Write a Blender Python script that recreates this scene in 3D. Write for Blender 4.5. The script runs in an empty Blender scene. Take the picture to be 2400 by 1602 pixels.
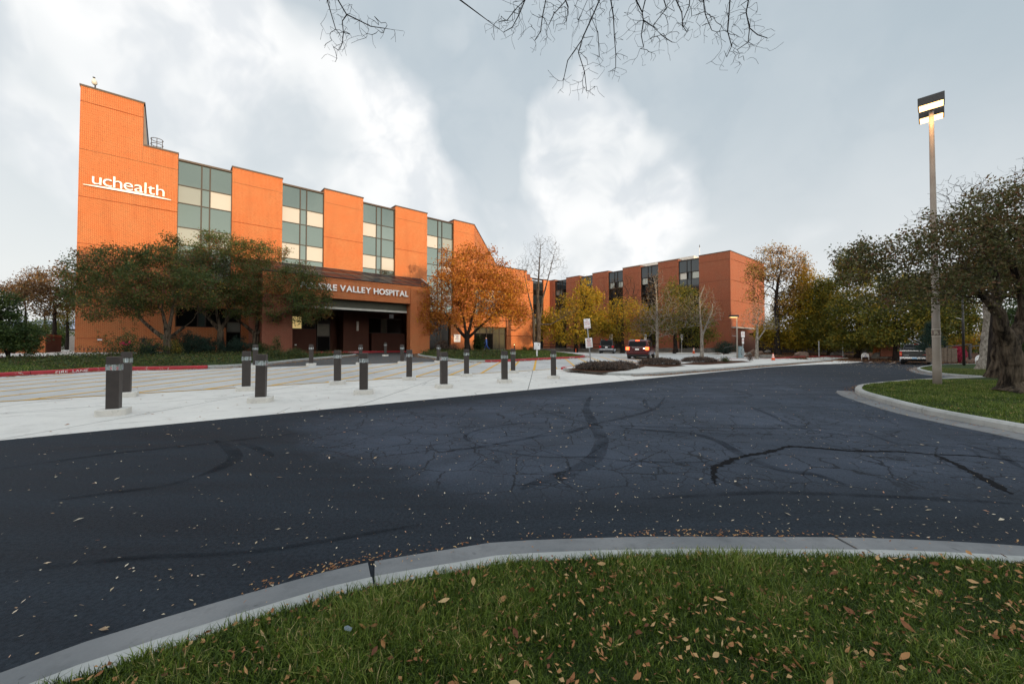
import bpy, bmesh, math, random
import numpy as np
from mathutils import Vector, Matrix
R = math.radians
rng = np.random.default_rng(7)
random.seed(7)
scene = bpy.context.scene
COL = scene.collection

# ------------------------------------------------------------------ camera
F_PX, EYE, PITCH = 933.0, 1.43, R(1.2)
HOR = 807.0
CY = HOR - F_PX * math.tan(PITCH)
cam_d = bpy.data.cameras.new("camera"); cam = bpy.data.objects.new("camera", cam_d); COL.objects.link(cam)
cam.location = (0, 0, EYE); cam.rotation_euler = (R(90) + PITCH, 0, 0)
cam_d.sensor_width = 36; cam_d.lens = 36 * F_PX / 2400
cam_d.shift_y = -(801 - CY) / 2400
cam_d.clip_start = 0.05; cam_d.clip_end = 4000
scene.camera = cam

# ------------------------------------------------------------------ light and sky
SUN_H = Vector((0.64, -0.768, 0)).normalized()
SUN_EL = R(5.0)
sd = bpy.data.lights.new("sun", 'SUN'); sun = bpy.data.objects.new("sun", sd); COL.objects.link(sun)
sd.energy = 2.75; sd.angle = R(0.55); sd.color = (1.0, 0.72, 0.40)
to_sun = Vector((SUN_H.x * math.cos(SUN_EL), SUN_H.y * math.cos(SUN_EL), math.sin(SUN_EL)))
sun.rotation_euler = to_sun.to_track_quat('Z', 'Y').to_euler()
sun.location = (20, -30, 40)

world = bpy.data.worlds.new("World"); scene.world = world; world.use_nodes = True
wt = world.node_tree; wt.nodes.clear()
def WN(t, **k):
    n = wt.nodes.new(t)
    for a, b in k.items(): setattr(n, a, b)
    return n
def wl(a, b): wt.links.new(a, b)
def wmath(op, a, b=None, c=None, clamp=False):
    n = WN('ShaderNodeMath', operation=op, use_clamp=clamp)
    for i, v in enumerate((a, b, c)):
        if v is None: continue
        if isinstance(v, (int, float)): n.inputs[i].default_value = v
        else: wl(v, n.inputs[i])
    return n.outputs[0]
def wrange(v, a, b, c=0, d=1):
    n = WN('ShaderNodeMapRange', interpolation_type='SMOOTHSTEP')
    wl(v, n.inputs[0])
    for i, q in enumerate((a, b, c, d)): n.inputs[i + 1].default_value = q
    return n.outputs[0]
def wmix(f, a, b):
    n = WN('ShaderNodeMix', data_type='RGBA')
    for s, v in ((0, f), (6, a), (7, b)):
        if isinstance(v, (int, float)): n.inputs[s].default_value = v
        elif isinstance(v, tuple): n.inputs[s].default_value = v + (1,)
        else: wl(v, n.inputs[s])
    return n.outputs[2]
tc = WN('ShaderNodeTexCoord')
sky = WN('ShaderNodeTexSky', sky_type='NISHITA'); sky.sun_disc = False
sky.sun_elevation = SUN_EL; sky.sun_rotation = math.atan2(SUN_H.x, SUN_H.y)
sky.dust_density = 2.0
nz = WN('ShaderNodeTexNoise'); nz.inputs['Scale'].default_value = 3.2; nz.inputs['Detail'].default_value = 4; nz.inputs['Roughness'].default_value = .5
wl(tc.outputs['Generated'], nz.inputs['Vector'])
off = WN('ShaderNodeVectorMath', operation='SUBTRACT'); wl(nz.outputs['Color'], off.inputs[0]); off.inputs[1].default_value = (.5, .5, .5)
sc_ = WN('ShaderNodeVectorMath', operation='SCALE'); wl(off.outputs[0], sc_.inputs[0]); sc_.inputs['Scale'].default_value = .20
ad = WN('ShaderNodeVectorMath', operation='ADD'); wl(tc.outputs['Generated'], ad.inputs[0]); wl(sc_.outputs[0], ad.inputs[1])
nrm = WN('ShaderNodeVectorMath', operation='NORMALIZE'); wl(ad.outputs[0], nrm.inputs[0])
# bright cloud masses: direction (from a point of the photograph), radius in degrees, strength
BL = [(430, 40, 7, .9), (520, 130, 8, 1.), (590, 210, 7, 1.), (540, 300, 7, .75), (660, 390, 5, .6), (90, 80, 6, .45), (250, 120, 9, .4),
      (330, 20, 6, .5), (880, 235, 5, .55), (960, 300, 4, .4), (950, 480, 6, .6), (760, 430, 6, .4),
      (1370, 235, 4.5, .8), (1350, 310, 5, .9), (1440, 390, 6.5, .85), (1290, 330, 5, .6), (1500, 520, 5.5, .9), (1430, 570, 7, .9), (1330, 600, 6, .7),
      (1560, 560, 5, .5), (1240, 640, 7, .6), (1560, 440, 5, .35), (1000, 420, 6, .7), (900, 330, 6, .6), (780, 300, 5, .6), (60, 200, 6, .5), (1480, 480, 6, .8), (350, 180, 6, .6), (60, 330, 4, .3), (150, 380, 4, .25), (1150, 580, 5, .3)]
acc = None
for (x, y, r, s) in BL:
    d = Vector(((x - 1200) / F_PX, 1, (HOR - y) / F_PX)).normalized()
    dot = WN('ShaderNodeVectorMath', operation='DOT_PRODUCT'); wl(nrm.outputs[0], dot.inputs[0]); dot.inputs[1].default_value = d
    g = wrange(dot.outputs['Value'], math.cos(R(r * 1.8)), math.cos(R(r * .1)), 0, s * .8)
    acc = g if acc is None else wmath('ADD', acc, g)
nf = WN('ShaderNodeTexNoise'); nf.inputs['Scale'].default_value = 4.2; nf.inputs['Detail'].default_value = 3.2; nf.inputs['Roughness'].default_value = .52
wl(nrm.outputs[0], nf.inputs['Vector'])
acc = wmath('MULTIPLY', acc, .75, clamp=True)
fld = wmath('ADD', wmath('MULTIPLY', acc, .72), wmath('MULTIPLY', wmath('SUBTRACT', nf.outputs['Fac'], .5), 1.7))
acc = wrange(fld, .06, 1.0)
# broken cloud over the rest of the sky
nz2 = WN('ShaderNodeTexNoise'); nz2.inputs['Scale'].default_value = 1.6; nz2.inputs['Detail'].default_value = 5
wl(nrm.outputs[0], nz2.inputs['Vector'])
sep = WN('ShaderNodeSeparateXYZ'); wl(tc.outputs['Generated'], sep.inputs[0])
behind = wrange(sep.outputs['Y'], .35, -.15, 0, 1)
broken = wmath('MULTIPLY', wrange(nz2.outputs['Fac'], .46, .66), behind)
soft = wmath('MULTIPLY', wrange(nz2.outputs['Fac'], .38, .72), .2)
dens = wmath('MAXIMUM', wmath('MAXIMUM', acc, broken), soft)
elev = wrange(sep.outputs['Z'], 0.0, .5)
zen = (3.0, 3.52, 3.9); hz = (5.35, 5.45, 5.5)
veil = wmix(elev, hz, zen)
leftside = wmath('MULTIPLY', wrange(sep.outputs['X'], -.05, -.7), .45)
veil = wmix(leftside, veil, (5.2, 5.35, 5.4))
veil = wmix(.12, veil, sky.outputs[0])
ns_ = WN('ShaderNodeTexNoise'); ns_.inputs['Scale'].default_value = 7; ns_.inputs['Detail'].default_value = 4; ns_.inputs['Roughness'].default_value = .55
wl(nrm.outputs[0], ns_.inputs['Vector'])
cc = wmix(wrange(ns_.outputs['Fac'], .36, .58), (4.75, 4.95, 5.15), (6.1, 6.12, 6.1))
colr = wmix(dens, veil, cc)
# the sky brightens steadily from the east in view to the sunset side and overhead
gain = wmath('ADD', wmath('MULTIPLY', wmath('MAXIMUM', wmath('MULTIPLY', wrange(sep.outputs['Y'], .48, -.45), wrange(sep.outputs['Z'], .06, .46, 1.35, .42)), wmath('MULTIPLY', wrange(sep.outputs['Z'], .64, .98), .75)), 1.7), 1.0)
warm = wmath('MULTIPLY', wrange(sep.outputs['Y'], .1, -.9), wrange(sep.outputs['Z'], .5, .0))
colr = wmix(wmath('MULTIPLY', warm, .6), colr, (6.6, 5.6, 4.2))
vs_ = WN('ShaderNodeVectorMath', operation='SCALE'); wl(colr, vs_.inputs[0]); wl(gain, vs_.inputs['Scale']); colr = vs_.outputs[0]
bg = WN('ShaderNodeBackground'); bg.inputs['Strength'].default_value = 0.1
wl(colr, bg.inputs['Color'])
wo = WN('ShaderNodeOutputWorld'); wl(bg.outputs[0], wo.inputs['Surface'])

scene.view_settings.view_transform = 'Standard'; scene.view_settings.look = 'None'
scene.view_settings.exposure = 0.78; scene.view_settings.gamma = 1
scene.view_settings.use_curve_mapping = False
scene.cycles.max_bounces = 8; scene.cycles.transparent_max_bounces = 12

# ------------------------------------------------------------------ place helpers
C0 = Vector((-32.96, 30.0)); AV = Vector((.7559, .6547)); BV = Vector((-.6547, .7559))
ROT = math.atan2(.6547, .7559)
def FW(a, b):
    p = C0 + AV * a + BV * b
    return p.x, p.y
def ab(x, y):
    d = Vector((x, y)) - C0
    return d.dot(AV), d.dot(BV)
def smooth(x, e0, e1):
    t = min(1, max(0, (x - e0) / (e1 - e0))); return t * t * (3 - 2 * t)
UK = np.array([-60, 0, 11, 20.5, 30, 33.5, 400]); UZ = np.array([.6, .57, .42, .25, .05, 0, 0])
def gz(x, y):
    a, b = ab(x, y)
    return float(np.interp(-b, UK, UZ)) * (1 - .7 * smooth(a, 44, 54)) - .42 * smooth(x, 14, 38) * smooth(y, 14, 28) * (1 - smooth(y, 42, 60))
def gza(P):
    d = P[:, :2] - np.array([C0.x, C0.y])
    a = d @ np.array([AV.x, AV.y]); b = d @ np.array([BV.x, BV.y])
    t = np.clip((a - 44) / 10, 0, 1)
    sm = lambda v, e0, e1: (lambda q: q * q * (3 - 2 * q))(np.clip((v - e0) / (e1 - e0), 0, 1))
    return np.interp(-b, UK, UZ) * (1 - .7 * t * t * (3 - 2 * t)) - .42 * sm(P[:, 0], 14, 38) * sm(P[:, 1], 14, 28) * (1 - sm(P[:, 1], 42, 60))
cp_, sp_ = math.cos(PITCH), math.sin(PITCH)
def ray(px, py):
    rx, ry, rz = (px - 1200) / F_PX, 1.0, -(py - CY) / F_PX
    return Vector((rx, ry * cp_ - rz * sp_, ry * sp_ + rz * cp_))
def AT(px, py, Y):
    d = ray(px, py); k = Y / d.y
    return Vector((d.x * k, Y, EYE + d.z * k))
def G(px, py, dz=0.0):
    d = ray(px, py)
    lo, hi = 0.5, 200.0
    for _ in range(50):
        m = (lo + hi) / 2
        x, y, z = d.x * m, d.y * m, EYE + d.z * m
        if z > gz(x, y) + dz: lo = m
        else: hi = m
    return Vector((d.x * lo, d.y * lo, gz(d.x * lo, d.y * lo) + dz))
def XP(px, Y): return (px - 1200) / F_PX * Y

# ------------------------------------------------------------------ object helpers
def tag(o, label=None, cat=None, group=None, kind=None):
    if label: o['label'] = label
    if cat: o['category'] = cat
    if group: o['group'] = group
    if kind: o['kind'] = kind
    return o
def empty(name, loc=(0, 0, 0), rz=0, **k):
    o = bpy.data.objects.new(name, None); COL.objects.link(o)
    o.location = loc; o.rotation_euler = (0, 0, rz); o.empty_display_size = .3
    return tag(o, **k)
def link(name, me, mat=None, parent=None, loc=None, **k):
    o = bpy.data.objects.new(name, me); COL.objects.link(o)
    if mat is not None and len(me.materials) == 0: me.materials.append(mat)
    if parent is not None: o.parent = parent
    if loc is not None: o.location = loc
    return tag(o, **k)
def copy_tree(o, parent=None):
    c = o.copy(); COL.objects.link(c)
    if parent is not None: c.parent = parent
    for ch in list(o.children): copy_tree(ch, c)
    return c

class MB:
    def __init__(s): s.v = []; s.f = []; s.m = []; s.mi = 0
    def add(s, vs, fs):
        n = len(s.v); s.v += [tuple(p) for p in vs]; s.f += [tuple(i + n for i in f) for f in fs]; s.m += [s.mi] * len(fs); return s
    def box(s, x0, x1, y0, y1, z0, z1):
        x0, x1 = min(x0, x1), max(x0, x1); y0, y1 = min(y0, y1), max(y0, y1); z0, z1 = min(z0, z1), max(z0, z1)
        return s.add([(x0, y0, z0), (x1, y0, z0), (x1, y1, z0), (x0, y1, z0), (x0, y0, z1), (x1, y0, z1), (x1, y1, z1), (x0, y1, z1)],
                     [(0, 3, 2, 1), (4, 5, 6, 7), (0, 1, 5, 4), (1, 2, 6, 5), (2, 3, 7, 6), (3, 0, 4, 7)])
    def prism(s, pts, z0, z1):  # pts counter-clockwise, z0/z1 numbers or lists
        n = len(pts)
        a = z0 if isinstance(z0, (list, tuple)) else [z0] * n; b = z1 if isinstance(z1, (list, tuple)) else [z1] * n
        vs = [(p[0], p[1], a[i]) for i, p in enumerate(pts)] + [(p[0], p[1], b[i]) for i, p in enumerate(pts)]
        return s.add(vs, [tuple(range(n))[::-1], tuple(range(n, 2 * n))] + [(i, (i + 1) % n, n + (i + 1) % n, n + i) for i in range(n)])
    def tube(s, pts, rad, k=8, caps=True):
        pts = [Vector(p) for p in pts]; n = len(pts)
        if not isinstance(rad, (list, tuple)): rad = [rad] * n
        vs = []; up = None
        for i, p in enumerate(pts):
            t = (pts[min(i + 1, n - 1)] - pts[max(i - 1, 0)]).normalized()
            if up is None: up = Vector((1, 0, 0)) if abs(t.x) < .9 else Vector((0, 1, 0))
            u = (up - t * up.dot(t)).normalized(); w = t.cross(u); up = u
            for j in range(k):
                a = 2 * math.pi * j / k
                vs.append(p + u * math.cos(a) * rad[i] + w * math.sin(a) * rad[i])
        fs = [(i * k + j, i * k + (j + 1) % k, (i + 1) * k + (j + 1) % k, (i + 1) * k + j) for i in range(n - 1) for j in range(k)]
        if caps: fs += [tuple(range(k))[::-1], tuple(range((n - 1) * k, n * k))]
        return s.add(vs, fs)
    def bar(s, a, b, w, h):
        a = Vector(a); b = Vector(b); t = (b - a).normalized()
        u = t.cross(Vector((0, 0, 1)))
        if u.length < .01: u = Vector((1, 0, 0))
        u.normalize(); w_ = u.cross(t).normalized()
        vs = [p + u * (sx * w / 2) + w_ * (sy * h / 2) for p in (a, b) for sx, sy in ((-1, -1), (1, -1), (1, 1), (-1, 1))]
        return s.add(vs, [(0, 1, 2, 3), (7, 6, 5, 4), (0, 4, 5, 1), (1, 5, 6, 2), (2, 6, 7, 3), (3, 7, 4, 0)])
    def mesh(s, name, mats=(), smooth=False, uv=True, bevel=0):
        me = bpy.data.meshes.new(name); me.from_pydata(s.v, [], s.f)
        for m in mats: me.materials.append(m)
        if len(mats) > 1: me.polygons.foreach_set('material_index', s.m)
        bm = bmesh.new(); bm.from_mesh(me); bmesh.ops.recalc_face_normals(bm, faces=bm.faces)
        if bevel: bmesh.ops.bevel(bm, geom=list(bm.edges), offset=bevel, segments=2, affect='EDGES', profile=.6)
        bm.to_mesh(me); bm.free()
        if smooth: me.polygons.foreach_set('use_smooth', [True] * len(me.polygons))
        if uv: box_uv(me)
        me.update(); return me
    def obj(s, name, mat, parent=None, smooth=False, bevel=0, loc=None, **k):
        mats = mat if isinstance(mat, (list, tuple)) else [mat]
        return link(name, s.mesh(name, mats, smooth, True, bevel), None, parent, loc, **k)
def box_uv(me):
    if not len(me.polygons): return
    uvl = me.uv_layers.new(name='UVMap')
    nl = len(me.loops)
    vi = np.empty(nl, np.int32); me.loops.foreach_get('vertex_index', vi)
    co = np.empty(len(me.vertices) * 3, np.float32); me.vertices.foreach_get('co', co); co = co.reshape(-1, 3)[vi]
    pn = np.empty(len(me.polygons) * 3, np.float32); me.polygons.foreach_get('normal', pn); pn = pn.reshape(-1, 3)
    lt = np.empty(len(me.polygons), np.int32); me.polygons.foreach_get('loop_total', lt)
    n = np.repeat(pn, lt, axis=0)
    flat = np.abs(n[:, 2]) > .75
    h = np.stack([-n[:, 1], n[:, 0]], 1); ln = np.linalg.norm(h, axis=1, keepdims=True); h = h / np.maximum(ln, 1e-5)
    u = np.where(flat, co[:, 0], (co[:, :2] * h).sum(1)); v = np.where(flat, co[:, 1], co[:, 2])
    uvl.data.foreach_set('uv', np.stack([u, v], 1).astype(np.float32).ravel())
def np_mesh(name, V, Fq, attr=None, smooth=False):
    """V (n,3), Fq (m,k) constant-size faces"""
    me = bpy.data.meshes.new(name)
    k = Fq.shape[1]; m = len(Fq)
    me.vertices.add(len(V)); me.vertices.foreach_set('co', V.astype(np.float32).ravel())
    me.loops.add(m * k); me.loops.foreach_set('vertex_index', Fq.astype(np.int32).ravel())
    me.polygons.add(m); me.polygons.foreach_set('loop_start', np.arange(0, m * k, k, dtype=np.int32)); me.polygons.foreach_set('loop_total', np.full(m, k, np.int32))
    if smooth: me.polygons.foreach_set('use_smooth', np.ones(m, bool))
    me.update(calc_edges=True)
    if attr is not None:
        at = me.attributes.new('rnd', 'FLOAT', 'POINT'); at.data.foreach_set('value', attr.astype(np.float32))
    return me

# ------------------------------------------------------------------ materials
MATS = {}
class NT:
    def __init__(s, name):
        s.m = bpy.data.materials.new(name); s.m.use_nodes = True; s.t = s.m.node_tree
        s.b = s.t.nodes['Principled BSDF']; MATS[name] = s.m
    def n(s, t, **k):
        n = s.t.nodes.new(t)
        for a, b in k.items(): setattr(n, a, b)
        return n
    def l(s, a, b): s.t.links.new(a, b)
    def set(s, sock, v):
        if isinstance(v, (int, float)): sock.default_value = v
        elif isinstance(v, tuple): sock.default_value = v + (1,) if len(v) == 3 and sock.type == 'RGBA' else v
        else: s.l(v, sock)
    def coord(s, out='Object'): return s.n('ShaderNodeTexCoord').outputs[out]
    def pos(s): return s.n('ShaderNodeNewGeometry').outputs['Position']
    def noise(s, scale, detail=4, vec=None, rough=.55, out='Fac'):
        n = s.n('ShaderNodeTexNoise'); n.inputs['Scale'].default_value = scale; n.inputs['Detail'].default_value = detail; n.inputs['Roughness'].default_value = rough
        if vec is not None: s.l(vec, n.inputs['Vector'])
        return n.outputs[out]
    def rng(s, v, a, b, c=0, d=1):
        n = s.n('ShaderNodeMapRange'); s.l(v, n.inputs[0])
        for i, q in enumerate((a, b, c, d)): n.inputs[i + 1].default_value = q
        return n.outputs[0]
    def mix(s, f, a, b, mode='MIX'):
        n = s.n('ShaderNodeMix', data_type='RGBA', blend_type=mode)
        s.set(n.inputs[0], f); s.set(n.inputs[6], a); s.set(n.inputs[7], b); return n.outputs[2]
    def math(s, op, a, b=0.0, clamp=False):
        n = s.n('ShaderNodeMath', operation=op, use_clamp=clamp); s.set(n.inputs[0], a); s.set(n.inputs[1], b); return n.outputs[0]
    def ramp(s, v, stops):
        n = s.n('ShaderNodeValToRGB'); s.l(v, n.inputs[0]); e = n.color_ramp.elements
        while len(e) < len(stops): e.new(.5)
        for i, (p, c) in enumerate(stops): e[i].position = p; e[i].color = c + (1,)
        return n.outputs[0]
    def col(s, v): s.set(s.b.inputs['Base Color'], v); return s
    def rough(s, v): s.set(s.b.inputs['Roughness'], v); return s
    def bump(s, h, strength=.3, dist=.02):
        n = s.n('ShaderNodeBump'); n.inputs['Strength'].default_value = strength; n.inputs['Distance'].default_value = dist
        s.l(h, n.inputs['Height']); s.l(n.outputs[0], s.b.inputs['Normal']); return s
def simple(name, c, rough=.6, metal=0, var=.15, scale=3, spec=.5):
    q = NT(name); v = q.pos()
    d = tuple(x * (1 - var) for x in c); u = tuple(min(1, x * (1 + var)) for x in c)
    q.col(q.mix(q.rng(q.noise(scale, 5, v), .3, .7), d, u)).rough(rough); q.b.inputs['Metallic'].default_value = metal
    q.b.inputs['Specular IOR Level'].default_value = spec
    return q.m
def brick_mat(name, c1, c2, mortar, vein=.9):
    q = NT(name); uv = q.coord('UV')
    b = q.n('ShaderNodeTexBrick'); q.l(uv, b.inputs['Vector'])
    b.inputs['Scale'].default_value = 1; b.inputs['Brick Width'].default_value = .2133; b.inputs['Row Height'].default_value = .0677
    b.inputs['Mortar Size'].default_value = .0078; b.inputs['Mortar Smooth'].default_value = .15; b.inputs['Bias'].default_value = 0
    n = q.noise(.55, 5, uv); n2 = q.noise(7, 3, uv)
    q.set(b.inputs['Color1'], q.mix(n2, c1, c2)); q.set(b.inputs['Color2'], q.mix(q.rng(n2, .3, .7), tuple(x * .55 for x in c2), c1))
    q.set(b.inputs['Mortar'], mortar)
    # pale bloom and darker weathering in soft patches
    c = q.mix(q.math('MULTIPLY', q.rng(n, .35, .75), .35), b.outputs['Color'], tuple(min(1, x * 1.12) for x in c1))
    st = q.n('ShaderNodeMapping'); q.l(uv, st.inputs['Vector']); st.inputs['Scale'].default_value = (1.2, .12, 1)
    c = q.mix(q.math('MULTIPLY', q.rng(q.noise(1.1, 4, st.outputs[0]), .5, .8), .22), c, tuple(x * .55 for x in c2))
    q.col(c).rough(.85); q.b.inputs['Specular IOR Level'].default_value = .2
    inv = q.math('SUBTRACT', 1.0, b.outputs['Fac']); q.bump(inv, .5, .006)
    return q.m
M_BRICK = brick_mat('red_brick', (.42, .088, .022), (.30, .056, .017), (.62, .37, .17))
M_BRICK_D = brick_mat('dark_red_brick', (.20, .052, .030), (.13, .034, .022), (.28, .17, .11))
M_BRONZE = simple('bronze_aluminium', (.022, .014, .010), .6, 0)
M_COPING = simple('brown_metal_coping', (.045, .028, .020), .55, 0)
M_BRICK_SHADE = brick_mat('shade_toned_brick', (.085, .026, .018), (.05, .016, .012), (.12, .075, .05))  # portico and wall-return shade put into the brick colour
M_BRICK_W = brick_mat('brown_red_wing_brick', (.27, .066, .030), (.19, .043, .022), (.36, .21, .13))
def glass_mat(name, c, rough=.03, spec=.9, coat=.0, metal=0.0, wav=.12):
    q = NT(name); q.col(c).rough(rough); q.b.inputs['Specular IOR Level'].default_value = spec
    q.b.inputs['IOR'].default_value = 1.5; q.b.inputs['Metallic'].default_value = metal
    q.bump(q.noise(.8, 3, q.pos()), wav, .03)
    return q.m
M_SPAN = glass_mat('green_grey_spandrel_glass', (.105, .135, .12), .04, metal=.78)
M_OPEN = glass_mat('dark_tinted_window_glass', (.12, .155, .14), .03, metal=.62)
M_BLIND = glass_mat('window_glass_over_cream_blind', (.40, .375, .325), .10, .5, metal=.12)
M_BLIND2 = glass_mat('window_glass_over_grey_blind', (.22, .23, .20), .08, .5, metal=.25)
M_BLACKG = glass_mat('black_ground_floor_glass', (.006, .006, .006), .10, .15)
M_SPANW = glass_mat('black_blue_wing_glass', (.016, .023, .027), .06, .4, metal=.15)
M_SKYL = glass_mat('bronze_skylight_glass', (.024, .010, .014), .35, .08, wav=.4)
M_SKYLB = glass_mat('blue_black_skylight_glass', (.007, .009, .017), .35, .08, wav=.4)
M_DIMB = glass_mat('glass_over_dim_olive_blind', (.07, .065, .045), .08, .3)
M_WARM = NT('lit_window_behind_glass'); M_WARM.col((.7, .55, .25)); M_WARM.b.inputs['Emission Color'].default_value = (1, .72, .28, 1); M_WARM.b.inputs['Emission Strength'].default_value = .25; M_WARM = M_WARM.m
M_WHITE = simple('white_sign_letter', (.82, .80, .77), .45)
M_TRIM = simple('pale_grey_metal_trim', (.42, .42, .38), .5)
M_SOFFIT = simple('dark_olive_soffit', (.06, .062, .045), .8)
M_BLACK = simple('black_interior', (.012, .011, .010), .9)
M_PANELW = simple('light_beige_metal', (.55, .52, .46), .5)
M_DARKMET = simple('dark_painted_steel', (.03, .028, .027), .45, .2)

def pavement(name, base, stain, dark, sc=1.0, crack=True, rough=.85):
    q = NT(name); v = q.pos()
    n1 = q.noise(.35 * sc, 6, v); n2 = q.noise(2.2 * sc, 6, v, .65); n3 = q.noise(60, 3, v)
    c = q.mix(q.rng(n1, .35, .68), base, stain)
    c = q.mix(q.math('MULTIPLY', q.rng(n2, .5, .78), .55), c, dark)
    c = q.mix(q.math('MULTIPLY', q.rng(n3, .3, .7), .16), c, tuple(x * .5 for x in base))
    sp = q.rng(q.noise(9, 2, v), .70, .76); c = q.mix(q.math('MULTIPLY', sp, .5), c, tuple(x * .35 for x in dark))
    if crack:
        wv = q.mix(.12, v, q.noise(1.3, 5, v, out='Color'), 'ADD')
        vo = q.n('ShaderNodeTexVoronoi', feature='DISTANCE_TO_EDGE'); q.l(wv, vo.inputs['Vector']); vo.inputs['Scale'].default_value = .33
        k = q.math('MULTIPLY', q.rng(vo.outputs['Distance'], .0045, .001), q.rng(q.noise(.4, 2, v), .5, .56))
        c = q.mix(k, c, tuple(x * .22 for x in base))
    q.col(c).rough(rough); q.bump(n3, .25, .006); q.b.inputs['Specular IOR Level'].default_value = .25
    return q.m
M_CONC = pavement('weathered_concrete', (.66, .63, .58), (.56, .535, .50), (.37, .345, .31))
M_CONC2 = pavement('grey_drive_concrete', (.52, .505, .48), (.38, .375, .365), (.25, .245, .24), .6)
M_CURB = pavement('curb_concrete', (.40, .40, .38), (.28, .285, .27), (.14, .14, .13), 3, False)
M_GUT = pavement('gutter_concrete', (.20, .20, .20), (.135, .14, .145), (.075, .078, .08), 3, False)
M_WALK = pavement('pale_walk_concrete', (.62, .595, .55), (.52, .50, .465), (.36, .34, .31), 1, False)
M_DASPH = pavement('dark_grey_asphalt', (.09, .088, .085), (.065, .064, .063), (.045, .045, .045), 1, False)
M_PAD = pavement('bollard_footing_concrete', (.66, .63, .57), (.55, .53, .49), (.34, .33, .31), 4, False)
def red_curb():
    q = NT('red_painted_curb'); v = q.pos()
    chip = q.rng(q.noise(5, 5, v, .7), .60, .66)
    c = q.mix(q.rng(q.noise(2, 4, v), .3, .7), (.42, .02, .03), (.30, .018, .028))
    c = q.mix(chip, c, (.5, .38, .34)); q.col(c).rough(.6); q.bump(q.noise(25, 3, v), .3, .01); return q.m
M_RED = red_curb()
M_PURP = simple('faded_maroon_curb', (.16, .035, .05), .7)
M_YEL = NT('worn_yellow_paint'); _v = M_YEL.pos()
M_YEL.col(M_YEL.mix(M_YEL.rng(M_YEL.noise(6, 6, _v, .7), .54, .74), (.62, .33, .02), (.46, .36, .2))).rough(.7); M_YEL = M_YEL.m
M_WPAINT = NT('worn_white_paint'); _v = M_WPAINT.pos()
M_WPAINT.col(M_WPAINT.mix(M_WPAINT.rng(M_WPAINT.noise(8, 6, _v, .7), .48, .66), (.62, .62, .62), (.12, .12, .12))).rough(.7); M_WPAINT = M_WPAINT.m

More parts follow.
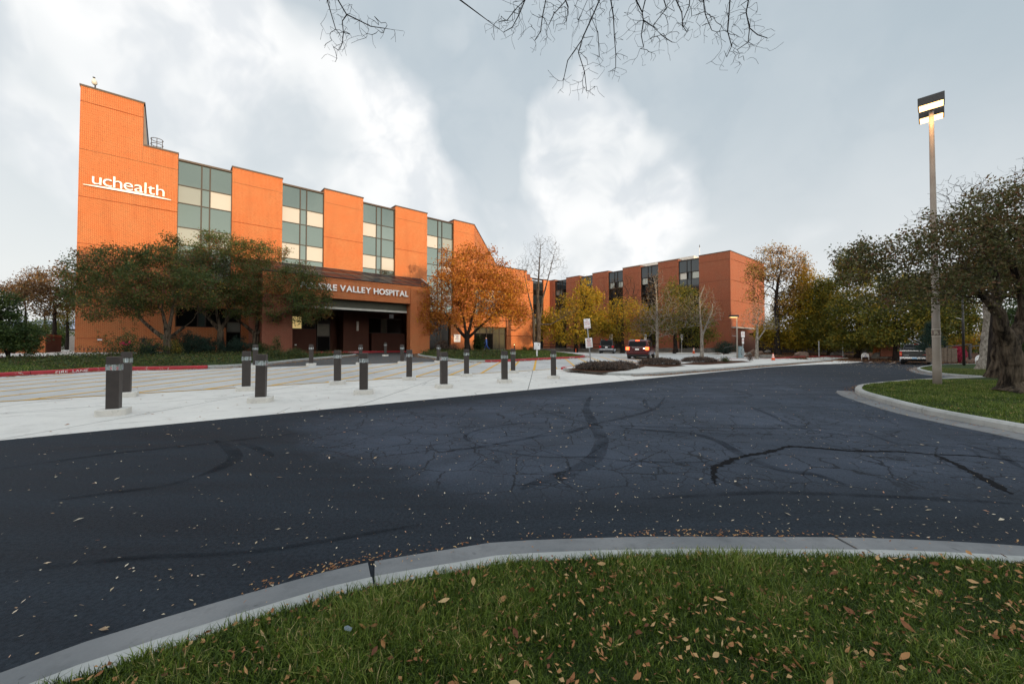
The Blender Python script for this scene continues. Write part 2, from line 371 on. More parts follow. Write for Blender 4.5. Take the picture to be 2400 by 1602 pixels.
def asphalt():
    q = NT('sealed_asphalt'); v = q.pos()
    sx = q.n('ShaderNodeSeparateXYZ'); q.l(v, sx.inputs[0])
    # older cracked patch: an area of its own inside the dark sealed surface
    wob = q.noise(.45, 4, v, .6)
    wv_ = q.math('MULTIPLY', q.math('SUBTRACT', wob, .5), 3.4)
    lft = q.rng(q.math('ADD', q.math('ADD', sx.outputs['X'], q.math('MULTIPLY', sx.outputs['Y'], .83)), wv_), 1.9, 2.8)
    low = q.rng(q.math('ADD', sx.outputs['Y'], q.math('MULTIPLY', wv_, .35)), 3.5, 4.7)
    edg = q.rng(q.math('ADD', q.math('ADD', q.math('MULTIPLY', q.math('ADD', sx.outputs['X'], 7.73), .629), q.math('MULTIPLY', q.math('SUBTRACT', sx.outputs['Y'], 6.0), -.777)), q.math('MULTIPLY', wv_, .4)), .9, 2.0)
    rgt = q.rng(sx.outputs['X'], 15, 9)
    patch = q.math('MULTIPLY', q.math('MULTIPLY', lft, low), q.math('MULTIPLY', edg, rgt)); e = q.rng(patch, .0, .6, 1.3, .8)
    gr = q.noise(90, 2, v); gr2 = q.noise(260, 2, v)
    n1 = q.noise(.5, 5, v)
    st = q.n('ShaderNodeMapping'); q.l(v, st.inputs['Vector']); st.inputs['Rotation'].default_value = (0, 0, R(-18)); st.inputs['Scale'].default_value = (.16, 1.5, 1)
    streak = q.noise(1.6, 6, st.outputs[0], .6)
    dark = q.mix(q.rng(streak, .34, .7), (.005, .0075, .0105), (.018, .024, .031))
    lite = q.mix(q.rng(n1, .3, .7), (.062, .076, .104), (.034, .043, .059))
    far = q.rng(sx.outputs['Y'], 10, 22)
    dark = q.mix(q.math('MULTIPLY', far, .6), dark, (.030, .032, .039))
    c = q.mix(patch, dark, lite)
    # dark sealed bands inside the patch
    vb = q.mix(.5, v, q.noise(.35, 3, v, out='Color'), 'ADD')
    vor = q.n('ShaderNodeTexVoronoi', feature='DISTANCE_TO_EDGE'); q.l(vb, vor.inputs['Vector']); vor.inputs['Scale'].default_value = .55
    c = q.mix(q.math('MULTIPLY', q.math('MULTIPLY', q.rng(vor.outputs['Distance'], .16, .02), patch), .5), c, (.026, .033, .044))
    # cracks
    for s_, wid, amt in ((1.5, .017, 1.0), (4.2, .034, .9)):
        wv = q.mix(.34 / s_, v, q.noise(2.3 * s_ / 1.5, 6, v, .7, out='Color'), 'ADD')
        vo = q.n('ShaderNodeTexVoronoi', feature='DISTANCE_TO_EDGE'); q.l(wv, vo.inputs['Vector']); vo.inputs['Scale'].default_value = s_
        msk = q.rng(q.noise(.7, 3, v), .42, .54) if s_ > 2 else q.rng(q.noise(.6, 2, v), .30, .40)
        k = q.math('MULTIPLY', q.math('MULTIPLY', q.rng(vo.outputs['Distance'], wid, wid * .35), msk), q.rng(e, 1.25, .95))
        c = q.mix(q.math('MULTIPLY', k, amt), c, (.006, .007, .009))
    # exposed stone specks
    ws = q.n('ShaderNodeTexVoronoi'); q.l(v, ws.inputs['Vector']); ws.inputs['Scale'].default_value = 55
    spk = q.math('MULTIPLY', q.rng(ws.outputs['Distance'], .16, .10), q.rng(q.noise(40, 1, v), .62, .68))
    c = q.mix(q.math('MULTIPLY', spk, .5), c, (.14, .14, .14))
    gq = q.noise(38, 4, v, .75); c = q.mix(q.math('MULTIPLY', q.rng(gq, .42, .62), .55), q.mix(.16, c, (.10, .115, .14)), q.mix(.6, c, (.004, .005, .006)))
    q.col(c).rough(q.rng(streak, .3, .7, .62, .80)); q.bump(q.math('ADD', gr, q.math('MULTIPLY', gr2, .6)), .55, .006)
    q.b.inputs['Specular IOR Level'].default_value = .05
    return q.m
M_ASPH = asphalt()
M_TAR = simple('black_crack_sealer', (.006, .0065, .008), .9, 0, .3, 6, .08)
def tyre_mat():
    q = NT('faded_tyre_mark'); v = q.pos()
    q.col(q.mix(q.noise(30, 3, v), (.003, .004, .006), (.007, .009, .012))).rough(.95); q.b.inputs['Specular IOR Level'].default_value = .05
    tr = q.n('ShaderNodeBsdfTransparent'); mx = q.n('ShaderNodeMixShader')
    q.l(q.rng(q.noise(2.2, 6, v, .75), .36, .62, .05, .34), mx.inputs[0]); q.l(tr.outputs[0], mx.inputs[1]); q.l(q.b.outputs[0], mx.inputs[2])
    q.l(mx.outputs[0], q.t.nodes['Material Output'].inputs[0]); return q.m
M_TYRE_MARK = tyre_mat()
def soil(name, c1, c2, c3, sc=8):
    q = NT(name); v = q.pos()
    c = q.mix(q.rng(q.noise(sc, 6, v, .7), .3, .7), c1, c2); c = q.mix(q.rng(q.noise(sc * 4, 4, v, .7), .55, .75), c, c3)
    q.col(c).rough(.95); q.bump(q.noise(sc * 3, 5, v, .7), .8, .04); q.b.inputs['Specular IOR Level'].default_value = .1
    return q.m
M_TURF = soil('turf_base', (.020, .034, .010), (.040, .060, .018), (.07, .055, .03), 5)
M_MULCH = soil('bark_mulch', (.045, .022, .013), (.09, .040, .022), (.16, .085, .045), 14)
M_GROUND = soil('dry_ground', (.07, .065, .04), (.10, .09, .055), (.05, .06, .03), .3)
def leafmat(name, stops, trans=.35, rough=.55):
    q = NT(name); a = q.n('ShaderNodeAttribute'); a.attribute_name = 'rnd'
    c = q.ramp(a.outputs['Fac'], stops); q.col(c).rough(rough); q.b.inputs['Specular IOR Level'].default_value = .25
    tl = q.n('ShaderNodeBsdfTranslucent'); q.l(c, tl.inputs['Color']); mx = q.n('ShaderNodeMixShader'); mx.inputs[0].default_value = trans
    q.l(q.b.outputs[0], mx.inputs[1]); q.l(tl.outputs[0], mx.inputs[2]); q.l(mx.outputs[0], q.t.nodes['Material Output'].inputs[0]); return q.m
M_L_CRAB = leafmat('crabapple_leaf', [(0, (.024, .044, .012)), (.40, (.060, .092, .024)), (.68, (.11, .115, .03)), (.84, (.16, .07, .03)), (.94, (.17, .04, .035)), (1, (.32, .22, .04))])
M_L_CRAB2 = leafmat('dull_crabapple_leaf', [(0, (.032, .044, .016)), (.4, (.075, .085, .028)), (.7, (.13, .105, .04)), (.9, (.14, .055, .035)), (1, (.22, .15, .06))])
M_L_ORANGE = leafmat('orange_autumn_leaf', [(0, (.15, .045, .012)), (.35, (.34, .11, .018)), (.7, (.48, .20, .022)), (.9, (.50, .32, .03)), (1, (.22, .24, .04))])
M_L_YEL = leafmat('golden_autumn_leaf', [(0, (.09, .09, .012)), (.35, (.24, .18, .015)), (.7, (.40, .25, .015)), (1, (.40, .13, .02))])
M_L_OLIVE = leafmat('olive_autumn_leaf', [(0, (.035, .05, .012)), (.4, (.09, .10, .016)), (.75, (.19, .16, .02)), (1, (.30, .19, .02))])
M_L_BROWN = leafmat('brown_autumn_leaf', [(0, (.055, .028, .014)), (.5, (.13, .068, .026)), (.85, (.22, .12, .04)), (1, (.08, .10, .025))])
M_L_BRONZE = leafmat('bronze_autumn_leaf', [(0, (.16, .08, .03)), (.5, (.33, .17, .045)), (.85, (.44, .27, .07)), (1, (.24, .22, .05))], .45)
M_L_GREEN = leafmat('dark_green_leaf', [(0, (.018, .036, .012)), (.6, (.045, .075, .02)), (1, (.10, .13, .03))])
M_L_CONIF = leafmat('conifer_needle', [(0, (.012, .03, .022)), (.6, (.022, .05, .036)), (1, (.05, .08, .05))])
M_L_COVER = leafmat('ground_cover_leaf', [(0, (.022, .036, .014)), (.5, (.05, .075, .022)), (.85, (.11, .13, .03)), (1, (.14, .06, .03))])
M_L_HEATH = leafmat('grey_brown_heath', [(0, (.035, .024, .020)), (.5, (.10, .070, .055)), (.85, (.15, .13, .115)), (1, (.30, .15, .07))])
M_L_PINK = leafmat('pink_leaf', [(0, (.30, .02, .05)), (1, (.5, .05, .10))])
M_GRASS = leafmat('lawn_blade', [(0, (.022, .040, .006)), (.40, (.085, .135, .016)), (.74, (.19, .25, .038)), (.88, (.30, .29, .08)), (1, (.46, .36, .17))], .3, .45)
M_GRASS_Y = leafmat('thin_lawn_blade', [(0, (.04, .06, .012)), (.5, (.10, .135, .025)), (.8, (.18, .19, .05)), (1, (.32, .23, .10))], .3, .5)
M_FALLEN = leafmat('fallen_leaf', [(0, (.13, .045, .02)), (.4, (.27, .11, .04)), (.75, (.40, .21, .08)), (1, (.46, .31, .15))], .15, .6)
M_FALLEN_P = leafmat('pale_fallen_leaf', [(0, (.20, .12, .07)), (.35, (.42, .32, .20)), (.7, (.58, .50, .38)), (1, (.40, .16, .08))], .1, .6)
def bark(name, c1, c2, sc=6, stretch=.22, bmp=1.0):
    q = NT(name); v = q.pos(); mp = q.n('ShaderNodeMapping'); q.l(v, mp.inputs['Vector']); mp.inputs['Scale'].default_value = (1, 1, stretch)
    n = q.noise(sc, 7, mp.outputs[0], .7); q.col(q.mix(q.rng(n, .40, .60), c1, c2)).rough(.92)
    n2 = q.n('ShaderNodeTexVoronoi'); q.l(mp.outputs[0], n2.inputs['Vector']); n2.inputs['Scale'].default_value = sc * 1.8
    q.bump(q.math('ADD', n, q.math('MULTIPLY', n2.outputs['Distance'], .7)), min(1, bmp), .05 * max(1, bmp * 2)); q.b.inputs['Specular IOR Level'].default_value = .15
    return q.m
M_BARK = bark('grey_brown_bark', (.028, .021, .017), (.095, .078, .064), 7)
M_BARKD = bark('dark_bark', (.012, .009, .008), (.04, .030, .025), 8)
M_BARKP = bark('pale_bark', (.13, .11, .09), (.30, .27, .23), 9, .5, .5)
M_BARKB = bark('rugged_crabapple_bark', (.016, .012, .009), (.15, .115, .08), 7, .14, 1.8)
M_STONE = soil('sandstone', (.13, .09, .07), (.24, .16, .12), (.3, .24, .2), 3)
M_STONEG = soil('grey_stone', (.14, .13, .12), (.26, .24, .21), (.1, .1, .1), 3)
M_STEEL = simple('galvanised_steel', (.35, .36, .37), .45, .6)
M_POLE = NT('aged_concrete_pole'); _v = M_POLE.pos()
M_POLE.col(M_POLE.mix(M_POLE.rng(M_POLE.noise(2, 5, _v), .3, .7), (.24, .20, .165), (.33, .29, .25))).rough(.7); M_POLE.bump(M_POLE.noise(60, 3, _v), .3, .006); M_POLE = M_POLE.m
M_LAMPON = NT('lit_lamp_lens'); M_LAMPON.col((1, .8, .5)); M_LAMPON.b.inputs['Emission Color'].default_value = (1, .56, .20, 1); M_LAMPON.b.inputs['Emission Strength'].default_value = 3.4; M_LAMPON = M_LAMPON.m
M_LAMPS = NT('lit_small_lamp_lens'); M_LAMPS.col((1, .8, .5)); M_LAMPS.b.inputs['Emission Color'].default_value = (1, .6, .22, 1); M_LAMPS.b.inputs['Emission Strength'].default_value = 3; M_LAMPS = M_LAMPS.m
M_BOLL = simple('bronze_powder_coat', (.042, .034, .030), .5, .1, .12, 9)
M_LOUV = simple('silver_louvre', (.45, .48, .50), .3, .6)
M_CLEAR = NT('clear_lens'); M_CLEAR.col((.85, .92, .92)).rough(.05)
M_CLEAR.b.inputs['Transmission Weight'].default_value = .85; M_CLEAR.b.inputs['IOR'].default_value = 1.15; M_CLEAR = M_CLEAR.m
M_BLUE = simple('blue_sign_paint', (.02, .06, .30), .5)
M_REDP = simple('red_sign_paint', (.50, .05, .05), .5)
M_SIGN = simple('white_sign_sheet', (.78, .76, .74), .4)
M_ORNG = simple('orange_plastic', (.85, .12, .03), .5)
M_WPLAST = simple('white_plastic', (.78, .78, .78), .4)
M_RUB = simple('tyre_rubber', (.015, .015, .016), .8)
M_CHROME = simple('chrome', (.55, .56, .58), .15, .9)
M_WOOD = simple('weathered_fence_wood', (.12, .085, .06), .85, 0, .35, 6)
M_TEAL = simple('grey_green_cabinet_paint', (.20, .27, .29), .5)
M_YPL = simple('yellow_plastic', (.75, .48, .03), .5)

# ------------------------------------------------------------------ terrain sheets
def sheet(name, pts, dz, mat, cell=2.5, parent=None, uv=False, **k):
    bm = bmesh.new(); vs = [bm.verts.new((p[0], p[1], 0)) for p in pts]; f = bm.faces.new(vs)
    if f.calc_area() and f.normal.z < 0: bmesh.ops.reverse_faces(bm, faces=[f])
    bmesh.ops.triangulate(bm, faces=bm.faces[:])
    xs = [p[0] for p in pts]; ys = [p[1] for p in pts]
    if cell:
        for ax, lo, hi in ((0, min(xs), max(xs)), (1, min(ys), max(ys))):
            q = math.ceil(lo / cell) * cell
            while q < hi:
                co = (q, 0, 0) if ax == 0 else (0, q, 0); no = (1, 0, 0) if ax == 0 else (0, 1, 0)
                bmesh.ops.bisect_plane(bm, geom=bm.verts[:] + bm.edges[:] + bm.faces[:], plane_co=co, plane_no=no, dist=1e-4); q += cell
    for v in bm.verts: v.co.z = gz(v.co.x, v.co.y) + dz
    bmesh.ops.recalc_face_normals(bm, faces=bm.faces[:])
    if sum(f.normal.z for f in bm.faces) < 0: bmesh.ops.reverse_faces(bm, faces=bm.faces[:])
    me = bpy.data.meshes.new(name); bm.to_mesh(me); bm.free()
    return link(name, me, mat, parent, **k)
def spline(pts, n=8):
    P = [Vector((p[0], p[1])) for p in pts]; out = []
    for i in range(len(P) - 1):
        a = P[max(i - 1, 0)]; b = P[i]; c = P[i + 1]; d = P[min(i + 2, len(P) - 1)]
        for j in range(n):
            t = j / n
            out.append(.5 * ((2 * b) + (c - a) * t + (2 * a - 5 * b + 4 * c - d) * t * t + (3 * b - a - 3 * c + d) * t ** 3))
    out.append(P[-1]); return out
def offset(pts, d):
    out = []
    for i, p in enumerate(pts):
        t = (pts[min(i + 1, len(pts) - 1)] - pts[max(i - 1, 0)]).normalized(); out.append(p + Vector((-t.y, t.x)) * d)
    return out
def resample(pts, step):
    L = [0]
    for i in range(1, len(pts)): L.append(L[-1] + (pts[i] - pts[i - 1]).length)
    n = max(1, round(L[-1] / step)); out = []
    for k in range(n + 1):
        d = L[-1] * k / n; i = max(j for j in range(len(L)) if L[j] <= d + 1e-9); i = min(i, len(pts) - 2)
        t = (d - L[i]) / max(1e-9, L[i + 1] - L[i]); out.append(pts[i].lerp(pts[i + 1], t))
    return out
def strip(pts, d0, d1, zt0, zt1, zb=-.05, gap=.0):
    """profile swept along pts: quad section from offset d0 to d1, top heights zt0/zt1"""
    A = offset(pts, d0); B = offset(pts, d1); mb = MB(); n = len(pts)
    vs = []
    for i in range(n):
        za = gz(*A[i]); zb_ = gz(*B[i])
        vs += [(A[i].x, A[i].y, za + zb), (A[i].x, A[i].y, za + zt0), (B[i].x, B[i].y, zb_ + zt1), (B[i].x, B[i].y, zb_ + zb)]
    fs = []
    for i in range(n - 1):
        for j in range(4): fs.append((i * 4 + j, i * 4 + (j + 1) % 4, i * 4 + 4 + (j + 1) % 4, i * 4 + 4 + j))
    fs += [(0, 1, 2, 3), ((n - 1) * 4 + 3, (n - 1) * 4 + 2, (n - 1) * 4 + 1, (n - 1) * 4)]
    return mb.add(vs, fs)
def curb(name, pts, side, h=.15, w=.16, mat=None, gutter=0.0, seg=3.0, red=None):
    """side=+1: the raised ground lies left of the line. pts is the foot of the curb face."""
    root = empty(name, (0, 0, 0), kind='structure')
    P = resample(pts, .25); L = int(seg / .25)
    i = 0
    while i < len(P) - 1:
        q = P[i:i + L + 1]
        if len(q) < 2: break
        if len(P) - 1 - (i + L) < L // 3: q = P[i:]; nxt = len(P)
        else: nxt = i + L
        qq = list(q); t = (qq[-1] - qq[-2]).normalized(); qq[-1] = qq[-1] - t * .018
        m = mat or M_CURB
        if red and red(q[len(q) // 2]): m = M_RED
        hh = h
        mb = strip(qq, 0, side * .03, hh * .75, hh, -.06)
        o = strip(qq, side * .03, side * w, hh, hh, -.06)
        mb.add(o.v, o.f)
        mb.obj('curb_section', m, root)
        if gutter:
            strip(qq, -side * gutter, -side * .003, .008, .02, -.06).obj('gutter_section', M_GUT, root)
        i = nxt
    return root

# road edge line
RE0 = Vector((-7.73, 6.0)); RE1 = Vector((29.4, 36.06)); RD = (RE1 - RE0).normalized()
def gpt(x, y, dz=0): p = G(x, y, dz); return Vector((p.x, p.y))

ground_pts = [(-900, -600), (900, -600), (900, 1500), (-900, 1500)]
def ground_sheet():
    xs = sorted(set([-1500, -700, -300, -150] + list(range(-100, 121, 5)) + [150, 300, 700, 1500]))
    ys = sorted(set([-1200, -500, -200, -100] + list(range(-70, 131, 5)) + [180, 300, 700, 2200]))
    V = np.array([(x, y, 0.) for y in ys for x in xs]); V[:, 2] = gza(V) - .06
    nx = len(xs); Fq = np.array([(j * nx + i, j * nx + i + 1, (j + 1) * nx + i + 1, (j + 1) * nx + i) for j in range(len(ys) - 1) for i in range(nx - 1)])
    return link('ground', np_mesh('ground', V, Fq), M_GROUND, kind='structure')
ground_sheet()

# foreground gutter arc
arc = [Vector(p) for p in ((-3.6, -3.2), (-3.35, -1.6), (-3.0, -.2), (-2.65, .95), (-2.24, 1.744), (-1.96, 2.0), (-1.47, 2.337), (-1.01, 2.606), (-.34, 2.83), (0, 2.916), (.98, 2.98), (1.87, 2.976), (2.67, 2.96), (3.65, 2.84), (5.2, 2.5), (6.6, 1.75), (7.6, .5), (8.1, -1.2), (8.3, -3.5))]
arc = spline(arc, 6)
# asphalt drive: one sheet from the plaza edge past the islands
re_a = RE0 - RD * 50
EDGE = [gpt(*q) for q in ((1380, 900), (1450, 891.5), (1505, 882.3), (1680, 869.5), (1823, 857.5), (1960, 845), (1990, 841.5), (2028, 844.5), (2110, 847), (2206, 850.5), (2400, 851.5), (2700, 853))]
asph = [(re_a.x, re_a.y)] + [tuple(q) for q in EDGE] + [(90, 30), (90, -30), (re_a.x, -30)]
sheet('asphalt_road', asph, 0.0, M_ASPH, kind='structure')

# islands (outline = foot of curb face)
def island(name, outline, h, mat, **k):
    return sheet(name, outline, h, mat, cell=2.0, **k)
fore = offset(arc, -.26)           # gutter then curb face foot
lawn_fore = [(p.x, p.y) for p in offset(arc, -.37)] + [(8, -14), (-5, -14)]
curb('foreground_curb', offset(arc, -.24), -1, h=.055, w=.13, gutter=.24, seg=3.3)
sheet('foreground_lawn', lawn_fore, .05, M_TURF, cell=1.0, kind='structure')

isl1 = spline([gpt(2600, 1062), gpt(2400, 1019), gpt(2167, 972), gpt(2051, 940), gpt(2012, 927), gpt(2004, 918), gpt(2020, 910), gpt(2090, 902), gpt(2185, 895), gpt(2346, 890), gpt(2600, 886)], 6)
curb('right_island_curb', isl1, -1, h=.15, w=.16, gutter=0)
gt = isl1[:6 * 6]
groot = empty('right_island_gutter', kind='structure')
for i in range(0, len(gt) - 6, 6):
    q = [Vector(p) for p in gt[i:i + 7]]; q[-1] = q[-1] - (q[-1] - q[-2]).normalized() * .01
    wdt = .42
    strip(q, .003, wdt, .022, .010, -.05).obj('gutter_section', M_GUT, groot)
in1 = offset(isl1, -.16)
sheet('right_island_lawn', [(p.x, p.y) for p in in1] + [(40, 10), (32, 2)], .13, M_TURF, cell=1.5, kind='structure')
isl2 = spline([gpt(2600, 898), gpt(2329, 889), gpt(2206, 880.5), gpt(2160, 872), gpt(2149, 866), gpt(2165, 861), gpt(2206, 857), gpt(2332, 855), gpt(2600, 853)], 6)
curb('far_island_curb', isl2, -1, h=.13, w=.16, gutter=.35)
sheet('far_island_lawn', [(p.x, p.y) for p in offset(isl2, -.16)] + [(50, 27), (44, 18)], .12, M_TURF, cell=2, kind='structure')

# plaza, driveway slabs -------------------------------------------------
plaza = empty('concrete_plaza', kind='structure')
D1 = Vector((math.sin(R(4.1)), math.cos(R(4.1)))); N1 = Vector((D1.y, -D1.x))
def clip(poly, p0, n):
    out = []
    for i in range(len(poly)):
        a, b = poly[i], poly[(i + 1) % len(poly)]; da = (a - p0).dot(n); db = (b - p0).dot(n)
        if da >= 0: out.append(a)
        if da * db < 0: out.append(a.lerp(b, da / (da - db)))
    return out
RN = Vector((-RD.y, RD.x))
def area(poly): return abs(sum(poly[i].x * poly[(i + 1) % len(poly)].y - poly[(i + 1) % len(poly)].x * poly[i].y for i in range(len(poly))) / 2)
def slab_field(u_rows, cuts, a0, a1, mat, h=.005):
    for r in range(len(u_rows) - 1):
        ua, ub = u_rows[r], u_rows[r + 1]
        base = [Vector(FW(a0, -ua)), Vector(FW(a1, -ua)), Vector(FW(a1, -ub)), Vector(FW(a0, -ub))]
        base = clip(base, RE0 - RN * .10, RN)
        if len(base) < 3: continue
        ds = [p.dot(N1) for p in base]; k0 = math.floor(min(ds) / cuts)
        for k in range(k0, math.ceil(max(ds) / cuts) + 1):
            q = clip(clip(base, N1 * (k * cuts - .4 + .010), N1), N1 * ((k + 1) * cuts - .4 - .010), -N1)
            if len(q) >= 3:
                q = clip(clip(q, Vector(FW(0, -ua)) + BV * .012, BV), Vector(FW(0, -ub)) - BV * .012, -BV)
            if len(q) < 3 or area(q) < .15: continue
            sheet('slab', [(p.x, p.y) for p in q], h, mat[r], cell=2.5, parent=plaza)
sheet('driveway', [FW(-60, -42), (RE0.x + RN.x * .0, RE0.y), (RE1.x, RE1.y), (31.2, 39.5), (34, 62), (8, 72), FW(60, 5), FW(30, -1), FW(-60, -1)], -.022, M_CONC2, cell=3, kind='structure')
sheet('joint_filler', [tuple(RE0 - RD * 30), tuple(RE0 + RD * 15.5), FW(46, -20.5), FW(-26, -20.5)], -.016, M_DASPH, kind='structure')
slab_field([36.6, 31.3, 29.2, 24.9, 20.3], 3.85, -28, 62, [M_CONC, M_CONC, M_CONC2, M_CONC2])

# yellow hatch stripes between the bollard rows
hatch = empty('yellow_hatching', kind='structure')
def stripe(p, q, w, dz, mat, parent, name='stripe'):
    d = (q - p).normalized(); n = Vector((-d.y, d.x)) * w / 2
    sheet(name, [tuple(p + n), tuple(q + n), tuple(q - n), tuple(p - n)], dz, mat, cell=3, parent=parent)
for k in range(-32, 12):
    off_ = N1 * (k * 1.22 - .35)
    # intersect line off_+t*D1 with u=29.1 and u=20.7
    def hit(u):
        o = Vector(FW(0, -u)); return off_ + D1 * ((o - off_).dot(BV) / D1.dot(BV))
    a, b = hit(29.1), hit(20.7)
    aa = ab(*a)[0]
    if -24 < aa < 36.5: stripe(a, b, .13, .011, M_YEL, hatch)
stripe(Vector(FW(-24, -29.15)), Vector(FW(37, -29.15)), .10, .015, M_YEL, hatch)
for x, y in ((1252, 868),): pass

# portico drive in darker asphalt
sheet('entrance_drive', [FW(9, -20.2), FW(31.5, -20.2), FW(29.5, -8), FW(28, 1.5), FW(8, 1.5), FW(9, -12)], .004, M_DASPH, kind='structure')

# left planting island + fire lane curb
cl = [gpt(-160, 899), gpt(0, 883), gpt(140, 875), gpt(254, 868), gpt(380, 866), gpt(496, 863), gpt(550, 860.5), gpt(621, 855.4), gpt(713, 845), gpt(790, 838), gpt(824, 834.5), gpt(835, 832.5)]
cl = spline(cl, 5)
curb('left_island_curb', cl, 1, h=.15, red=lambda p: p.x < XP(496, p.y))
back = [Vector(FW(13.5, -8.2)), Vector(FW(9, -7.8)), Vector(FW(9, -.3)), Vector(FW(6.3, -.3)), Vector(FW(4.8, -3)), Vector(FW(3.3, -7.6)), Vector(FW(-8, -8.25)), Vector(FW(-30, -9.0))]
lawn_l = [(p.x, p.y) for p in offset(cl, .16)] + [tuple(p) for p in back]
sheet('left_planting_bed', lawn_l, .13, M_TURF, kind='structure')
# walk by the tower base, with its faded maroon curb
wk = [Vector(FW(-30, -8.9)), Vector(FW(-8, -8.2)), Vector(FW(0, -7.8)), Vector(FW(3.2, -7.4))]
mb = strip(resample(wk, 1.5), 0, .18, .27, .27, -.05); mb.obj('tower_walk_curb', M_PURP, kind='structure')
sheet('tower_walk', [tuple(p) for p in offset(resample(wk, 1.5), .18)] + [FW(4.6, -3), FW(6, -.02), FW(0, -.02), FW(0, 20), FW(-30, 20)], .262, M_WALK, kind='structure')

# middle island with the orange tree
cm = [gpt(1016, 826), gpt(985, 831), gpt(982, 834.5), gpt(1030, 841.5), gpt(1099, 848.7), gpt(1191, 847), gpt(1294, 841.6), gpt(1355, 838.5), gpt(1371, 836), gpt(1352, 832.5), gpt(1306, 826.5)]
cm = spline(cm, 5)
curb('middle_island_curb', cm, 1, h=.15, red=lambda p: p.x > XP(1099, p.y) and p.y < 39)
sheet('middle_lawn', [(p.x, p.y) for p in offset(cm, .16)] + [FW(52, 4.5), FW(40, 1.5), FW(28, -.3)], .13, M_TURF, kind='structure')
sheet('entrance_walk', [FW(29, -.2), FW(33, -3.2), FW(45, 0.2), FW(60, -2.0), FW(62, 5.5), FW(45, 6.3), FW(38, .9)], .145, M_WALK, kind='structure')

# median with walk and mulch beds
mf = [gpt(*q) for q in ((1319, 868), (1413, 878), (1503, 880.3), (1600, 873.5), (1680, 867.3), (1823, 855.5), (1900, 849), (1955, 843.3), (1982, 839.5))]
mk_ = [gpt(*q) for q in ((1976, 837), (1940, 836), (1850, 838), (1700, 844), (1577, 850.5), (1345, 862), (1322, 867))]
mfs = spline(mf[1:], 4); mks = spline(mk_, 4)
curb('median_curb', mfs, 1, h=.12, w=.2)
curb('median_left_curb', [mf[0], mf[1] + (mf[0] - mf[1]).normalized() * .02], 1, h=.13, w=.2)
curb('median_back_curb', mks, 1, h=.13, w=.16, red=lambda p: True)
wroot = empty('median_walk', kind='structure')
c_in = [mf[0] + Vector((.25, .1))] + offset(mfs, .19)[0:] + offset(mks, .15)
for k in range(0, 11):
    q = clip(clip(c_in, Vector((2, 0)) + RD * 0 + RD * ((Vector((2.75, 18)) - Vector((2, 0))).dot(RD) + k * 3.4), RD), Vector((2, 0)) + RD * ((Vector((2.75, 18)) - Vector((2, 0))).dot(RD) + (k + 1) * 3.4 - .02), -RD)
    if len(q) >= 3: sheet('slab', [(p.x, p.y) for p in q], .118, M_WALK, cell=4, parent=wroot)
def bed(name, px, dz=.135):
    sheet(name, [tuple(gpt(x, y, .13)) for x, y in px], dz, M_MULCH, cell=1.5, kind='structure')
bed('mulch_bed', [(1324, 865.5), (1413, 873), (1466, 868), (1512, 858.5), (1500, 855.5), (1440, 856.5), (1350, 861.5)])
bed('mulch_bed', [(1500, 857), (1560, 860.5), (1607, 856.5), (1580, 852.5), (1520, 853), (1492, 854)])
bed('mulch_bed', [(1585, 853.5), (1650, 854.5), (1700, 852), (1762, 847.5), (1740, 845), (1680, 845), (1620, 849.5)])
# litter gutter along the median
P = resample(mfs[3:], 1.0)
g_ = offset(P, -.42)
strip(g_, 0, .38, .006, .012, -.04).obj('road_gutter', M_GUT, kind='structure')
# mulch ground and paths beyond the drive
sheet('mulch_ground', [tuple(mk_[2])] + [tuple(q + Vector((0, .05))) for q in (mk_[1], mk_[0])] + [tuple(q + Vector((0, .03))) for q in EDGE[5:]] + [(110, 60), (60, 80), (38, 69), (36, 64), (8, 72), (4.5, 61), (30, 60), (27, 51)], .02, M_MULCH, kind='structure')
sheet('far_walk', [(27.5, 50), (33, 55), (38.2, 66.0), (36.6, 67), (31, 57), (26.0, 52)], .045, M_WALK, kind='structure')
sheet('corner_ramp', [tuple(gpt(*q)) for q in ((1900, 845), (1955, 841), (1990, 840.5), (1985, 838), (1935, 836.5), (1890, 839))], .03, M_WALK, kind='structure')

# tar seams and tyre marks on the road ----------------------------------
def ribbon(name, px, w, dz, mat, jitter=0, **k):
    pts = spline([gpt(x, y) for x, y in px], 10); n = len(pts)
    V = []
    for i, p in enumerate(pts):
        t = (pts[min(i + 1, n - 1)] - pts[max(i - 1, 0)]).normalized(); s = Vector((-t.y, t.x))
        ww = w / 2 * min(1, .25 + 4 * min(i, n - 1 - i) / n) * (1 + random.uniform(-jitter, jitter)); j = s * random.uniform(-jitter, jitter) * w * .4
        for q in (p + s * ww + j, p - s * ww + j): V.append((q.x, q.y, gz(q.x, q.y) + dz))
    Fq = np.array([(2 * i, 2 * i + 1, 2 * i + 3, 2 * i + 2) for i in range(n - 1)])
    return link(name, np_mesh(name, np.array(V), Fq), mat, **k)
def cpx(x, y): return (1000 + x / 2.349, 850 + y / 2.349)
tars = [[(1675, 1135), (1673, 1118), (1674, 1096), (1700, 1085), (1735, 1071), (1790, 1061), (1815, 1055), (1850, 1046), (1905, 1049), (1995, 1056), (2100, 1058), (2190, 1065)],
        [(2190, 1065), (2235, 1085), (2285, 1110), (2330, 1135), (2372, 1158)],
        [(2190, 1065), (2280, 1068), (2400, 1083)]]
for i, t in enumerate(tars): ribbon('tar_seam', t, .075 if i < 2 else .04, .004, M_TAR, .5, kind='structure')
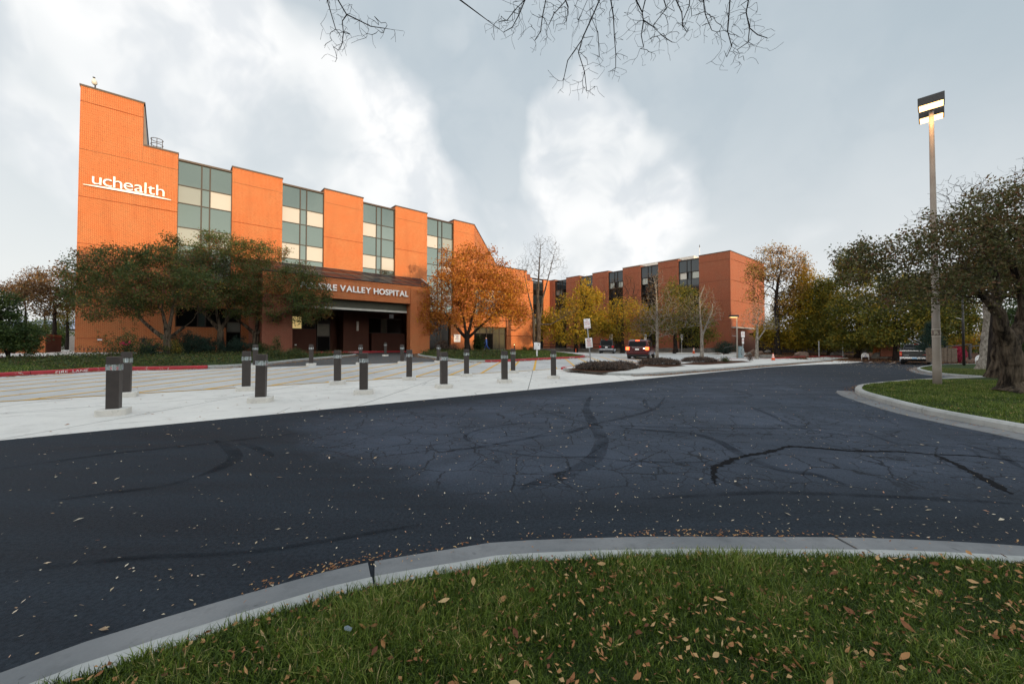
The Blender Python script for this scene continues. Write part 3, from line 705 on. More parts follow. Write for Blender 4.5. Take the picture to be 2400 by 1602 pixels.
marks = [([cpx(900, 185), cpx(880, 250), cpx(915, 330), cpx(955, 400), cpx(960, 450), cpx(920, 530), cpx(800, 600), cpx(640, 650), cpx(520, 700)], .26),
         ([cpx(130, 490), cpx(400, 445), cpx(620, 405), cpx(800, 380), cpx(930, 335), cpx(1100, 300), cpx(1260, 250), cpx(1310, 190)], .14),
         ([cpx(940, 340), cpx(1300, 355), cpx(1700, 360), cpx(2349, 362)], .10),
         ([cpx(940, 345), cpx(1200, 370), cpx(1450, 390), cpx(1600, 430), cpx(1760, 520), cpx(1950, 590), cpx(2150, 620), cpx(2349, 690)], .17),
         ([cpx(300, 465), cpx(210, 410), cpx(290, 370), cpx(500, 335), cpx(760, 330), cpx(930, 340)], .08),
         ([cpx(300, 465), cpx(430, 495), cpx(650, 520), cpx(900, 520), cpx(1100, 540), cpx(1400, 550), cpx(1560, 545)], .08),
         ([cpx(1200, 200), cpx(1210, 240), cpx(1260, 262)], .14),
         ([cpx(1650, 140), cpx(1790, 178), cpx(1700, 190), cpx(1560, 190)], .10),
         ([cpx(600, 245), cpx(700, 225), cpx(1000, 180)], .06), ([cpx(600, 245), cpx(700, 285), cpx(900, 335)], .06),
         ([cpx(1780, 240), cpx(1900, 290), cpx(2060, 360), cpx(2349, 405)], .12),
         ([(505, 1032), (535, 1048), (551, 1066), (545, 1080), (520, 1095), (470, 1115)], .20),
         ([(560, 1038), (600, 1050), (640, 1070)], .14), ([(470, 1115), (380, 1140), (260, 1155), (120, 1175)], .10),
         ([(0, 1345), (300, 1310), (620, 1290), (1000, 1262 - 35)], .07), ([(0, 1100), (250, 1065), (480, 1040), (700, 1015)], .12),
         ([(2020, 1010), (2110, 1040), (2260, 1050), (2300, 1075)], .07), ([(2250, 1040), (2330, 1062), (2400, 1100)], .10), ([(1500, 1170), (1800, 1155), (2100, 1165), (2400, 1182)], .10)]
for pts, w in marks: ribbon('tyre_mark', pts, w * .8, .008, M_TYRE_MARK, .06, kind='structure')

# ------------------------------------------------------------------ main hospital building (local axes: a along the front, b into the block)
BANDS = [1.9, 5.5, 9.14, 12.72, 16.36]
def pier(parent, x0, x1, z0, z1, depth=1.2, y0=0.0, mat=None, axis='a', name='pier', bands=BANDS, ends=(0, 0)):
    """brick pier of stacked panels with recessed joints; front plane at y0"""
    mat = mat or M_BRICK
    cuts = [z0] + [b for b in bands if z0 + .3 < b < z1 - .3] + [z1]
    bk = MB(); bk.box(x0 + .04, x1 - .04, y0 + .045, y0 + depth, z0, z1 - .01)
    root = bk.obj(name, M_BRICK_D, parent)
    for i in range(len(cuts) - 1):
        a = cuts[i] + (.016 if i else 0); b = cuts[i + 1] - (.016 if i < len(cuts) - 2 else 0)
        MB().box(x0, x1, y0, y0 + depth - .01, a, b).obj('brick_panel', mat, root)
    return root
def coping(parent, x0, x1, y0, y1, z, name='coping'):
    return MB().box(x0 - .05, x1 + .05, y0 - .06, y1, z + .003, z + .13).obj(name, M_COPING, parent)
def bay(parent, x0, x1, rows, kinds, y0=.22, cols=(.425, .155, .42), top=17.35, mats=None, fr=.05, depth=.12):
    """rows: z edges from the top down; kinds[r][c] = pane material"""
    W = x1 - x0; xs = [x0, x0 + W * cols[0], x0 + W * (cols[0] + cols[1]), x1] if len(cols) == 3 else [x0 + W * c for c in cols]
    mb = MB(); z0, z1 = rows[-1], rows[0]
    for x in xs: 
        lo = max(x0, x - fr); hi = min(x1, x + fr); mb.box(lo, hi, y0, y0 + depth, z0, z1)
    for z in rows:
        for i in range(len(xs) - 1):
            mb.box(xs[i] + fr, xs[i + 1] - fr, y0 + .006, y0 + depth, z - fr * .8, z + fr * .8)
    fo = mb.obj('window_frame', M_BRONZE, parent)
    for r in range(len(rows) - 1):
        for c in range(len(xs) - 1):
            m = kinds[r][c]
            j = random.uniform(-.004, .004)
            MB().box(xs[c] + fr + .004, xs[c + 1] - fr - .004, y0 + .06 + j, y0 + .085 + j, rows[r + 1] + fr * .8 + .004, rows[r] - fr * .8 - .004).obj('pane', m, fo)
    return fo
hosp = empty('hospital_building', (C0.x, C0.y, 0), ROT, label='four storey orange brick hospital block with taller stair tower and green glass bays', cat='building')
AP = [0, 3.55, 5.77, 9.60, 13.67, 17.54, 21.62, 25.42, 29.60, 33.51, 36.78]
# tower: two widths
def tower():
    root = MB().box(.05, 3.5, .045, 9, 0, 21.15).obj('stair_tower', M_BRICK_D, hosp)
    for a, b in ((-.1, 1.885), (1.917, 5.484), (5.516, 9.124), (9.156, 12.704), (12.736, 16.344)):
        MB().box(0, 5.77, 0, 1.2, a, b).obj('brick_panel', M_BRICK, root)
        MB().box(0, .3, 1.2, 9.05, a, b).obj('brick_panel', M_BRICK, root)
    for a, b in ((16.376, 20.034), (20.066, 21.2)):
        MB().box(0, 3.55, 0, 1.2, a, b).obj('brick_panel', M_BRICK, root)
        MB().box(0, .3, 1.2, 9.05, a, b).obj('brick_panel', M_BRICK, root)
    MB().box(3.56, 5.77, 0, 1.2, 16.376, 17.72).obj('brick_panel', M_BRICK, root)
    # rowlock course near the ground: brick heads proud of the wall
    rl = MB()
    x = .02
    while x < 5.7:
        rl.box(x, x + .09, -.012, .05, .98, 1.18); x += .2133
    rl.obj('rowlock_course', M_BRICK_D, hosp, kind='stuff')
    # sloping metal-clad side of the tower top
    MB().add([(3.552, .35, 17.72), (3.552, 9, 17.72), (3.552, 9, 21.15), (3.552, .35, 21.15), (3.80, .35, 17.72), (3.80, 9, 17.72), (3.60, 9, 21.15), (3.60, .35, 21.15)],
             [(0, 1, 2, 3), (7, 6, 5, 4), (0, 4, 5, 1), (1, 5, 6, 2), (2, 6, 7, 3), (3, 7, 4, 0)]).obj('side_cladding', simple('brown_metal_cladding', (.10, .085, .085), .5, .3), hosp)
    coping(hosp, 0, 3.6, 0, 9, 21.2); coping(hosp, 3.66, 5.77, 0, 1.5, 17.72)
tower()
MB().box(3.6, AP[10] - .2, 1.2, 22, 5.5, 17.3).obj('roof_block', M_BRICK_D, hosp)
MB().box(.3, AP[10] - .2, 3.2, 22, 0, 5.4).obj('ground_floor_core', M_BLACK, hosp)
for i in (3, 5, 7, 9):
    lo = 5.53
    pier(hosp, AP[i], AP[i + 1], lo, 17.72)
    coping(hosp, AP[i], AP[i + 1], 0, 1.5, 17.72)
rows = [17.27, 15.18, 13.64, 11.55, 10.03, 7.93, 6.4, 5.5]
S, O, B1_, B2_ = M_SPAN, M_OPEN, M_BLIND, M_BLIND2
def kk(v1, v2, v3=(B2_, O, B2_)): return [(S, S, S), v1, (S, S, S), v2, (S, S, S), v3, (S, S, S)]
bay(hosp, AP[2], AP[3], rows, kk((B2_, O, B1_), (B2_, O, B2_)))
bay(hosp, AP[4], AP[5], rows, kk((B1_, O, B1_), (B1_, O, B1_)))
bay(hosp, AP[6], AP[7], rows, kk((B1_, O, O), (B1_, O, B1_)))
bay(hosp, AP[8], AP[9], rows, kk((B1_, O, B2_), (O, O, B1_)))
for i in (2, 4, 6, 8): 
    MB().box(AP[i] + .003, AP[i + 1] - .003, .12, 1.4, 17.275, 17.42).obj('coping', M_COPING, hosp)
# ground storey
def gwall(x0, x1, z0, z1, y0=0, d=1, m=None, nm='ground_wall'): return MB().box(x0, x1, y0, y0 + d, z0, z1).obj(nm, m or M_BRICK, hosp)
gwall(5.775, 9.30, 0, 2.95, .05); gwall(5.775, 12.0, 4.7, 5.47, .05)
bay(hosp, 5.8, 9.28, [4.68, 2.98], [(M_BLACKG, M_OPEN, M_BLACKG)], y0=.2)
bay(hosp, 9.32, 10.42, [4.68, 3.5, 2.55, .5], [(M_BLACKG,), (M_BLIND2,), (M_BLACKG,)], y0=.2, cols=(0, 1))
gwall(10.45, 12.0, 0, 4.69, 0)
MB().tube([(12.06, -.05, .4), (12.06, -.05, 5.4)], .05, 6).obj('downpipe', M_DARKMET, hosp)
gwall(12.0, 36.78, 0, 5.47, 1.0, .6, M_BRICK_SHADE)
# under the portico: brick coloured dark in place of deep shade
gwall(13.2, 16.9, 0.3, 3.0, .1, .5, M_BRICK_SHADE); bay(hosp, 13.2, 16.9, [4.3, 3.02], [(M_WARM, M_WARM, M_BLACKG)], y0=.2, cols=(.35, .3, .35))
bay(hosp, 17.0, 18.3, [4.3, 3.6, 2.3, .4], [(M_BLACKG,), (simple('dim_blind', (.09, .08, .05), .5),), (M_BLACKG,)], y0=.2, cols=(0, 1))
gwall(18.35, 19.0, 0.3, 5.3, .6, .3, M_BRICK_SHADE); gwall(19.2, 21.9, 0.3, 4.9, -1.2, 1.6, M_BRICK_SHADE)
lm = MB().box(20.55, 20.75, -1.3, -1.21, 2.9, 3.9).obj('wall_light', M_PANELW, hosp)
gwall(22.6, 26.6, .3, 2.7, -.2, .4, M_BRICK_SHADE); bay(hosp, 22.0, 26.4, [4.4, 2.75], [(M_BLACKG, M_OPEN, M_BLACKG)], y0=.2)
gwall(26.9, 29.0, .3, 5.2, -.6, 1.5, M_BRICK_D)
MB().box(24.8, 25.3, .1, .16, 4.5, 4.95).obj('notice_panel', M_STEEL, hosp)
gwall(29.05, 30.0, 0, 5.47, 0)
bay(hosp, 30.05, 33.05, [4.6, 3.4, .4], [(M_BLACKG,) * 3, (M_BLACKG,) * 3], y0=.3)
gwall(30.0, 36.78, 4.65, 5.47, .02, .9)
gwall(33.1, 36.78, 0, 4.63, 0)
for a_, z_ in ((14.9, 1.35), (35.9, 1.5)):
    MB().box(a_, a_ + .16, -.09, -.003 if a_ > 30 else .1, z_, z_ + .1).obj('wall_lamp', M_WPLAST, hosp)
MB().box(1.2, 1.45, -.12, -.003, 1.75, 1.85).obj('wall_lamp', M_WPLAST, hosp)
# chamfered return
chf = MB()
ch_d = Vector((.7071, .7071)); ch_n = Vector((.7071, -.7071))
def CH(k, o, z): p = Vector((36.78, 0)) + ch_d * k + ch_n * o; return (p.x, p.y, z)
def chbox(k0, k1, o0, o1, z0, z1):
    return MB().add([CH(k0, o0, z0), CH(k1, o0, z0), CH(k1, o1, z0), CH(k0, o1, z0), CH(k0, o0, z1), CH(k1, o0, z1), CH(k1, o1, z1), CH(k0, o1, z1)],
                    [(0, 3, 2, 1), (4, 5, 6, 7), (0, 1, 5, 4), (1, 2, 6, 5), (2, 3, 7, 6), (3, 0, 4, 7)])
chr_ = chbox(.1, 31, -3, -.36, 0, 17.6).obj('side_wing', M_BRICK_D, hosp)
wins = [1.0, 4.1, 8.4, 12.0, 16.0, 20.5, 25.0]
for a, b in ((12.75, 16.33), (9.17, 12.69), (5.53, 9.11)):
    lo, hi = b - 2.65, b - 1.0
    chbox(0, 31, -.4, 0, a, lo).obj('brick_panel', M_BRICK, chr_); chbox(0, 31, -.4, 0, hi, b).obj('brick_panel', M_BRICK, chr_)
    prev = 0
    for w in wins + [31]:
        chbox(prev, w if w < 31 else 31, -.399, 0, lo + .001, hi - .001).obj('brick_panel', M_BRICK, chr_); prev = w + 1.5
        if w < 31:
            f_ = chbox(w + .02, w + 1.48, -.34, -.25, lo + .01, hi - .01).obj('side_window', M_BRONZE, hosp)
            chbox(w + .09, w + .70, -.25, -.235, lo + .08, hi - .08).obj('pane', M_BLIND2, f_); chbox(w + .78, w + 1.41, -.25, -.235, lo + .08, hi - .08).obj('pane', M_OPEN, f_)
chbox(0, 31, -.4, 0, 16.39, 17.72).obj('brick_panel', M_BRICK, chr_)
chbox(0, 31, -.6, .06, 17.723, 17.85).obj('coping', M_COPING, hosp)
# lower block running on from the front
def blk():
    r = MB().box(37.0, 47.8, .5, 16, 4, 12.3).obj('low_block', M_BRICK_D, hosp)
    for a, b in ((9.17, 12.6),):
        MB().box(36.79, 46.6, 0, .55, a, b).obj('brick_panel', M_BRICK, r)
    MB().box(42.6, 46.6, 0, .55, 5.53, 9.11).obj('brick_panel', M_BRICK, r)
    MB().box(36.79, 46.6, 0, .55, 3.9, 5.47).obj('brick_panel', M_BRICK, r)
    MB().box(42.6, 46.6, 0, .55, 2.72, 3.86).obj('brick_panel', M_BRICK, r)
    MB().box(42.6, 47.9, -.02, .55, .2, 2.66).obj('brick_panel', M_BRICK, r)
    MB().box(46.61, 47.9, 0, 8, 2.72, 11.2).obj('brick_panel', M_BRICK, r)
    bay(hosp, 36.8, 42.58, [9.13, 7.4, 5.5], [(O, B1_, B2_), (S, S, S)], y0=.2, cols=(.33, .34, .33))
    bay(hosp, 36.8, 42.58, [3.86, 3.0, .45], [(M_DIMB,) * 5, (M_BLACKG, M_BLACKG, M_BLACKG, M_DIMB, M_DIMB)], y0=.25, cols=(0, .2, .4, .6, .8, 1))
    coping(hosp, 36.8, 46.6, 0, 8, 12.6); coping(hosp, 46.66, 47.9, 0, 8, 11.2)
    MB().box(45.3, 45.5, -.1, -.003, 5.0, 5.2).obj('wall_lamp', M_WPLAST, hosp)
blk()
# link between block and wing
MB().box(50, 79.2, 26.9, 40, 0, 17.2).obj('link_block', M_BRICK_D, hosp)
pier(hosp, 76.9, 79.2, 0.2, 17.72, .6, 26.3); pier(hosp, 66, 72.9, .2, 17.72, .6, 26.3)
rw = [17.2, 15.1, 13.6, 11.5, 10.0, 7.9, 6.4, 4.3, 2.8, .4]
W_, K_, D_ = M_SPANW, M_BLACKG, M_BLACKG
bay(hosp, 72.95, 76.88, rw, [(W_,) * 3, (K_, D_, K_), (W_,) * 3, (K_,) * 3, (W_,) * 3, (B2_, K_, K_), (W_,) * 3, (K_,) * 3, (W_,) * 3], y0=26.5)
coping(hosp, 66, 79.15, 26.3, 27.5, 17.73)
# ladder and hoop cage on the tower, security light at the corner
lad = MB()
for dx in (-.22, .22): lad.tube([(4.35 + dx, 3.0, 17.45), (4.35 + dx, 3.0, 19.0)], .03, 6)
for z in np.arange(17.6, 19.0, .3): lad.tube([(4.13, 3.0, z), (4.57, 3.0, z)], .02, 5)
for z in (18.1, 18.6, 19.05, 19.5):
    lad.tube([(4.35 + .42 * math.cos(t), 3.0 - .35 + .42 * math.sin(t), z) for t in np.linspace(0, 2 * math.pi, 13)], .028, 5)
for t in (-2.6, -1.57, -.5): lad.tube([(4.35 + .42 * math.cos(t), 2.65 + .42 * math.sin(t), 17.6), (4.35 + .42 * math.cos(t), 2.65 + .42 * math.sin(t), 19.5)], .025, 5)
lad.obj('caged_ladder', M_COPING, hosp)
def rooflight():
    t = empty('rooftop_lamp', tuple(FW(.75, .25)) + (21.33,), ROT, label='small beige lamp on a short stalk at the tower roof corner', cat='lamp')
    MB().tube([(0, 0, 0), (0, 0, .35)], .045, 8).obj('stalk', M_DARKMET, t)
    MB().tube([(0, 0, .33), (-.03, -.05, .42), (-.05, -.1, .62), (-.06, -.12, .78)], [.10, .17, .15, .05], 10).obj('lamp_head', M_PANELW, t, smooth=True)
    MB().tube([(-.06, -.12, .79), (-.06, -.12, .86)], [.05, .09], 8).obj('sensor', M_DARKMET, t)
rooflight()

# ---- lettering
def text_mesh(txt, size, ext=.03, fat=0.0):
    cu = bpy.data.curves.new('txt', 'FONT'); cu.body = txt; cu.size = size; cu.extrude = ext; cu.offset = fat; cu.resolution_u = 4
    o = bpy.data.objects.new('txt', cu); COL.objects.link(o); bpy.context.view_layer.update()
    dg = bpy.context.evaluated_depsgraph_get(); me = bpy.data.meshes.new_from_object(o.evaluated_get(dg))
    bpy.data.objects.remove(o); me.materials.clear(); return me
def extent(me):
    xs = [v.co.x for v in me.vertices]; return (min(xs), max(xs)) if xs else (0, 0)
def letters(txt, h, x0, x1, ext, fat, gap, parent, xf, mat, name='letter'):
    """letters laid between x0 and x1; xf(Vector)->local placement"""
    ms = []; x = 0
    for c in txt:
        if c == ' ': x += h * .38; continue
        me = text_mesh(c, h / .73 if not c.islower() else h / .73, ext, fat); a, b = extent(me)
        ms.append((me, x - a)); x += (b - a) + gap
    tot = x - gap; s = (x1 - x0) / tot
    for me, off_ in ms:
        for v in me.vertices: v.co = xf((v.co.x + off_) * s + x0, v.co.y, v.co.z)
        me.update(); link(name, me, mat, parent)
sg = empty('lettered_sign', (C0.x, C0.y, 0), ROT, label='white raised letters uchealth above a tapering line high on the brick tower', cat='sign')
letters('uchealth', .93, .73, 4.93, .05, -.004, .07, sg, lambda x, y, z: Vector((x, -.12 - z, 13.80 + y - (x - 3) * .0)), M_WHITE)
sw = MB(); ns = 24; vs = []; fs = []
for i in range(ns + 1):
    t = i / ns; x = .265 + t * 5.1; h = .015 + .075 * math.sin(math.pi * min(1, t * 1.15 if t < .87 else 1)) if t < .95 else .03
    zc = 13.62 + .10 * math.sin(math.pi * t) * .6
    h = .02 + .06 * math.sin(math.pi * t)
    vs += [(x, -.17, zc - h), (x, -.17, zc + h), (x, -.07, zc + h), (x, -.07, zc - h)]
for i in range(ns):
    for j in range(4): fs.append((4 * i + j, 4 * i + (j + 1) % 4, 4 * i + 4 + (j + 1) % 4, 4 * i + 4 + j))
fs += [(3, 2, 1, 0), (4 * ns, 4 * ns + 1, 4 * ns + 2, 4 * ns + 3)]
sw.add(vs, fs).obj('underline', M_WHITE, sg)
# ---- portico
por = empty('entrance_portico', (C0.x, C0.y, 0), ROT, label='brick entrance portico with dark glass lean-to roof below the glazed bays', cat='portico')
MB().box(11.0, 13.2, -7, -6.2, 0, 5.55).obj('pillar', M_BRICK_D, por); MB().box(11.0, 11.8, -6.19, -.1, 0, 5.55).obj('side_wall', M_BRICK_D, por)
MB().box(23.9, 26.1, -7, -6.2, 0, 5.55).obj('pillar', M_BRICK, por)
MB().box(25.4, 26.1, -6.19, -4.9, 0, 5.55).obj('side_wall', M_BRICK, por)
fa = MB().box(11.0, 26.1, -6.96, -6.25, 5.553, 7.30).obj('fascia_wall', M_BRICK_D, por)
MB().box(11.0, 23.88, -7.0, -6.97, 5.553, 7.16).obj('brick_panel', M_BRICK, fa); MB().box(23.91, 26.1, -7.0, -6.97, 5.553, 7.16).obj('brick_panel', M_BRICK, fa)
sl = MB(); x = 11.0
while x < 26.05: sl.box(x, x + .062, -7.0, -6.9, 7.17, 7.36); x += .0717
sl.obj('soldier_course', M_BRICK, fa, kind='stuff')
MB().box(25.9, 26.1, -6.24, -.1, 5.553, 7.36).obj('side_wall', M_BRICK, por)
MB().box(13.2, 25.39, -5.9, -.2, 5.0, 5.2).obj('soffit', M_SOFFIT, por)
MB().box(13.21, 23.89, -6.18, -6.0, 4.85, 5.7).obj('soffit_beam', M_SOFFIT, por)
MB().box(13.21, 23.89, -6.24, -5.95, 4.66, 4.845).obj('soffit_edge', M_TRIM, por)
# lean-to skylight
z_hi, z_lo = 9.45, 7.42
def SK(a, t, o=0.0):
    """t=0 at the wall, 1 at the eave"""
    return (a, -.05 - 6.95 * t, z_hi + (z_lo - z_hi) * t + o)
ad_ = [10.7 + 1.385 * i for i in range(14)]
ml = MB()
for a in ad_:
    at = a; ab_ = min(a, 26.3)
    ml.bar(SK(at, 0, .012), (ab_ + 0, SK(0, 1)[1], z_lo + .012), .07, .05)
for t in (0.0, .55, 1.0): ml.bar(SK(10.7, t, .03), SK(ad_[-1] if t < .5 else (27.4 if t < .8 else 26.3), t, .012), .07, .045)
fr_ = ml.obj('skylight_frame', M_DARKMET, por)
for i in range(13):
    for t0, t1 in ((0, .55), (.55, 1)):
        a0, a1 = ad_[i], ad_[i + 1]
        if a0 > 26.3 and t1 == 1: continue
        def q(a, t):
            lim = 28.7 + (26.3 - 28.7) * t
            return SK(min(a, lim), t)
        p = [q(a0, t0), q(a1, t0), q(a1, t1), q(a0, t1)]
        mb = MB().add([(x_, y_, z_) for x_, y_, z_ in p] + [(x_, y_, z_ - .03) for x_, y_, z_ in p], [(0, 1, 2, 3), (7, 6, 5, 4), (0, 4, 5, 1), (1, 5, 6, 2), (2, 6, 7, 3), (3, 7, 4, 0)])
        mb.obj('pane', random.choice([M_SKYL, M_SKYL, M_SKYLB]) if t0 == 0 else random.choice([M_SKYLB, M_SKYL, M_SKYLB]), fr_)
MB().add([(28.7, -.05, z_hi), (26.3, -7.0, z_lo), (28.7, -.05, 5.6), (26.15, -6.9, 7.3)], [(0, 1, 3), (0, 3, 2)]).obj('gable', M_SKYLB, por)
MB().bar((28.75, -.1, z_hi + .02), (26.35, -7.0, z_lo + .02), .12, .14).obj('gable_rafter', M_TRIM, por)
sg2 = empty('lettered_sign', (C0.x, C0.y, 0), ROT, label='white capitals POUDRE VALLEY HOSPITAL across the portico brick', cat='sign')
letters('POUDRE VALLEY HOSPITAL', .56, 13.75, 23.6, .05, .016, .05, sg2, lambda x, y, z: Vector((x, -7.10 - z, 6.24 + y)), M_WHITE)
# white notice on the wall
nt = empty('wall_notice', (C0.x, C0.y, 0), ROT, label='small white sign with red lines of writing on the brick beside the orange tree trunk', cat='sign')
MB().box(33.55, 34.55, -.05, -.004, 1.75, 2.75).obj('board', M_SIGN, nt)
def flat_text(txt, h, parent, loc, rz, mat, wid=None, name='lettering'):
    me = text_mesh(txt, h / .73, .001, .0)
    a, b = extent(me); s = (wid / (b - a)) if wid else 1
    for v in me.vertices: v.co = Vector(((v.co.x - (a + b) / 2) * s, -v.co.z, v.co.y - h / 2))
    o = link(name, me, mat, parent); o.location = loc; o.rotation_euler = (0, 0, rz); return o
for i, t in enumerate(('MAIN', 'ENTRANCE', '>')): flat_text(t, .14, nt, (34.05, -.055, 2.5 - i * .28), 0, M_REDP, None if i != 1 else .75)

# ------------------------------------------------------------------ hospital wing
wing = empty('hospital_wing', (C0.x, C0.y, 0), ROT, label='long four storey brick wing behind the autumn trees with dark recessed windows', cat='building')
PA = 79.15
def bpx(px): t = (px - 1200) / F_PX; return (26.87 - 81.8 * t) / (.6547 + .7559 * t)
wb = [1713.6, 1640, 1591, 1543.7, 1502.4, 1460.7, 1426.2, 1389.2, 1358.5, 1327.4, 1300.6, 1288.6]
wv = [bpx(p) for p in wb]
MB().box(PA + 1.5, PA + 17, wv[0] + .1, wv[-1] + 2, 0, 17.3).obj('wing_core', M_BRICK_D, wing)
sub = empty('front_rows', (0, 0, 0)); sub.parent = wing
# front elements: local frame turned so x' runs along +b
def wpier(b0, b1, z0=0.3, z1=17.72, inner=1.8):
    bk = MB().box(PA + .045, PA + inner, b0 + .04, b1 - .04, z0, z1 - .02).obj('pier', M_BRICK_D, wing)
    cuts = [z0, 5.5, 9.14, 12.72, 16.36, z1]
    for i in range(5):
        MB().box(PA, PA + inner - .02, b0, b1, cuts[i] + (.04 if i else 0), cuts[i + 1] - (.04 if i < 4 else 0)).obj('brick_panel', M_BRICK_W, bk)
    MB().box(PA - .06, PA + 2, b0 - .05, b1 + .05, z1 + .003, z1 + .12).obj('coping', M_COPING, wing)
def wbay(b0, b1, lit=False):
    xs = [b0, b0 + (b1 - b0) * .40, b0 + (b1 - b0) * .60, b1]
    tops = [(17.3, 15.1, .25, 'S'), (15.1, 13.75, .45, 'V'), (13.75, 11.8, .25 if lit else .9, 'S'), (11.8, 10.1, 1.3, 'K'), (10.1, 8.4, 1.3, 'V'), (8.4, 6.6, 1.3, 'K'), (6.6, 4.8, 1.3, 'V'), (4.8, .3, 1.3, 'K')]
    fo = MB()
    for x in xs: fo.box(PA + .2, PA + 1.45, x - .05, x + .05, .3, 17.3)
    for z in (17.3, 15.1, 13.75, 11.8, 10.1, 8.4, 6.6, 4.8): fo.box(PA + .23, PA + 1.4, b0 + .06, b1 - .06, z - .045, z + .045)
    f = fo.obj('window_frame', M_BRONZE, wing)
    for zt, zb, y, k in tops:
        for c in range(3):
            m = M_SPANW if k == 'S' else (M_BLACKG if k == 'K' else random.choice([M_BLACKG, M_SPANW, M_BLIND2]))
            if lit and k == 'V' and zt > 15: m = M_SPANW if c == 1 else (M_BLIND if c == 2 else M_BLIND2)
            MB().box(PA + y + .05, PA + y + .09, xs[c] + .055, xs[c + 1] - .055, zb + .05, zt - .05).obj('pane', m, f)
    MB().box(PA + .1, PA + 1.5, b0 + .01, b1 - .01, 17.35, 17.45).obj('coping', M_COPING, wing)
for i in range(len(wv) - 1):
    if i % 2 == 0: wpier(wv[i], wv[i + 1])
    else: wbay(wv[i], wv[i + 1], i == 1)
# right hand return
for a, b in ((4.55, 5.46), (5.54, 9.1), (9.18, 12.68), (12.76, 16.32), (16.4, 17.71)):
    MB().box(PA + .01, PA + 17.3, wv[0] - .01, wv[0] + .8, a, b).obj('brick_panel', M_BRICK_W, wing)
MB().box(PA - .04, PA + 17.3, wv[0] - .07, wv[0] + 1, 17.72, 17.84).obj('coping', M_COPING, wing)
MB().box(PA + .3, PA + 9.5, wv[0] - .7, wv[0] + .5, 4.30, 4.50).obj('door_canopy', M_TRIM, wing)
MB().box(PA + 2.2, PA + 17.3, wv[0] + .3, wv[0] + 1, 0, 4.29).obj('recessed_wall', M_BRICK_D, wing)
dd = MB().box(PA + 1.2, PA + 6.2, wv[0] + .2, wv[0] + .29, .3, 3.3).obj('glass_door', M_BLACKG, wing)
MB().box(PA + 4.0, PA + 4.8, wv[0] + .185, wv[0] + .197, 2.3, 2.45).obj('door_marking', M_SIGN, dd)
MB().box(PA + 8, PA + 17.2, -7.0, 10, 17.7, 19.75).obj('rooftop_plant_room', M_PANELW, wing)
ant = empty('rooftop_mast', tuple(FW(PA + 1.2, -11.2)) + (17.3,), ROT, label='thin white aerial mast on the roof of the far brick wing', cat='mast')
MB().tube([(0, 0, 0), (0, 0, 2.3)], .035, 6).obj('mast', M_WPLAST, ant); MB().tube([(0, 0, 2.3), (0, 0, 2.75)], [.09, .05], 8).obj('mast_head', M_DARKMET, ant)
MB().bar((-.22, 0, 2.55), (.22, 0, 2.7), .02, .02).obj('cross_rod', M_STEEL, ant)

# retaining wall, planter blocks
rwl = empty('stone_retaining_wall', (0, 0, 0), label='low pale stone retaining wall with dark rail along the far parking bays', cat='wall')
x = XP(1262, 64.5); k = 0
while x < XP(1672, 64.5):
    w = random.uniform(.9, 1.7); h = .82 + random.uniform(-.06, .06)
    if XP(1375, 64.5) < x < XP(1385, 64.5): pass
    MB().box(x, x + w - .02, 64.4 + random.uniform(-.05, .05), 65, -.1, h).obj('stone', M_STONEG, rwl, bevel=.03); x += w
MB().box(XP(1262, 66), XP(1480, 66), 66, 66.1, 1.0, 1.12).obj('rail', M_DARKMET, rwl); MB().box(XP(1262, 66), XP(1480, 66), 66, 66.1, 1.45, 1.53).obj('rail', M_DARKMET, rwl)

# low walls by the tower
lw = empty('low_brick_wall', (C0.x, C0.y, 0), ROT, label='low brick garden wall left of the tower beside the big shrub', cat='wall')
MB().box(-22, -1.47, 0, .4, .1, 2.05).obj('wall', M_BRICK, lw); MB().box(-1.87, -1.47, .41, 6, .1, 2.05).obj('side_wall', M_BRICK_SHADE, lw)  # return wall in the brick that is coloured dark for shade
MB().box(-22, -1.45, -.02, .42, 2.053, 2.2).obj('capping', M_BRICK_D, lw); MB().box(-1.89, -1.45, .43, 6.02, 2.053, 2.2).obj('capping', M_BRICK_D, lw)
tag(MB().box(-1.4, 0, 9.0, 9.3, .1, 2.2).obj('concrete_wall', M_CURB, None), 'grey concrete wall closing the passage between tower and garden wall', 'wall')
bpy.data.objects['concrete_wall'].matrix_world = Matrix.Translation((C0.x, C0.y, 0)) @ Matrix.Rotation(ROT, 4, 'Z')

# low annex on the right, tree shade put into its dark colours
ann = empty('low_annex', (0, 0, 0), label='low shade-toned building with deep eaves under the trees at right', cat='building')
xa, xb = XP(1835, 63), XP(2062, 63)
MB().box(xa, xb, 65, 70, 0, 3.1).obj('wall', simple('shaded_brown_siding', (.022, .015, .013), .9), ann); MB().box(xa - .5, xb + .5, 62, 71, 3.1, 3.45).obj('roof', simple('shade_toned_roof_edge', (.012, .010, .009), .9, 0, .2, 3, .1), ann)
for px in (1850, 1905, 1960, 2015): MB().box(XP(px, 65), XP(px + 30, 65), 64.94, 64.99, .9, 2.4).obj('window', M_BLACKG, ann)
pil = MB().box(XP(2053, 49), XP(2061, 49), 49, 49.45, 0, 2.5).obj('pillar', M_BRICK, ann)
scr = empty('brick_screen', (0, 0, 0), label='pink brick lattice screen wall behind the parked pickup', cat='wall')
for r in range(14):
    for c in range(9):
        if (r + c) % 2 == 0:
            x0 = XP(2066, 48) + c * .235; MB().box(x0, x0 + .2, 48, 48.1, 1.3 + r * .17, 1.3 + r * .17 + .155).obj('brick', M_BRICK, scr)
MB().box(XP(2064, 48), XP(2108, 48), 47.99, 48.12, 0, 1.29).obj('base', M_BRICK_D, scr)
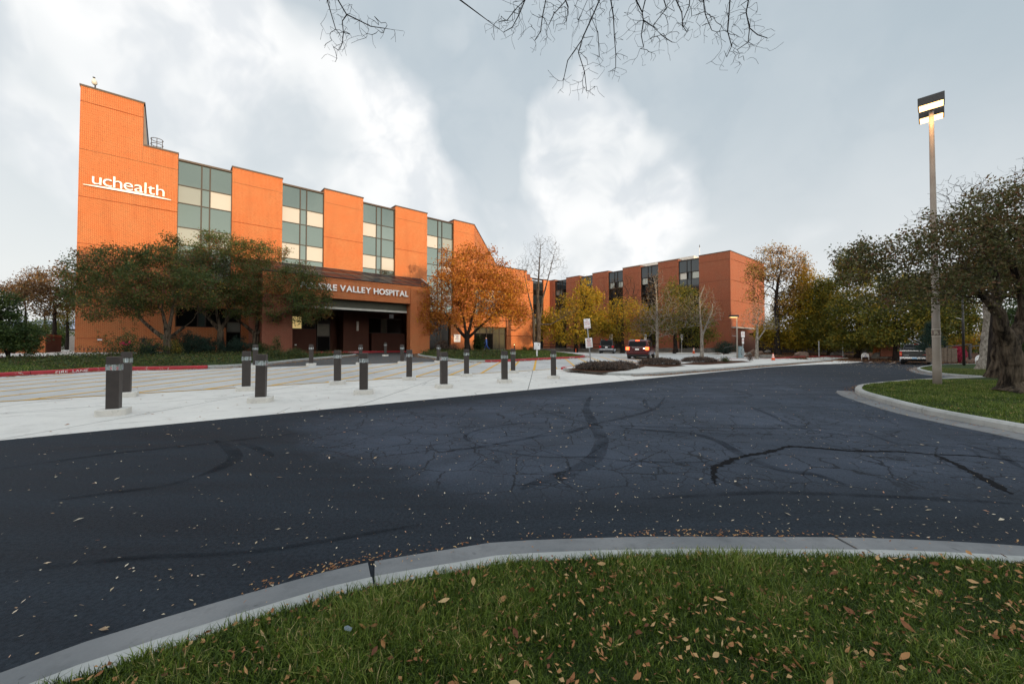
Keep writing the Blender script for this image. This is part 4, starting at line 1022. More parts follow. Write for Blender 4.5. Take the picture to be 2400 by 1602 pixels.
for px, lb in ((1919, 'slim pale post beneath the trees, the left of two'), (1975, 'slim pale post beneath the trees, the right of two')):
    tag(MB().tube([(XP(px, 50), 50, -.05), (XP(px, 50), 50, 1.85)], .065, 8).obj('post', M_STEEL, None), lb, 'post', 'slim posts beneath the trees')
# wooden fence, shelter, boulders
fen = empty('wooden_fence', (0, 0, 0), label='weathered upright board fence behind the lamp post', cat='fence')
for i in range(16):
    x0 = XP(2170, 33) + i * .163; hh = 1.16 + random.uniform(-.05, .04)
    MB().box(x0, x0 + .148, 33 + random.uniform(-.02, .02), 33.03, -.02, hh).obj('board', M_WOOD, fen)
MB().box(XP(2170, 33), XP(2243, 33), 33.045, 33.09, .8, .9).obj('rail', M_WOOD, fen)
shl = empty('steel_shelter_frame', (0, 0, 0), label='black steel shelter frame beyond the pale trunk', cat='shelter')
for x0 in (XP(2272, 38), XP(2331, 38)):
    for y0 in (38, 40): MB().box(x0, x0 + .12, y0, y0 + .12, 0, 1.2 if x0 < XP(2300, 38) else 1.45).obj('post', M_DARKMET, shl)
MB().bar((XP(2270, 38), 38.06, 1.22), (XP(2335, 38), 38.06, 1.48), .14, .1).obj('beam', M_DARKMET, shl); MB().bar((XP(2270, 38), 40.06, 1.22), (XP(2335, 38), 40.06, 1.48), .14, .1).obj('beam', M_DARKMET, shl)
hs = empty('white_cottage', (0, 0, 0), label='tiny white gabled house far behind the pink shrub', cat='house')
MB().box(128, 136, 108, 115, 0, 1.8).obj('wall', M_PANELW, hs); MB().add([(127.5, 107.5, 1.8), (136.5, 107.5, 1.8), (136.5, 115.5, 1.8), (127.5, 115.5, 1.8), (132, 107.5, 3.2), (132, 115.5, 3.2)], [(0, 1, 4), (2, 3, 5), (0, 4, 5, 3), (1, 2, 5, 4), (0, 3, 2, 1)]).obj('roof', M_WPLAST, hs)
MB().box(131, 132.2, 107.9, 107.96, .6, 1.5).obj('window', M_BLACKG, hs)
def boulder(px, py, w, h, lbl, mat, dz=0.0, seed=1):
    p = G(px, py, dz); sc = p.y / F_PX; r = random.Random(seed)
    bm = bmesh.new(); bmesh.ops.create_icosphere(bm, subdivisions=2, radius=1)
    pl = [(Vector((r.gauss(0, 1), r.gauss(0, 1), r.gauss(.2, .7))).normalized(), r.uniform(.55, .85)) for _ in range(9)]
    for v in bm.verts:
        for n, d in pl:
            e = v.co.dot(n) - d
            if e > 0: v.co -= n * e
        v.co.x *= w * sc / 1.5; v.co.y *= w * sc * .4; v.co.z = v.co.z * h * sc * .75 + h * sc * .35
    me = bpy.data.meshes.new('boulder'); bm.to_mesh(me); bm.free()
    o = link('boulder', me, mat, None, (p.x, p.y, p.z), label=lbl, cat='boulder', group='boulders in the mulch beds'); return o
for i, a in enumerate([(1879, 836, 26, 13, 'tan angular boulder on the mulch right of the traffic cone', M_STONE), (1765, 829, 16, 11, 'rounded pinkish boulder left of the thin pale trunk', M_STONE),
        (1783, 829, 12, 8, 'small pink boulder just right of the thin pale trunk', M_STONE), (1755, 832, 14, 7, 'flat grey rock beside the utility cabinet', M_STONEG),
        (1800, 827, 14, 7, 'grey rock behind the concrete block', M_STONEG), (1680, 826, 22, 9, 'low brownish boulder at the foot of the ramp', M_STONE),
        (1573, 827, 14, 8, 'brown boulder by the stone wall behind the wheel stop', M_STONE), (1333, 822, 13, 8, 'round brown boulder left of the orange marker', M_STONE),
        (1285, 821.5, 9, 6, 'small brown boulder above the yellow trough', M_STONE), (1960, 834, 30, 9, 'grey boulder half buried under the trees', M_STONEG),
        (2062, 840, 34, 14, 'large grey brown boulder left of the pickup', M_STONEG), (2100, 840, 36, 10, 'long low boulder behind the pickup', M_STONEG),
        (2275, 849, 24, 10, 'pink granite boulder right of the second pole', M_STONE), (2298, 850, 12, 12, 'pink boulder showing under the arched sign', M_STONE), (2327, 850, 14, 6, 'pale flat rock right of the pale trunk', M_STONEG)]):
    boulder(*a, seed=i + 3)
cb = empty('concrete_block', (0, 0, 0), label='low curved concrete block beside the right hand traffic cone', cat='block')
p = G(1796, 839, .02)
MB().box(p.x - .55, p.x + .95, p.y, p.y + .5, p.z, p.z + .42).obj('block', M_STONEG, cb, bevel=.04)
# white building glimpsed far left and hills
fb = empty('far_pale_building', (0, 0, 0), label='pale building glimpsed beyond the passage left of the tower', cat='building')
MB().box(-100, -92, 78, 90, 0, 4.4).obj('wall', M_PANELW, fb); MB().box(-97.4, -96.6, 77.9, 77.97, 1.0, 3.0).obj('window', M_BLACKG, fb); MB().box(-95.2, -94.4, 77.9, 77.97, 1.0, 3.0).obj('window', M_BLACKG, fb)
MB().box(-100.3, -91.7, 77.7, 90.3, 4.403, 4.7).obj('roof', M_COPING, fb)
def hills():
    n = 60; V = []; 
    for i in range(n + 1):
        x = -3200 + i * 42; h = 75 + 45 * math.sin(i * .23) + 22 * math.sin(i * .7 + 1) + 8 * math.sin(i * 1.9)
        h *= min(1, (n - i) / 12)
        V += [(x, 1500, -2), (x, 1560, h * .55), (x, 1640, h)]
    Fq = np.array([(3 * i + j, 3 * i + 3 + j, 3 * i + 4 + j, 3 * i + 1 + j) for i in range(n) for j in range(2)])
    link('hills', np_mesh('hills', np.array(V, float), Fq), simple('haze_tinted_hillside', (.16, .20, .30), .9), kind='structure')  # distance haze put into the hill colour
hills()

# unseen blocks added behind the camera, heights stepped to shade drive and facade
caster = empty('shadow_blocks', (0, 0, 0), label='unseen stepped brick blocks added behind the viewpoint to cast shade', cat='building')
for x0, x1, h in ((-60, 67.9, 17.2), (68, 109.9, 12.9), (110, 205, 17.6)):
    MB().box(x0, x1, -62, -48, 0, h).obj('wall', M_BRICK_D, caster); MB().box(x0 - .2, x1 + .2, -62.3, -47.7, h + .003, h + .3).obj('coping', M_COPING, caster)
    for lv in (1.2, 4.4, 7.6): MB().box(x0 + 1, x1 - 1, -47.99, -47.9, lv, lv + 1.2).obj('shadow_block_opening', M_BLACKG, caster)

# ------------------------------------------------------------------ trees
def grow(nodes, parents, radii, attrs, r_tip=.006, seg=.35, pw=.3, start=0, wob=.12, droop=0.0):
    """nodes: first skeleton; attrs: points the twigs reach for"""
    n0 = len(nodes); cap = n0 + len(attrs) * 12 + 10
    P = np.zeros((cap, 3)); P[:n0] = np.array(nodes); par = list(parents); pl = np.zeros(cap)
    for i in range(1, n0): pl[i] = pl[par[i]] + np.linalg.norm(P[i] - P[par[i]])
    n = n0; f = P[start].copy()
    A = attrs[np.argsort(np.linalg.norm(attrs - f, axis=1))]
    for a in A:
        d = np.linalg.norm(P[start:n] - a, axis=1); j = start + int(np.argmin(d + pw * pl[start:n] + (P[start:n, 2] > a[2] + .3) * d * .35 * (1 - droop)))
        D = np.linalg.norm(P[j] - a)
        if D < .05: continue
        k = max(1, int(D / seg)); 
        if n + k >= cap: break
        pd = P[j] - P[par[j]] if par[j] >= 0 else np.array([0, 0, 1.]); pd = pd / (np.linalg.norm(pd) + 1e-6)
        c = P[j] + pd * D * .35 + rng.normal(0, wob * D * .4, 3); last = j
        for i in range(1, k + 1):
            t = i / k; q = (1 - t) ** 2 * P[j] + 2 * t * (1 - t) * c + t * t * a
            if i < k: q = q + rng.normal(0, wob * seg * .35, 3)
            P[n] = q; par.append(last); pl[n] = pl[last] + np.linalg.norm(q - P[last]); last = n; n += 1
    P = P[:n]; par = np.array(par); w = np.zeros(n); child = np.zeros(n, bool)
    child[par[1:]] = True; w[~child] = 1
    for i in range(n - 1, 0, -1): w[par[i]] += w[i]
    rt = radii[-1]; p_ = math.log(max(rt / r_tip, 1.5)) / math.log(max(w[n0 - 1], w[start] * .6, 8)); p_ = min(max(p_, .3), .62)
    r = r_tip * w ** p_
    for i in range(n0): r[i] = radii[i]
    for i in range(n0, n): r[i] = min(r[i], r[par[i]] * .92)
    return P, par, r, ~child, w
def tubes(name, P, par, r, w, mat, parent, thick=.035):
    n = len(P); T = np.zeros((n, 3)); T[1:] = P[1:] - P[par[1:]]; T[0] = T[1] if n > 1 else (0, 0, 1)
    T /= np.linalg.norm(T, axis=1, keepdims=True) + 1e-9
    main = np.full(n, -1)
    for i in range(1, n):
        p = par[i]
        if main[p] < 0 or w[i] > w[main[p]]: main[p] = i
    E = np.arange(1, n); pe = par[E]; ismain = main[pe] == E
    Tb = np.where(ismain[:, None], T[pe], T[E]); rb = np.where(ismain, r[pe], r[E])
    # soft tangent at joints
    Tt = T[E]; nx = main[E]; has = nx >= 0
    def frame(t):
        ref = np.array([.31, .11, .05]); ref = ref / np.linalg.norm(ref)
        u = np.cross(t, ref); u /= np.linalg.norm(u, axis=1, keepdims=True) + 1e-9; return u, np.cross(t, u)
    Vs = []; Fs = []; base = 0
    for sel, k in ((r[E] >= .09, 12), ((r[E] < .09) & (r[E] >= thick), 6), (r[E] < thick, 3)):
        e = np.where(sel)[0]
        if not len(e): continue
        ang = np.arange(k) * 2 * np.pi / k; ca, sa = np.cos(ang)[None, :, None], np.sin(ang)[None, :, None]
        u, v = frame(Tb[e]); R0 = P[pe[e]][:, None] + (u[:, None] * ca + v[:, None] * sa) * rb[e][:, None, None]
        u, v = frame(Tt[e]); R1 = P[E[e]][:, None] + (u[:, None] * ca + v[:, None] * sa) * r[E[e]][:, None, None]
        m = len(e); VV = np.concatenate([R0, R1], 1).reshape(-1, 3); Vs.append(VV)
        i0 = (np.arange(m) * 2 * k)[:, None] + np.arange(k)[None]; i1 = (np.arange(m) * 2 * k)[:, None] + (np.arange(k)[None] + 1) % k
        Fs.append((np.stack([i0, i1, i1 + k, i0 + k], -1).reshape(-1, 4)) + base); base += len(VV)
    return link(name, np_mesh(name, np.concatenate(Vs), np.concatenate(Fs), smooth=True), mat, parent)
def leafcloud(name, C, per, sig, L, W, mat, parent, tint=None, droop=.2, **k):
    n = len(C) * per; c = np.repeat(C, per, 0) + rng.normal(0, 1, (n, 3)) * np.array([sig, sig, sig * .8])
    d = rng.normal(0, 1, (n, 3)); d[:, 2] -= droop; d /= np.linalg.norm(d, axis=1, keepdims=True)
    u = np.cross(d, rng.normal(0, 1, (n, 3))); u /= np.linalg.norm(u, axis=1, keepdims=True) + 1e-9
    l = (L * rng.uniform(.6, 1.25, n))[:, None]; w = (W * rng.uniform(.6, 1.2, n))[:, None]
    V = np.stack([c, c + d * l * .45 + u * w, c + d * l, c + d * l * .45 - u * w], 1).reshape(-1, 3)
    F_ = np.arange(n * 4).reshape(n, 4)
    a = rng.uniform(0, 1, n)
    if tint is not None: a = np.clip(a * .55 + np.repeat(tint, per) * .6 - .05, 0, 1)
    return link(name, np_mesh(name, V, F_, np.repeat(a, 4)), mat, parent, **k)
def blob_pts(blobs, Z, n, depth=1.0, shell=.45):
    """blobs in photograph px (x, y, rx, ry[, dz]) at distance Z -> points filling ellipsoids"""
    out = []; wts = np.array([b[2] * b[3] for b in blobs], float); wts /= wts.sum()
    for b, wt_ in zip(blobs, wts):
        k = max(3, int(n * wt_)); dd = b[4] if len(b) > 4 else 0
        c = np.array(AT(b[0], b[1], Z + dd)); s = (Z + dd) / F_PX
        v = rng.normal(0, 1, (k, 3)); v /= np.linalg.norm(v, axis=1, keepdims=True); v *= (rng.uniform(0, 1, k) ** shell)[:, None]
        out.append(c + v * np.array([b[2] * s, b[2] * s * depth, b[3] * s]))
    return np.concatenate(out)
def tree(name, label, Z, trunk, blobs, n, leaf=None, bark_=None, r_tip=.006, seg=.4, pw=.3, depth=.9, extra=None, start=None, group=None, foot=None, wob=.12, leafpick=1.0, tintz=0.0, shell=.45, cat='tree', flare=1.5):
    """trunk: list of stems; stem = [(px,py,radius_m), ...]; first point sits on the ground"""
    b0 = AT(trunk[0][0][0], trunk[0][0][1], Z); zg = gz(b0.x, b0.y) + .04 if foot is None else foot
    root = empty(name, (b0.x, b0.y, zg), label=label, cat=cat, group=group); O = np.array([b0.x, b0.y, zg])
    nodes = []; par = []; rad = []
    for si, st in enumerate(trunk):
        pts = [np.array(AT(x, y, Z)) + np.array([0, (0 if si == 0 else .25 * (-1) ** si) * i / max(1, len(st) - 1), 0]) for i, (x, y, _) in enumerate(st)]
        if si == 0: pts[0] = O + np.array([0, 0, -.12])
        prev = -1
        if si > 0:
            prev = int(np.argmin([np.linalg.norm(np.array(q) - pts[0]) for q in nodes]))
        for i in range(len(pts) - 1):
            m = 4
            for j in range(m + (1 if i == len(pts) - 2 else 0)):
                t = j / m
                if si > 0 and i == 0 and j == 0: continue
                q = pts[i] * (1 - t) + pts[i + 1] * t; rr = st[i][2] * (1 - t) + st[i + 1][2] * t
                if si == 0 and i == 0: rr *= 1 + (flare - 1) * (1 - t) ** 3
                nodes.append(q + rng.normal(0, rr * .08, 3)); par.append(prev if prev >= 0 else (-1 if not len(nodes) > 1 else len(nodes) - 2)); rad.append(rr); prev = len(nodes) - 1
    st_i = start if start is not None else 4
    A = blob_pts(blobs, Z, n, depth, shell)
    A = A[A[:, 2] > zg + .5]
    P, pr, r, tips, w = grow(nodes, par, rad, A, r_tip, seg, pw, st_i, wob)
    P_ = P - O
    # trunk = original stems, branches = the rest
    n0 = len(nodes)
    tk = tubes('trunk', P_[:n0], pr[:n0], r[:n0], w[:n0], bark_ or M_BARK, root)
    # branches: rebuild with all nodes but skip trunk edges
    sel = np.arange(n) if False else None
    tubes_branches('branches', P_, pr, r, w, n0, bark_ or M_BARK, root)
    if leaf:
        mat, per, sig, L, W_ = leaf[:5]
        if per > 8: per = int(per * 1.45); W_ *= 1.75; L *= 1.45; sig *= 1.05
        C = P_[np.where(tips)[0]]
        mids = P_[np.where((w < 4) & (~tips))[0]]
        if len(mids): C = np.concatenate([C, mids[rng.uniform(0, 1, len(mids)) < .35]])
        if leafpick < 1: C = C[rng.uniform(0, 1, len(C)) < leafpick]
        cl_ = rng.uniform(0, 1, len(C))
        if tintz: 
            zz = (C[:, 2] - C[:, 2].min()) / (np.ptp(C[:, 2]) + 1e-6); cl_ = np.clip(cl_ * .5 + (zz if tintz > 0 else 1 - zz) * abs(tintz), 0, 1)
        leafcloud('foliage', C, per, sig, L, W_, mat, root, cl_)
    if extra: extra(root, P_, tips, w)
    return root
def tubes_branches(name, P, par, r, w, n0, mat, parent):
    # keep only branch nodes; reparent so that each branch starts at its trunk node
    n = len(P)
    if n <= n0: return
    used = sorted(set(int(p) for p in par[n0:] if p < n0)); idx = {u: i for i, u in enumerate(used)}
    newP = np.concatenate([P[used], P[n0:]]); k = len(used)
    newpar = np.concatenate([np.full(k, -1), np.array([idx[int(p)] if p < n0 else int(p) - n0 + k for p in par[n0:]])])
    newr = np.concatenate([r[used], r[n0:]]); neww = np.concatenate([np.zeros(k), w[n0:]])
    m = len(newP); T = np.zeros((m, 3)); ok = newpar >= 0; T[ok] = newP[ok] - newP[newpar[ok]]; T[~ok] = (0, 0, 1)
    T /= np.linalg.norm(T, axis=1, keepdims=True) + 1e-9
    main = np.full(m, -1)
    for i in range(k, m):
        p = newpar[i]
        if p < k: continue
        if main[p] < 0 or neww[i] > neww[main[p]]: main[p] = i
    E = np.arange(k, m); pe = newpar[E]; ism = (main[pe] == E) & (pe >= k)
    Tb = np.where(ism[:, None], T[pe], T[E]); rb = np.where(ism, newr[pe], np.minimum(newr[E] * 1.15, newr[pe]))
    def frame(t):
        ref = np.array([.31, .11, .05]); ref = ref / np.linalg.norm(ref)
        u = np.cross(t, ref); u /= np.linalg.norm(u, axis=1, keepdims=True) + 1e-9; return u, np.cross(t, u)
    Vs = []; Fs = []; base = 0
    for sel, kk_ in ((newr[E] >= .05, 8), ((newr[E] < .05) & (newr[E] >= .018), 5), (newr[E] < .018, 3)):
        e = np.where(sel)[0]
        if not len(e): continue
        ang = np.arange(kk_) * 2 * np.pi / kk_; ca, sa = np.cos(ang)[None, :, None], np.sin(ang)[None, :, None]
        u, v = frame(Tb[e]); R0 = newP[pe[e]][:, None] + (u[:, None] * ca + v[:, None] * sa) * rb[e][:, None, None]
        u, v = frame(T[E[e]]); R1 = newP[E[e]][:, None] + (u[:, None] * ca + v[:, None] * sa) * newr[E[e]][:, None, None]
        mm = len(e); VV = np.concatenate([R0, R1], 1).reshape(-1, 3); Vs.append(VV)
        i0 = (np.arange(mm) * 2 * kk_)[:, None] + np.arange(kk_)[None]; i1 = (np.arange(mm) * 2 * kk_)[:, None] + (np.arange(kk_)[None] + 1) % kk_
        Fs.append((np.stack([i0, i1, i1 + kk_, i0 + kk_], -1).reshape(-1, 4)) + base); base += len(VV)
    return link(name, np_mesh(name, np.concatenate(Vs), np.concatenate(Fs), smooth=True), mat, parent)

CR = (M_L_CRAB, 40, .20, .085, .024)
tree('crabapple_tree', 'spreading dark crabapple with a pale forked trunk, leftmost in front of the tower', 27.2,
     [[(395, 838, .26), (392, 795, .21)], [(392, 795, .17), (365, 775, .12), (335, 745, .09)], [(392, 795, .15), (384, 760, .11), (372, 725, .08)], [(392, 795, .14), (402, 760, .11), (412, 720, .08)], [(392, 795, .12), (425, 765, .09)]],
     [(225, 650, 62, 50), (300, 660, 75, 60), (380, 670, 90, 70), (450, 680, 60, 55), (280, 610, 60, 28), (360, 600, 60, 30), (190, 690, 40, 40), (300, 715, 90, 32), (185, 600, 14, 12), (255, 590, 18, 14), (400, 562, 20, 16), (225, 740, 30, 14)], 1150, CR, M_BARKB, seg=.35)
tree('crabapple_tree', 'middle crabapple of the left planting, tallest crown against the first glass bay', 31.5,
     [[(520, 833, .27), (516, 775, .22)], [(516, 775, .16), (492, 745, .12), (470, 720, .08)], [(516, 775, .16), (535, 735, .11)], [(516, 775, .14), (512, 725, .09)]],
     [(500, 640, 90, 60), (470, 600, 60, 35), (530, 590, 55, 40), (440, 680, 60, 50), (540, 700, 80, 45), (500, 560, 40, 18), (420, 620, 30, 30), (380, 590, 20, 20)], 950, CR, M_BARKB, seg=.38)
tree('crabapple_tree', 'dark crabapple with black trunk hiding the left end of the portico', 32.6,
     [[(598, 826, .27), (600, 785, .24)], [(600, 785, .16), (580, 765, .12), (558, 748, .08)], [(600, 785, .15), (600, 740, .11)], [(600, 785, .15), (625, 765, .11), (655, 742, .07)]],
     [(620, 660, 85, 70), (590, 600, 55, 35), (680, 690, 75, 60), (720, 720, 60, 40), (560, 690, 60, 50), (620, 590, 45, 24), (740, 680, 35, 40), (640, 735, 90, 22), (668, 590, 12, 10), (765, 705, 16, 22), (700, 640, 35, 30)], 1100, CR, M_BARKB, seg=.38)
tree('maple_tree', 'orange autumn tree by the portico on the middle lawn', 42,
     [[(1096, 824, .33), (1094, 795, .28)], [(1094, 795, .20), (1070, 765, .14), (1045, 735, .1)], [(1094, 795, .2), (1105, 750, .14), (1115, 710, .1)], [(1094, 795, .18), (1088, 750, .12), (1075, 705, .09)], [(1094, 795, .17), (1125, 765, .12), (1160, 735, .08)]],
     [(1085, 660, 75, 62), (1140, 690, 75, 60), (1040, 700, 60, 55), (1010, 735, 42, 40), (1180, 715, 55, 45), (1105, 600, 42, 25), (1160, 640, 45, 30), (1200, 680, 35, 40), (1060, 640, 45, 35), (1000, 770, 30, 22), (1100, 745, 90, 28), (1040, 590, 14, 12), (1215, 735, 28, 30), (1150, 590, 14, 12)], 1300, (M_L_ORANGE, 30, .30, .125, .042), M_BARKD, seg=.5, r_tip=.007, tintz=-.25)
tree('bare_tree', 'tall bare tree with several grey stems behind the middle lawn', 53.5,
     [[(1260, 822, .34), (1262, 775, .30), (1260, 700, .20), (1263, 640, .10), (1266, 590, .05), (1268, 560, .02)], [(1252, 822, .24), (1250, 740, .15), (1238, 690, .07), (1228, 640, .03)], [(1262, 770, .2), (1272, 700, .12), (1288, 640, .06), (1300, 590, .025)], [(1262, 760, .16), (1290, 760, .10), (1325, 740, .06)]],
     [(1260, 610, 38, 52), (1225, 620, 22, 30), (1300, 605, 28, 42), (1262, 565, 18, 20), (1290, 560, 14, 14), (1235, 575, 14, 16), (1325, 640, 14, 30), (1330, 730, 38, 22), (1225, 720, 20, 30), (1318, 690, 26, 20)], 1500, (M_L_BROWN, 2, .1, .16, .06), M_BARK, seg=.6, r_tip=.014, pw=.05, leafpick=.03, wob=.06)
tree('autumn_tree', 'golden yellow tree with an orange marker at its foot before the wing', 60,
     [[(1350, 822, .24), (1350, 760, .18), (1352, 720, .12)]],
     [(1330, 750, 55, 38), (1360, 710, 45, 35), (1290, 755, 35, 32), (1385, 750, 38, 38), (1370, 675, 28, 18), (1330, 785, 75, 18), (1395, 700, 20, 20), (1420, 770, 25, 22)], 650, (M_L_YEL, 26, .38, .16, .06), M_BARKD, seg=.6, tintz=.35)
tree('autumn_tree', 'bare topped yellow and brown tree behind the black parked car', 60.5,
     [[(1459, 822, .26), (1459, 775, .2), (1460, 720, .12)]],
     [(1440, 770, 45, 30), (1475, 775, 45, 28), (1460, 730, 50, 30), (1420, 745, 30, 25), (1500, 740, 30, 30)], 520, (M_L_YEL, 18, .36, .15, .05), M_BARKD, seg=.6)
tree('autumn_tree', 'thin bare upper crown rising before the brick piers of the wing', 63,
     [[(1440, 822, .18), (1440, 740, .14)]], [(1440, 690, 35, 40), (1480, 690, 35, 40), (1460, 660, 30, 25)], 330, (M_L_BROWN, 5, .3, .14, .05), M_BARKD, seg=.6, r_tip=.017, leafpick=.5)
tree('autumn_tree', 'olive and gold tree between the two pale trunks before the wing', 60,
     [[(1584, 826, .30), (1582, 785, .25), (1580, 740, .15)], [(1584, 790, .15), (1560, 765, .1)]],
     [(1580, 740, 60, 48), (1620, 760, 50, 35), (1560, 770, 50, 30), (1600, 700, 40, 30), (1575, 680, 22, 30), (1660, 785, 30, 14), (1630, 800, 35, 10), (1640, 740, 30, 30), (1520, 760, 25, 30)], 700, (M_L_OLIVE, 24, .38, .15, .055), M_BARKD, seg=.6)
tree('young_tree', 'thin grey trunked tree with sparse brown leaves by the red car', 30.3,
     [[(1540.5, 847, .115), (1540, 790, .095), (1539, 720, .075), (1538, 680, .045), (1532, 650, .02)]],
     [(1535, 720, 45, 40), (1560, 750, 55, 35), (1515, 750, 40, 40), (1540, 670, 28, 35), (1575, 710, 30, 35), (1545, 640, 12, 12), (1560, 780, 35, 14), (1500, 770, 20, 20)], 1000, (M_L_BROWN, 7, .14, .09, .04), M_BARKP, seg=.3, r_tip=.010, pw=.12, leafpick=.6, flare=1.2)
tree('young_tree', 'forked white barked young tree in the second mulch bed', 33.6,
     [[(1645.5, 842, .15), (1645, 790, .12)], [(1645, 788, .10), (1640, 740, .075), (1637, 700, .06), (1648, 670, .03)], [(1645, 788, .09), (1662, 750, .07), (1672, 725, .05), (1673, 712, .045)]],
     [(1625, 720, 30, 40), (1650, 690, 25, 25), (1660, 740, 40, 30), (1610, 745, 22, 25), (1670, 720, 18, 18)], 700, (M_L_BROWN, 6, .14, .09, .04), M_BARKP, seg=.3, r_tip=.010, pw=.12, leafpick=.45, flare=1.2)
tree('young_tree', 'small grey leafless tree beside the tall half bare tree', 40,
     [[(1773, 838, .16), (1774, 800, .13), (1775, 760, .09)], [(1774, 800, .08), (1790, 770, .06)]],
     [(1775, 730, 28, 30), (1760, 750, 25, 25), (1795, 750, 28, 28), (1785, 715, 20, 18), (1810, 760, 20, 18)], 900, (M_L_OLIVE, 4, .15, .1, .04), M_BARKP, seg=.35, r_tip=.011, pw=.12, leafpick=.4)
tree('tall_tree', 'tall half bare tree with orange top at the end of the brick wing', 57,
     [[(1822, 829, .36), (1821, 770, .3), (1819, 700, .22), (1825, 650, .15)]],
     [(1815, 620, 60, 45), (1860, 630, 40, 35), (1790, 650, 45, 30), (1770, 690, 28, 20), (1850, 680, 40, 30), (1820, 590, 30, 18), (1840, 720, 30, 25), (1765, 640, 20, 25)], 1300, (M_L_BRONZE, 12, .35, .15, .05), M_BARKD, seg=.6, r_tip=.018, pw=.2, leafpick=.6)
tree('autumn_tree', 'broad golden tree right of the tall half bare tree', 58,
     [[(1872, 830, .32), (1872, 760, .24), (1875, 700, .15)]],
     [(1880, 720, 62, 55), (1850, 770, 55, 32), (1905, 760, 50, 38), (1890, 670, 38, 28), (1930, 720, 25, 40), (1880, 640, 18, 16), (1800, 780, 30, 22), (1850, 800, 55, 16), (1920, 795, 50, 20)], 1250, (M_L_YEL, 28, .42, .17, .06), M_BARKD, seg=.6, tintz=.3)
for i, (z, x, y, bl, nn, mt, lb) in enumerate([
    (55, 1945, 836, [(1945, 720, 45, 60), (1920, 770, 50, 30), (1965, 790, 45, 20), (1935, 670, 25, 20), (1950, 805, 60, 14)], 850, M_L_OLIVE, 'dark olive tree between the golden tree and the big crabapple crown'),
    (50, 2010, 838, [(2010, 730, 60, 60), (2040, 780, 60, 28), (1990, 790, 40, 20), (1990, 620, 30, 40), (2020, 650, 50, 40), (2010, 805, 70, 12)], 1000, M_L_OLIVE, 'olive green tree above the arched bicycle sign'),
    (44, 2100, 843, [(2100, 740, 70, 50), (2150, 770, 60, 32), (2070, 785, 55, 24), (2120, 680, 60, 40), (2190, 740, 40, 40)], 900, M_L_OLIVE, 'yellow green tree with dark trunk above the pickup'),
    (46, 2215, 846, [(2220, 760, 50, 38), (2250, 740, 45, 40), (2200, 720, 50, 40), (2180, 800, 30, 10)], 600, M_L_OLIVE, 'yellow green tree over the board fence'),
    (62, 2300, 840, [(2290, 800, 55, 20), (2340, 790, 50, 26), (2250, 800, 40, 18)], 420, M_L_YEL, 'orange yellow shrub like tree in the distance right of the second pole'),
    (48, 2390, 846, [(2390, 790, 60, 45), (2370, 830, 50, 18), (2420, 740, 60, 50)], 600, M_L_GREEN, 'dark green tree at the right border behind the rugged trunks')]):
    tree('background_tree', lb, z, [[(x, y, .26), (x, y - 45, .2), (x + 3, y - 90, .12)]], bl, nn, (mt, 26, .38, .16, .055), M_BARKD, seg=.6, group='trees beyond the parking bays')
def treeline(name, px0, px1, Z, y0, y1, lb, mat):
    C = []
    for i in range(int((px1 - px0) * 1.6)):
        px = random.uniform(px0, px1); top = y0 + 10 * math.sin(px * .05) + 6 * math.sin(px * .13); py = random.uniform(top, y1); q = AT(px, py, Z + random.uniform(-3, 3)); C.append(tuple(q))
    leafcloud(name, np.array(C), 20, .55, .40, .15, mat, None, label=lb, kind='stuff')
treeline('far_trees', 1790, 2560, 74, 792, 838, 'dark belt of far trees behind the lot at right', M_L_GREEN)
treeline('far_trees', -120, 172, 80, 768, 806, 'dark belt of far trees beyond the garden wall at left', M_L_GREEN)
def conifer(px, py, Z, h, w, lb):
    p = AT(px, py, Z); root = empty('conifer', (p.x, p.y, 0), label=lb, cat='tree')
    MB().tube([(0, 0, 0), (0, 0, h * .95)], [.12, .02], 6).obj('trunk', M_BARKD, root)
    C = []
    for i in range(360):
        t = random.random() ** .8; a = random.uniform(0, 6.28); r = w * (1 - t) * random.uniform(.4, 1); C.append((r * math.cos(a), r * math.sin(a), .3 + t * h - r * .15))
    leafcloud('foliage', np.array(C), 30, .16, .14, .02, M_L_CONIF, root)
conifer(2185, 848, 36, 3.0, 1.7, 'blue green conifer behind the lamp post above the fence')
conifer(1888, 836, 70, 16.5, 2.2, 'slender rust tinged conifer spire between the half bare tree and the sky')
tree('crabapple_tree', 'large rugged crabapple on the near right island', 10.9,
     [[(2378, 917, .29), (2374, 860, .235), (2368, 810, .225)], [(2368, 810, .19), (2340, 770, .16), (2322, 730, .12), (2270, 690, .07)], [(2368, 810, .2), (2410, 760, .17), (2430, 700, .12)], [(2322, 735, .12), (2325, 680, .09), (2300, 620, .06)], [(2410, 760, .13), (2400, 660, .09), (2360, 560, .06), (2290, 500, .035)]],
     [(2200, 600, 130, 75), (2080, 620, 95, 65), (2020, 600, 60, 45), (2310, 560, 110, 90), (2400, 580, 100, 130), (2130, 690, 110, 40), (2260, 690, 100, 45), (2240, 520, 70, 40), (2350, 470, 80, 50), (2430, 440, 60, 50), (2160, 560, 50, 25), (2500, 600, 90, 140), (1980, 660, 28, 22)], 2300, (M_L_CRAB2, 15, .10, .058, .014), M_BARKB, seg=.22, r_tip=.0035, depth=.75, foot=.12, flare=1.6)
tree('crabapple_tree', 'second crabapple trunk just behind the rugged one at the right border', 15.6,
     [[(2347, 890, .36), (2350, 830, .3), (2345, 770, .24)], [(2345, 775, .16), (2310, 700, .1)]],
     [(2330, 640, 90, 60), (2260, 670, 60, 40), (2400, 650, 80, 60), (2200, 660, 60, 35), (2320, 560, 80, 50)], 800, (M_L_CRAB2, 26, .15, .08, .02), M_BARKB, seg=.3)
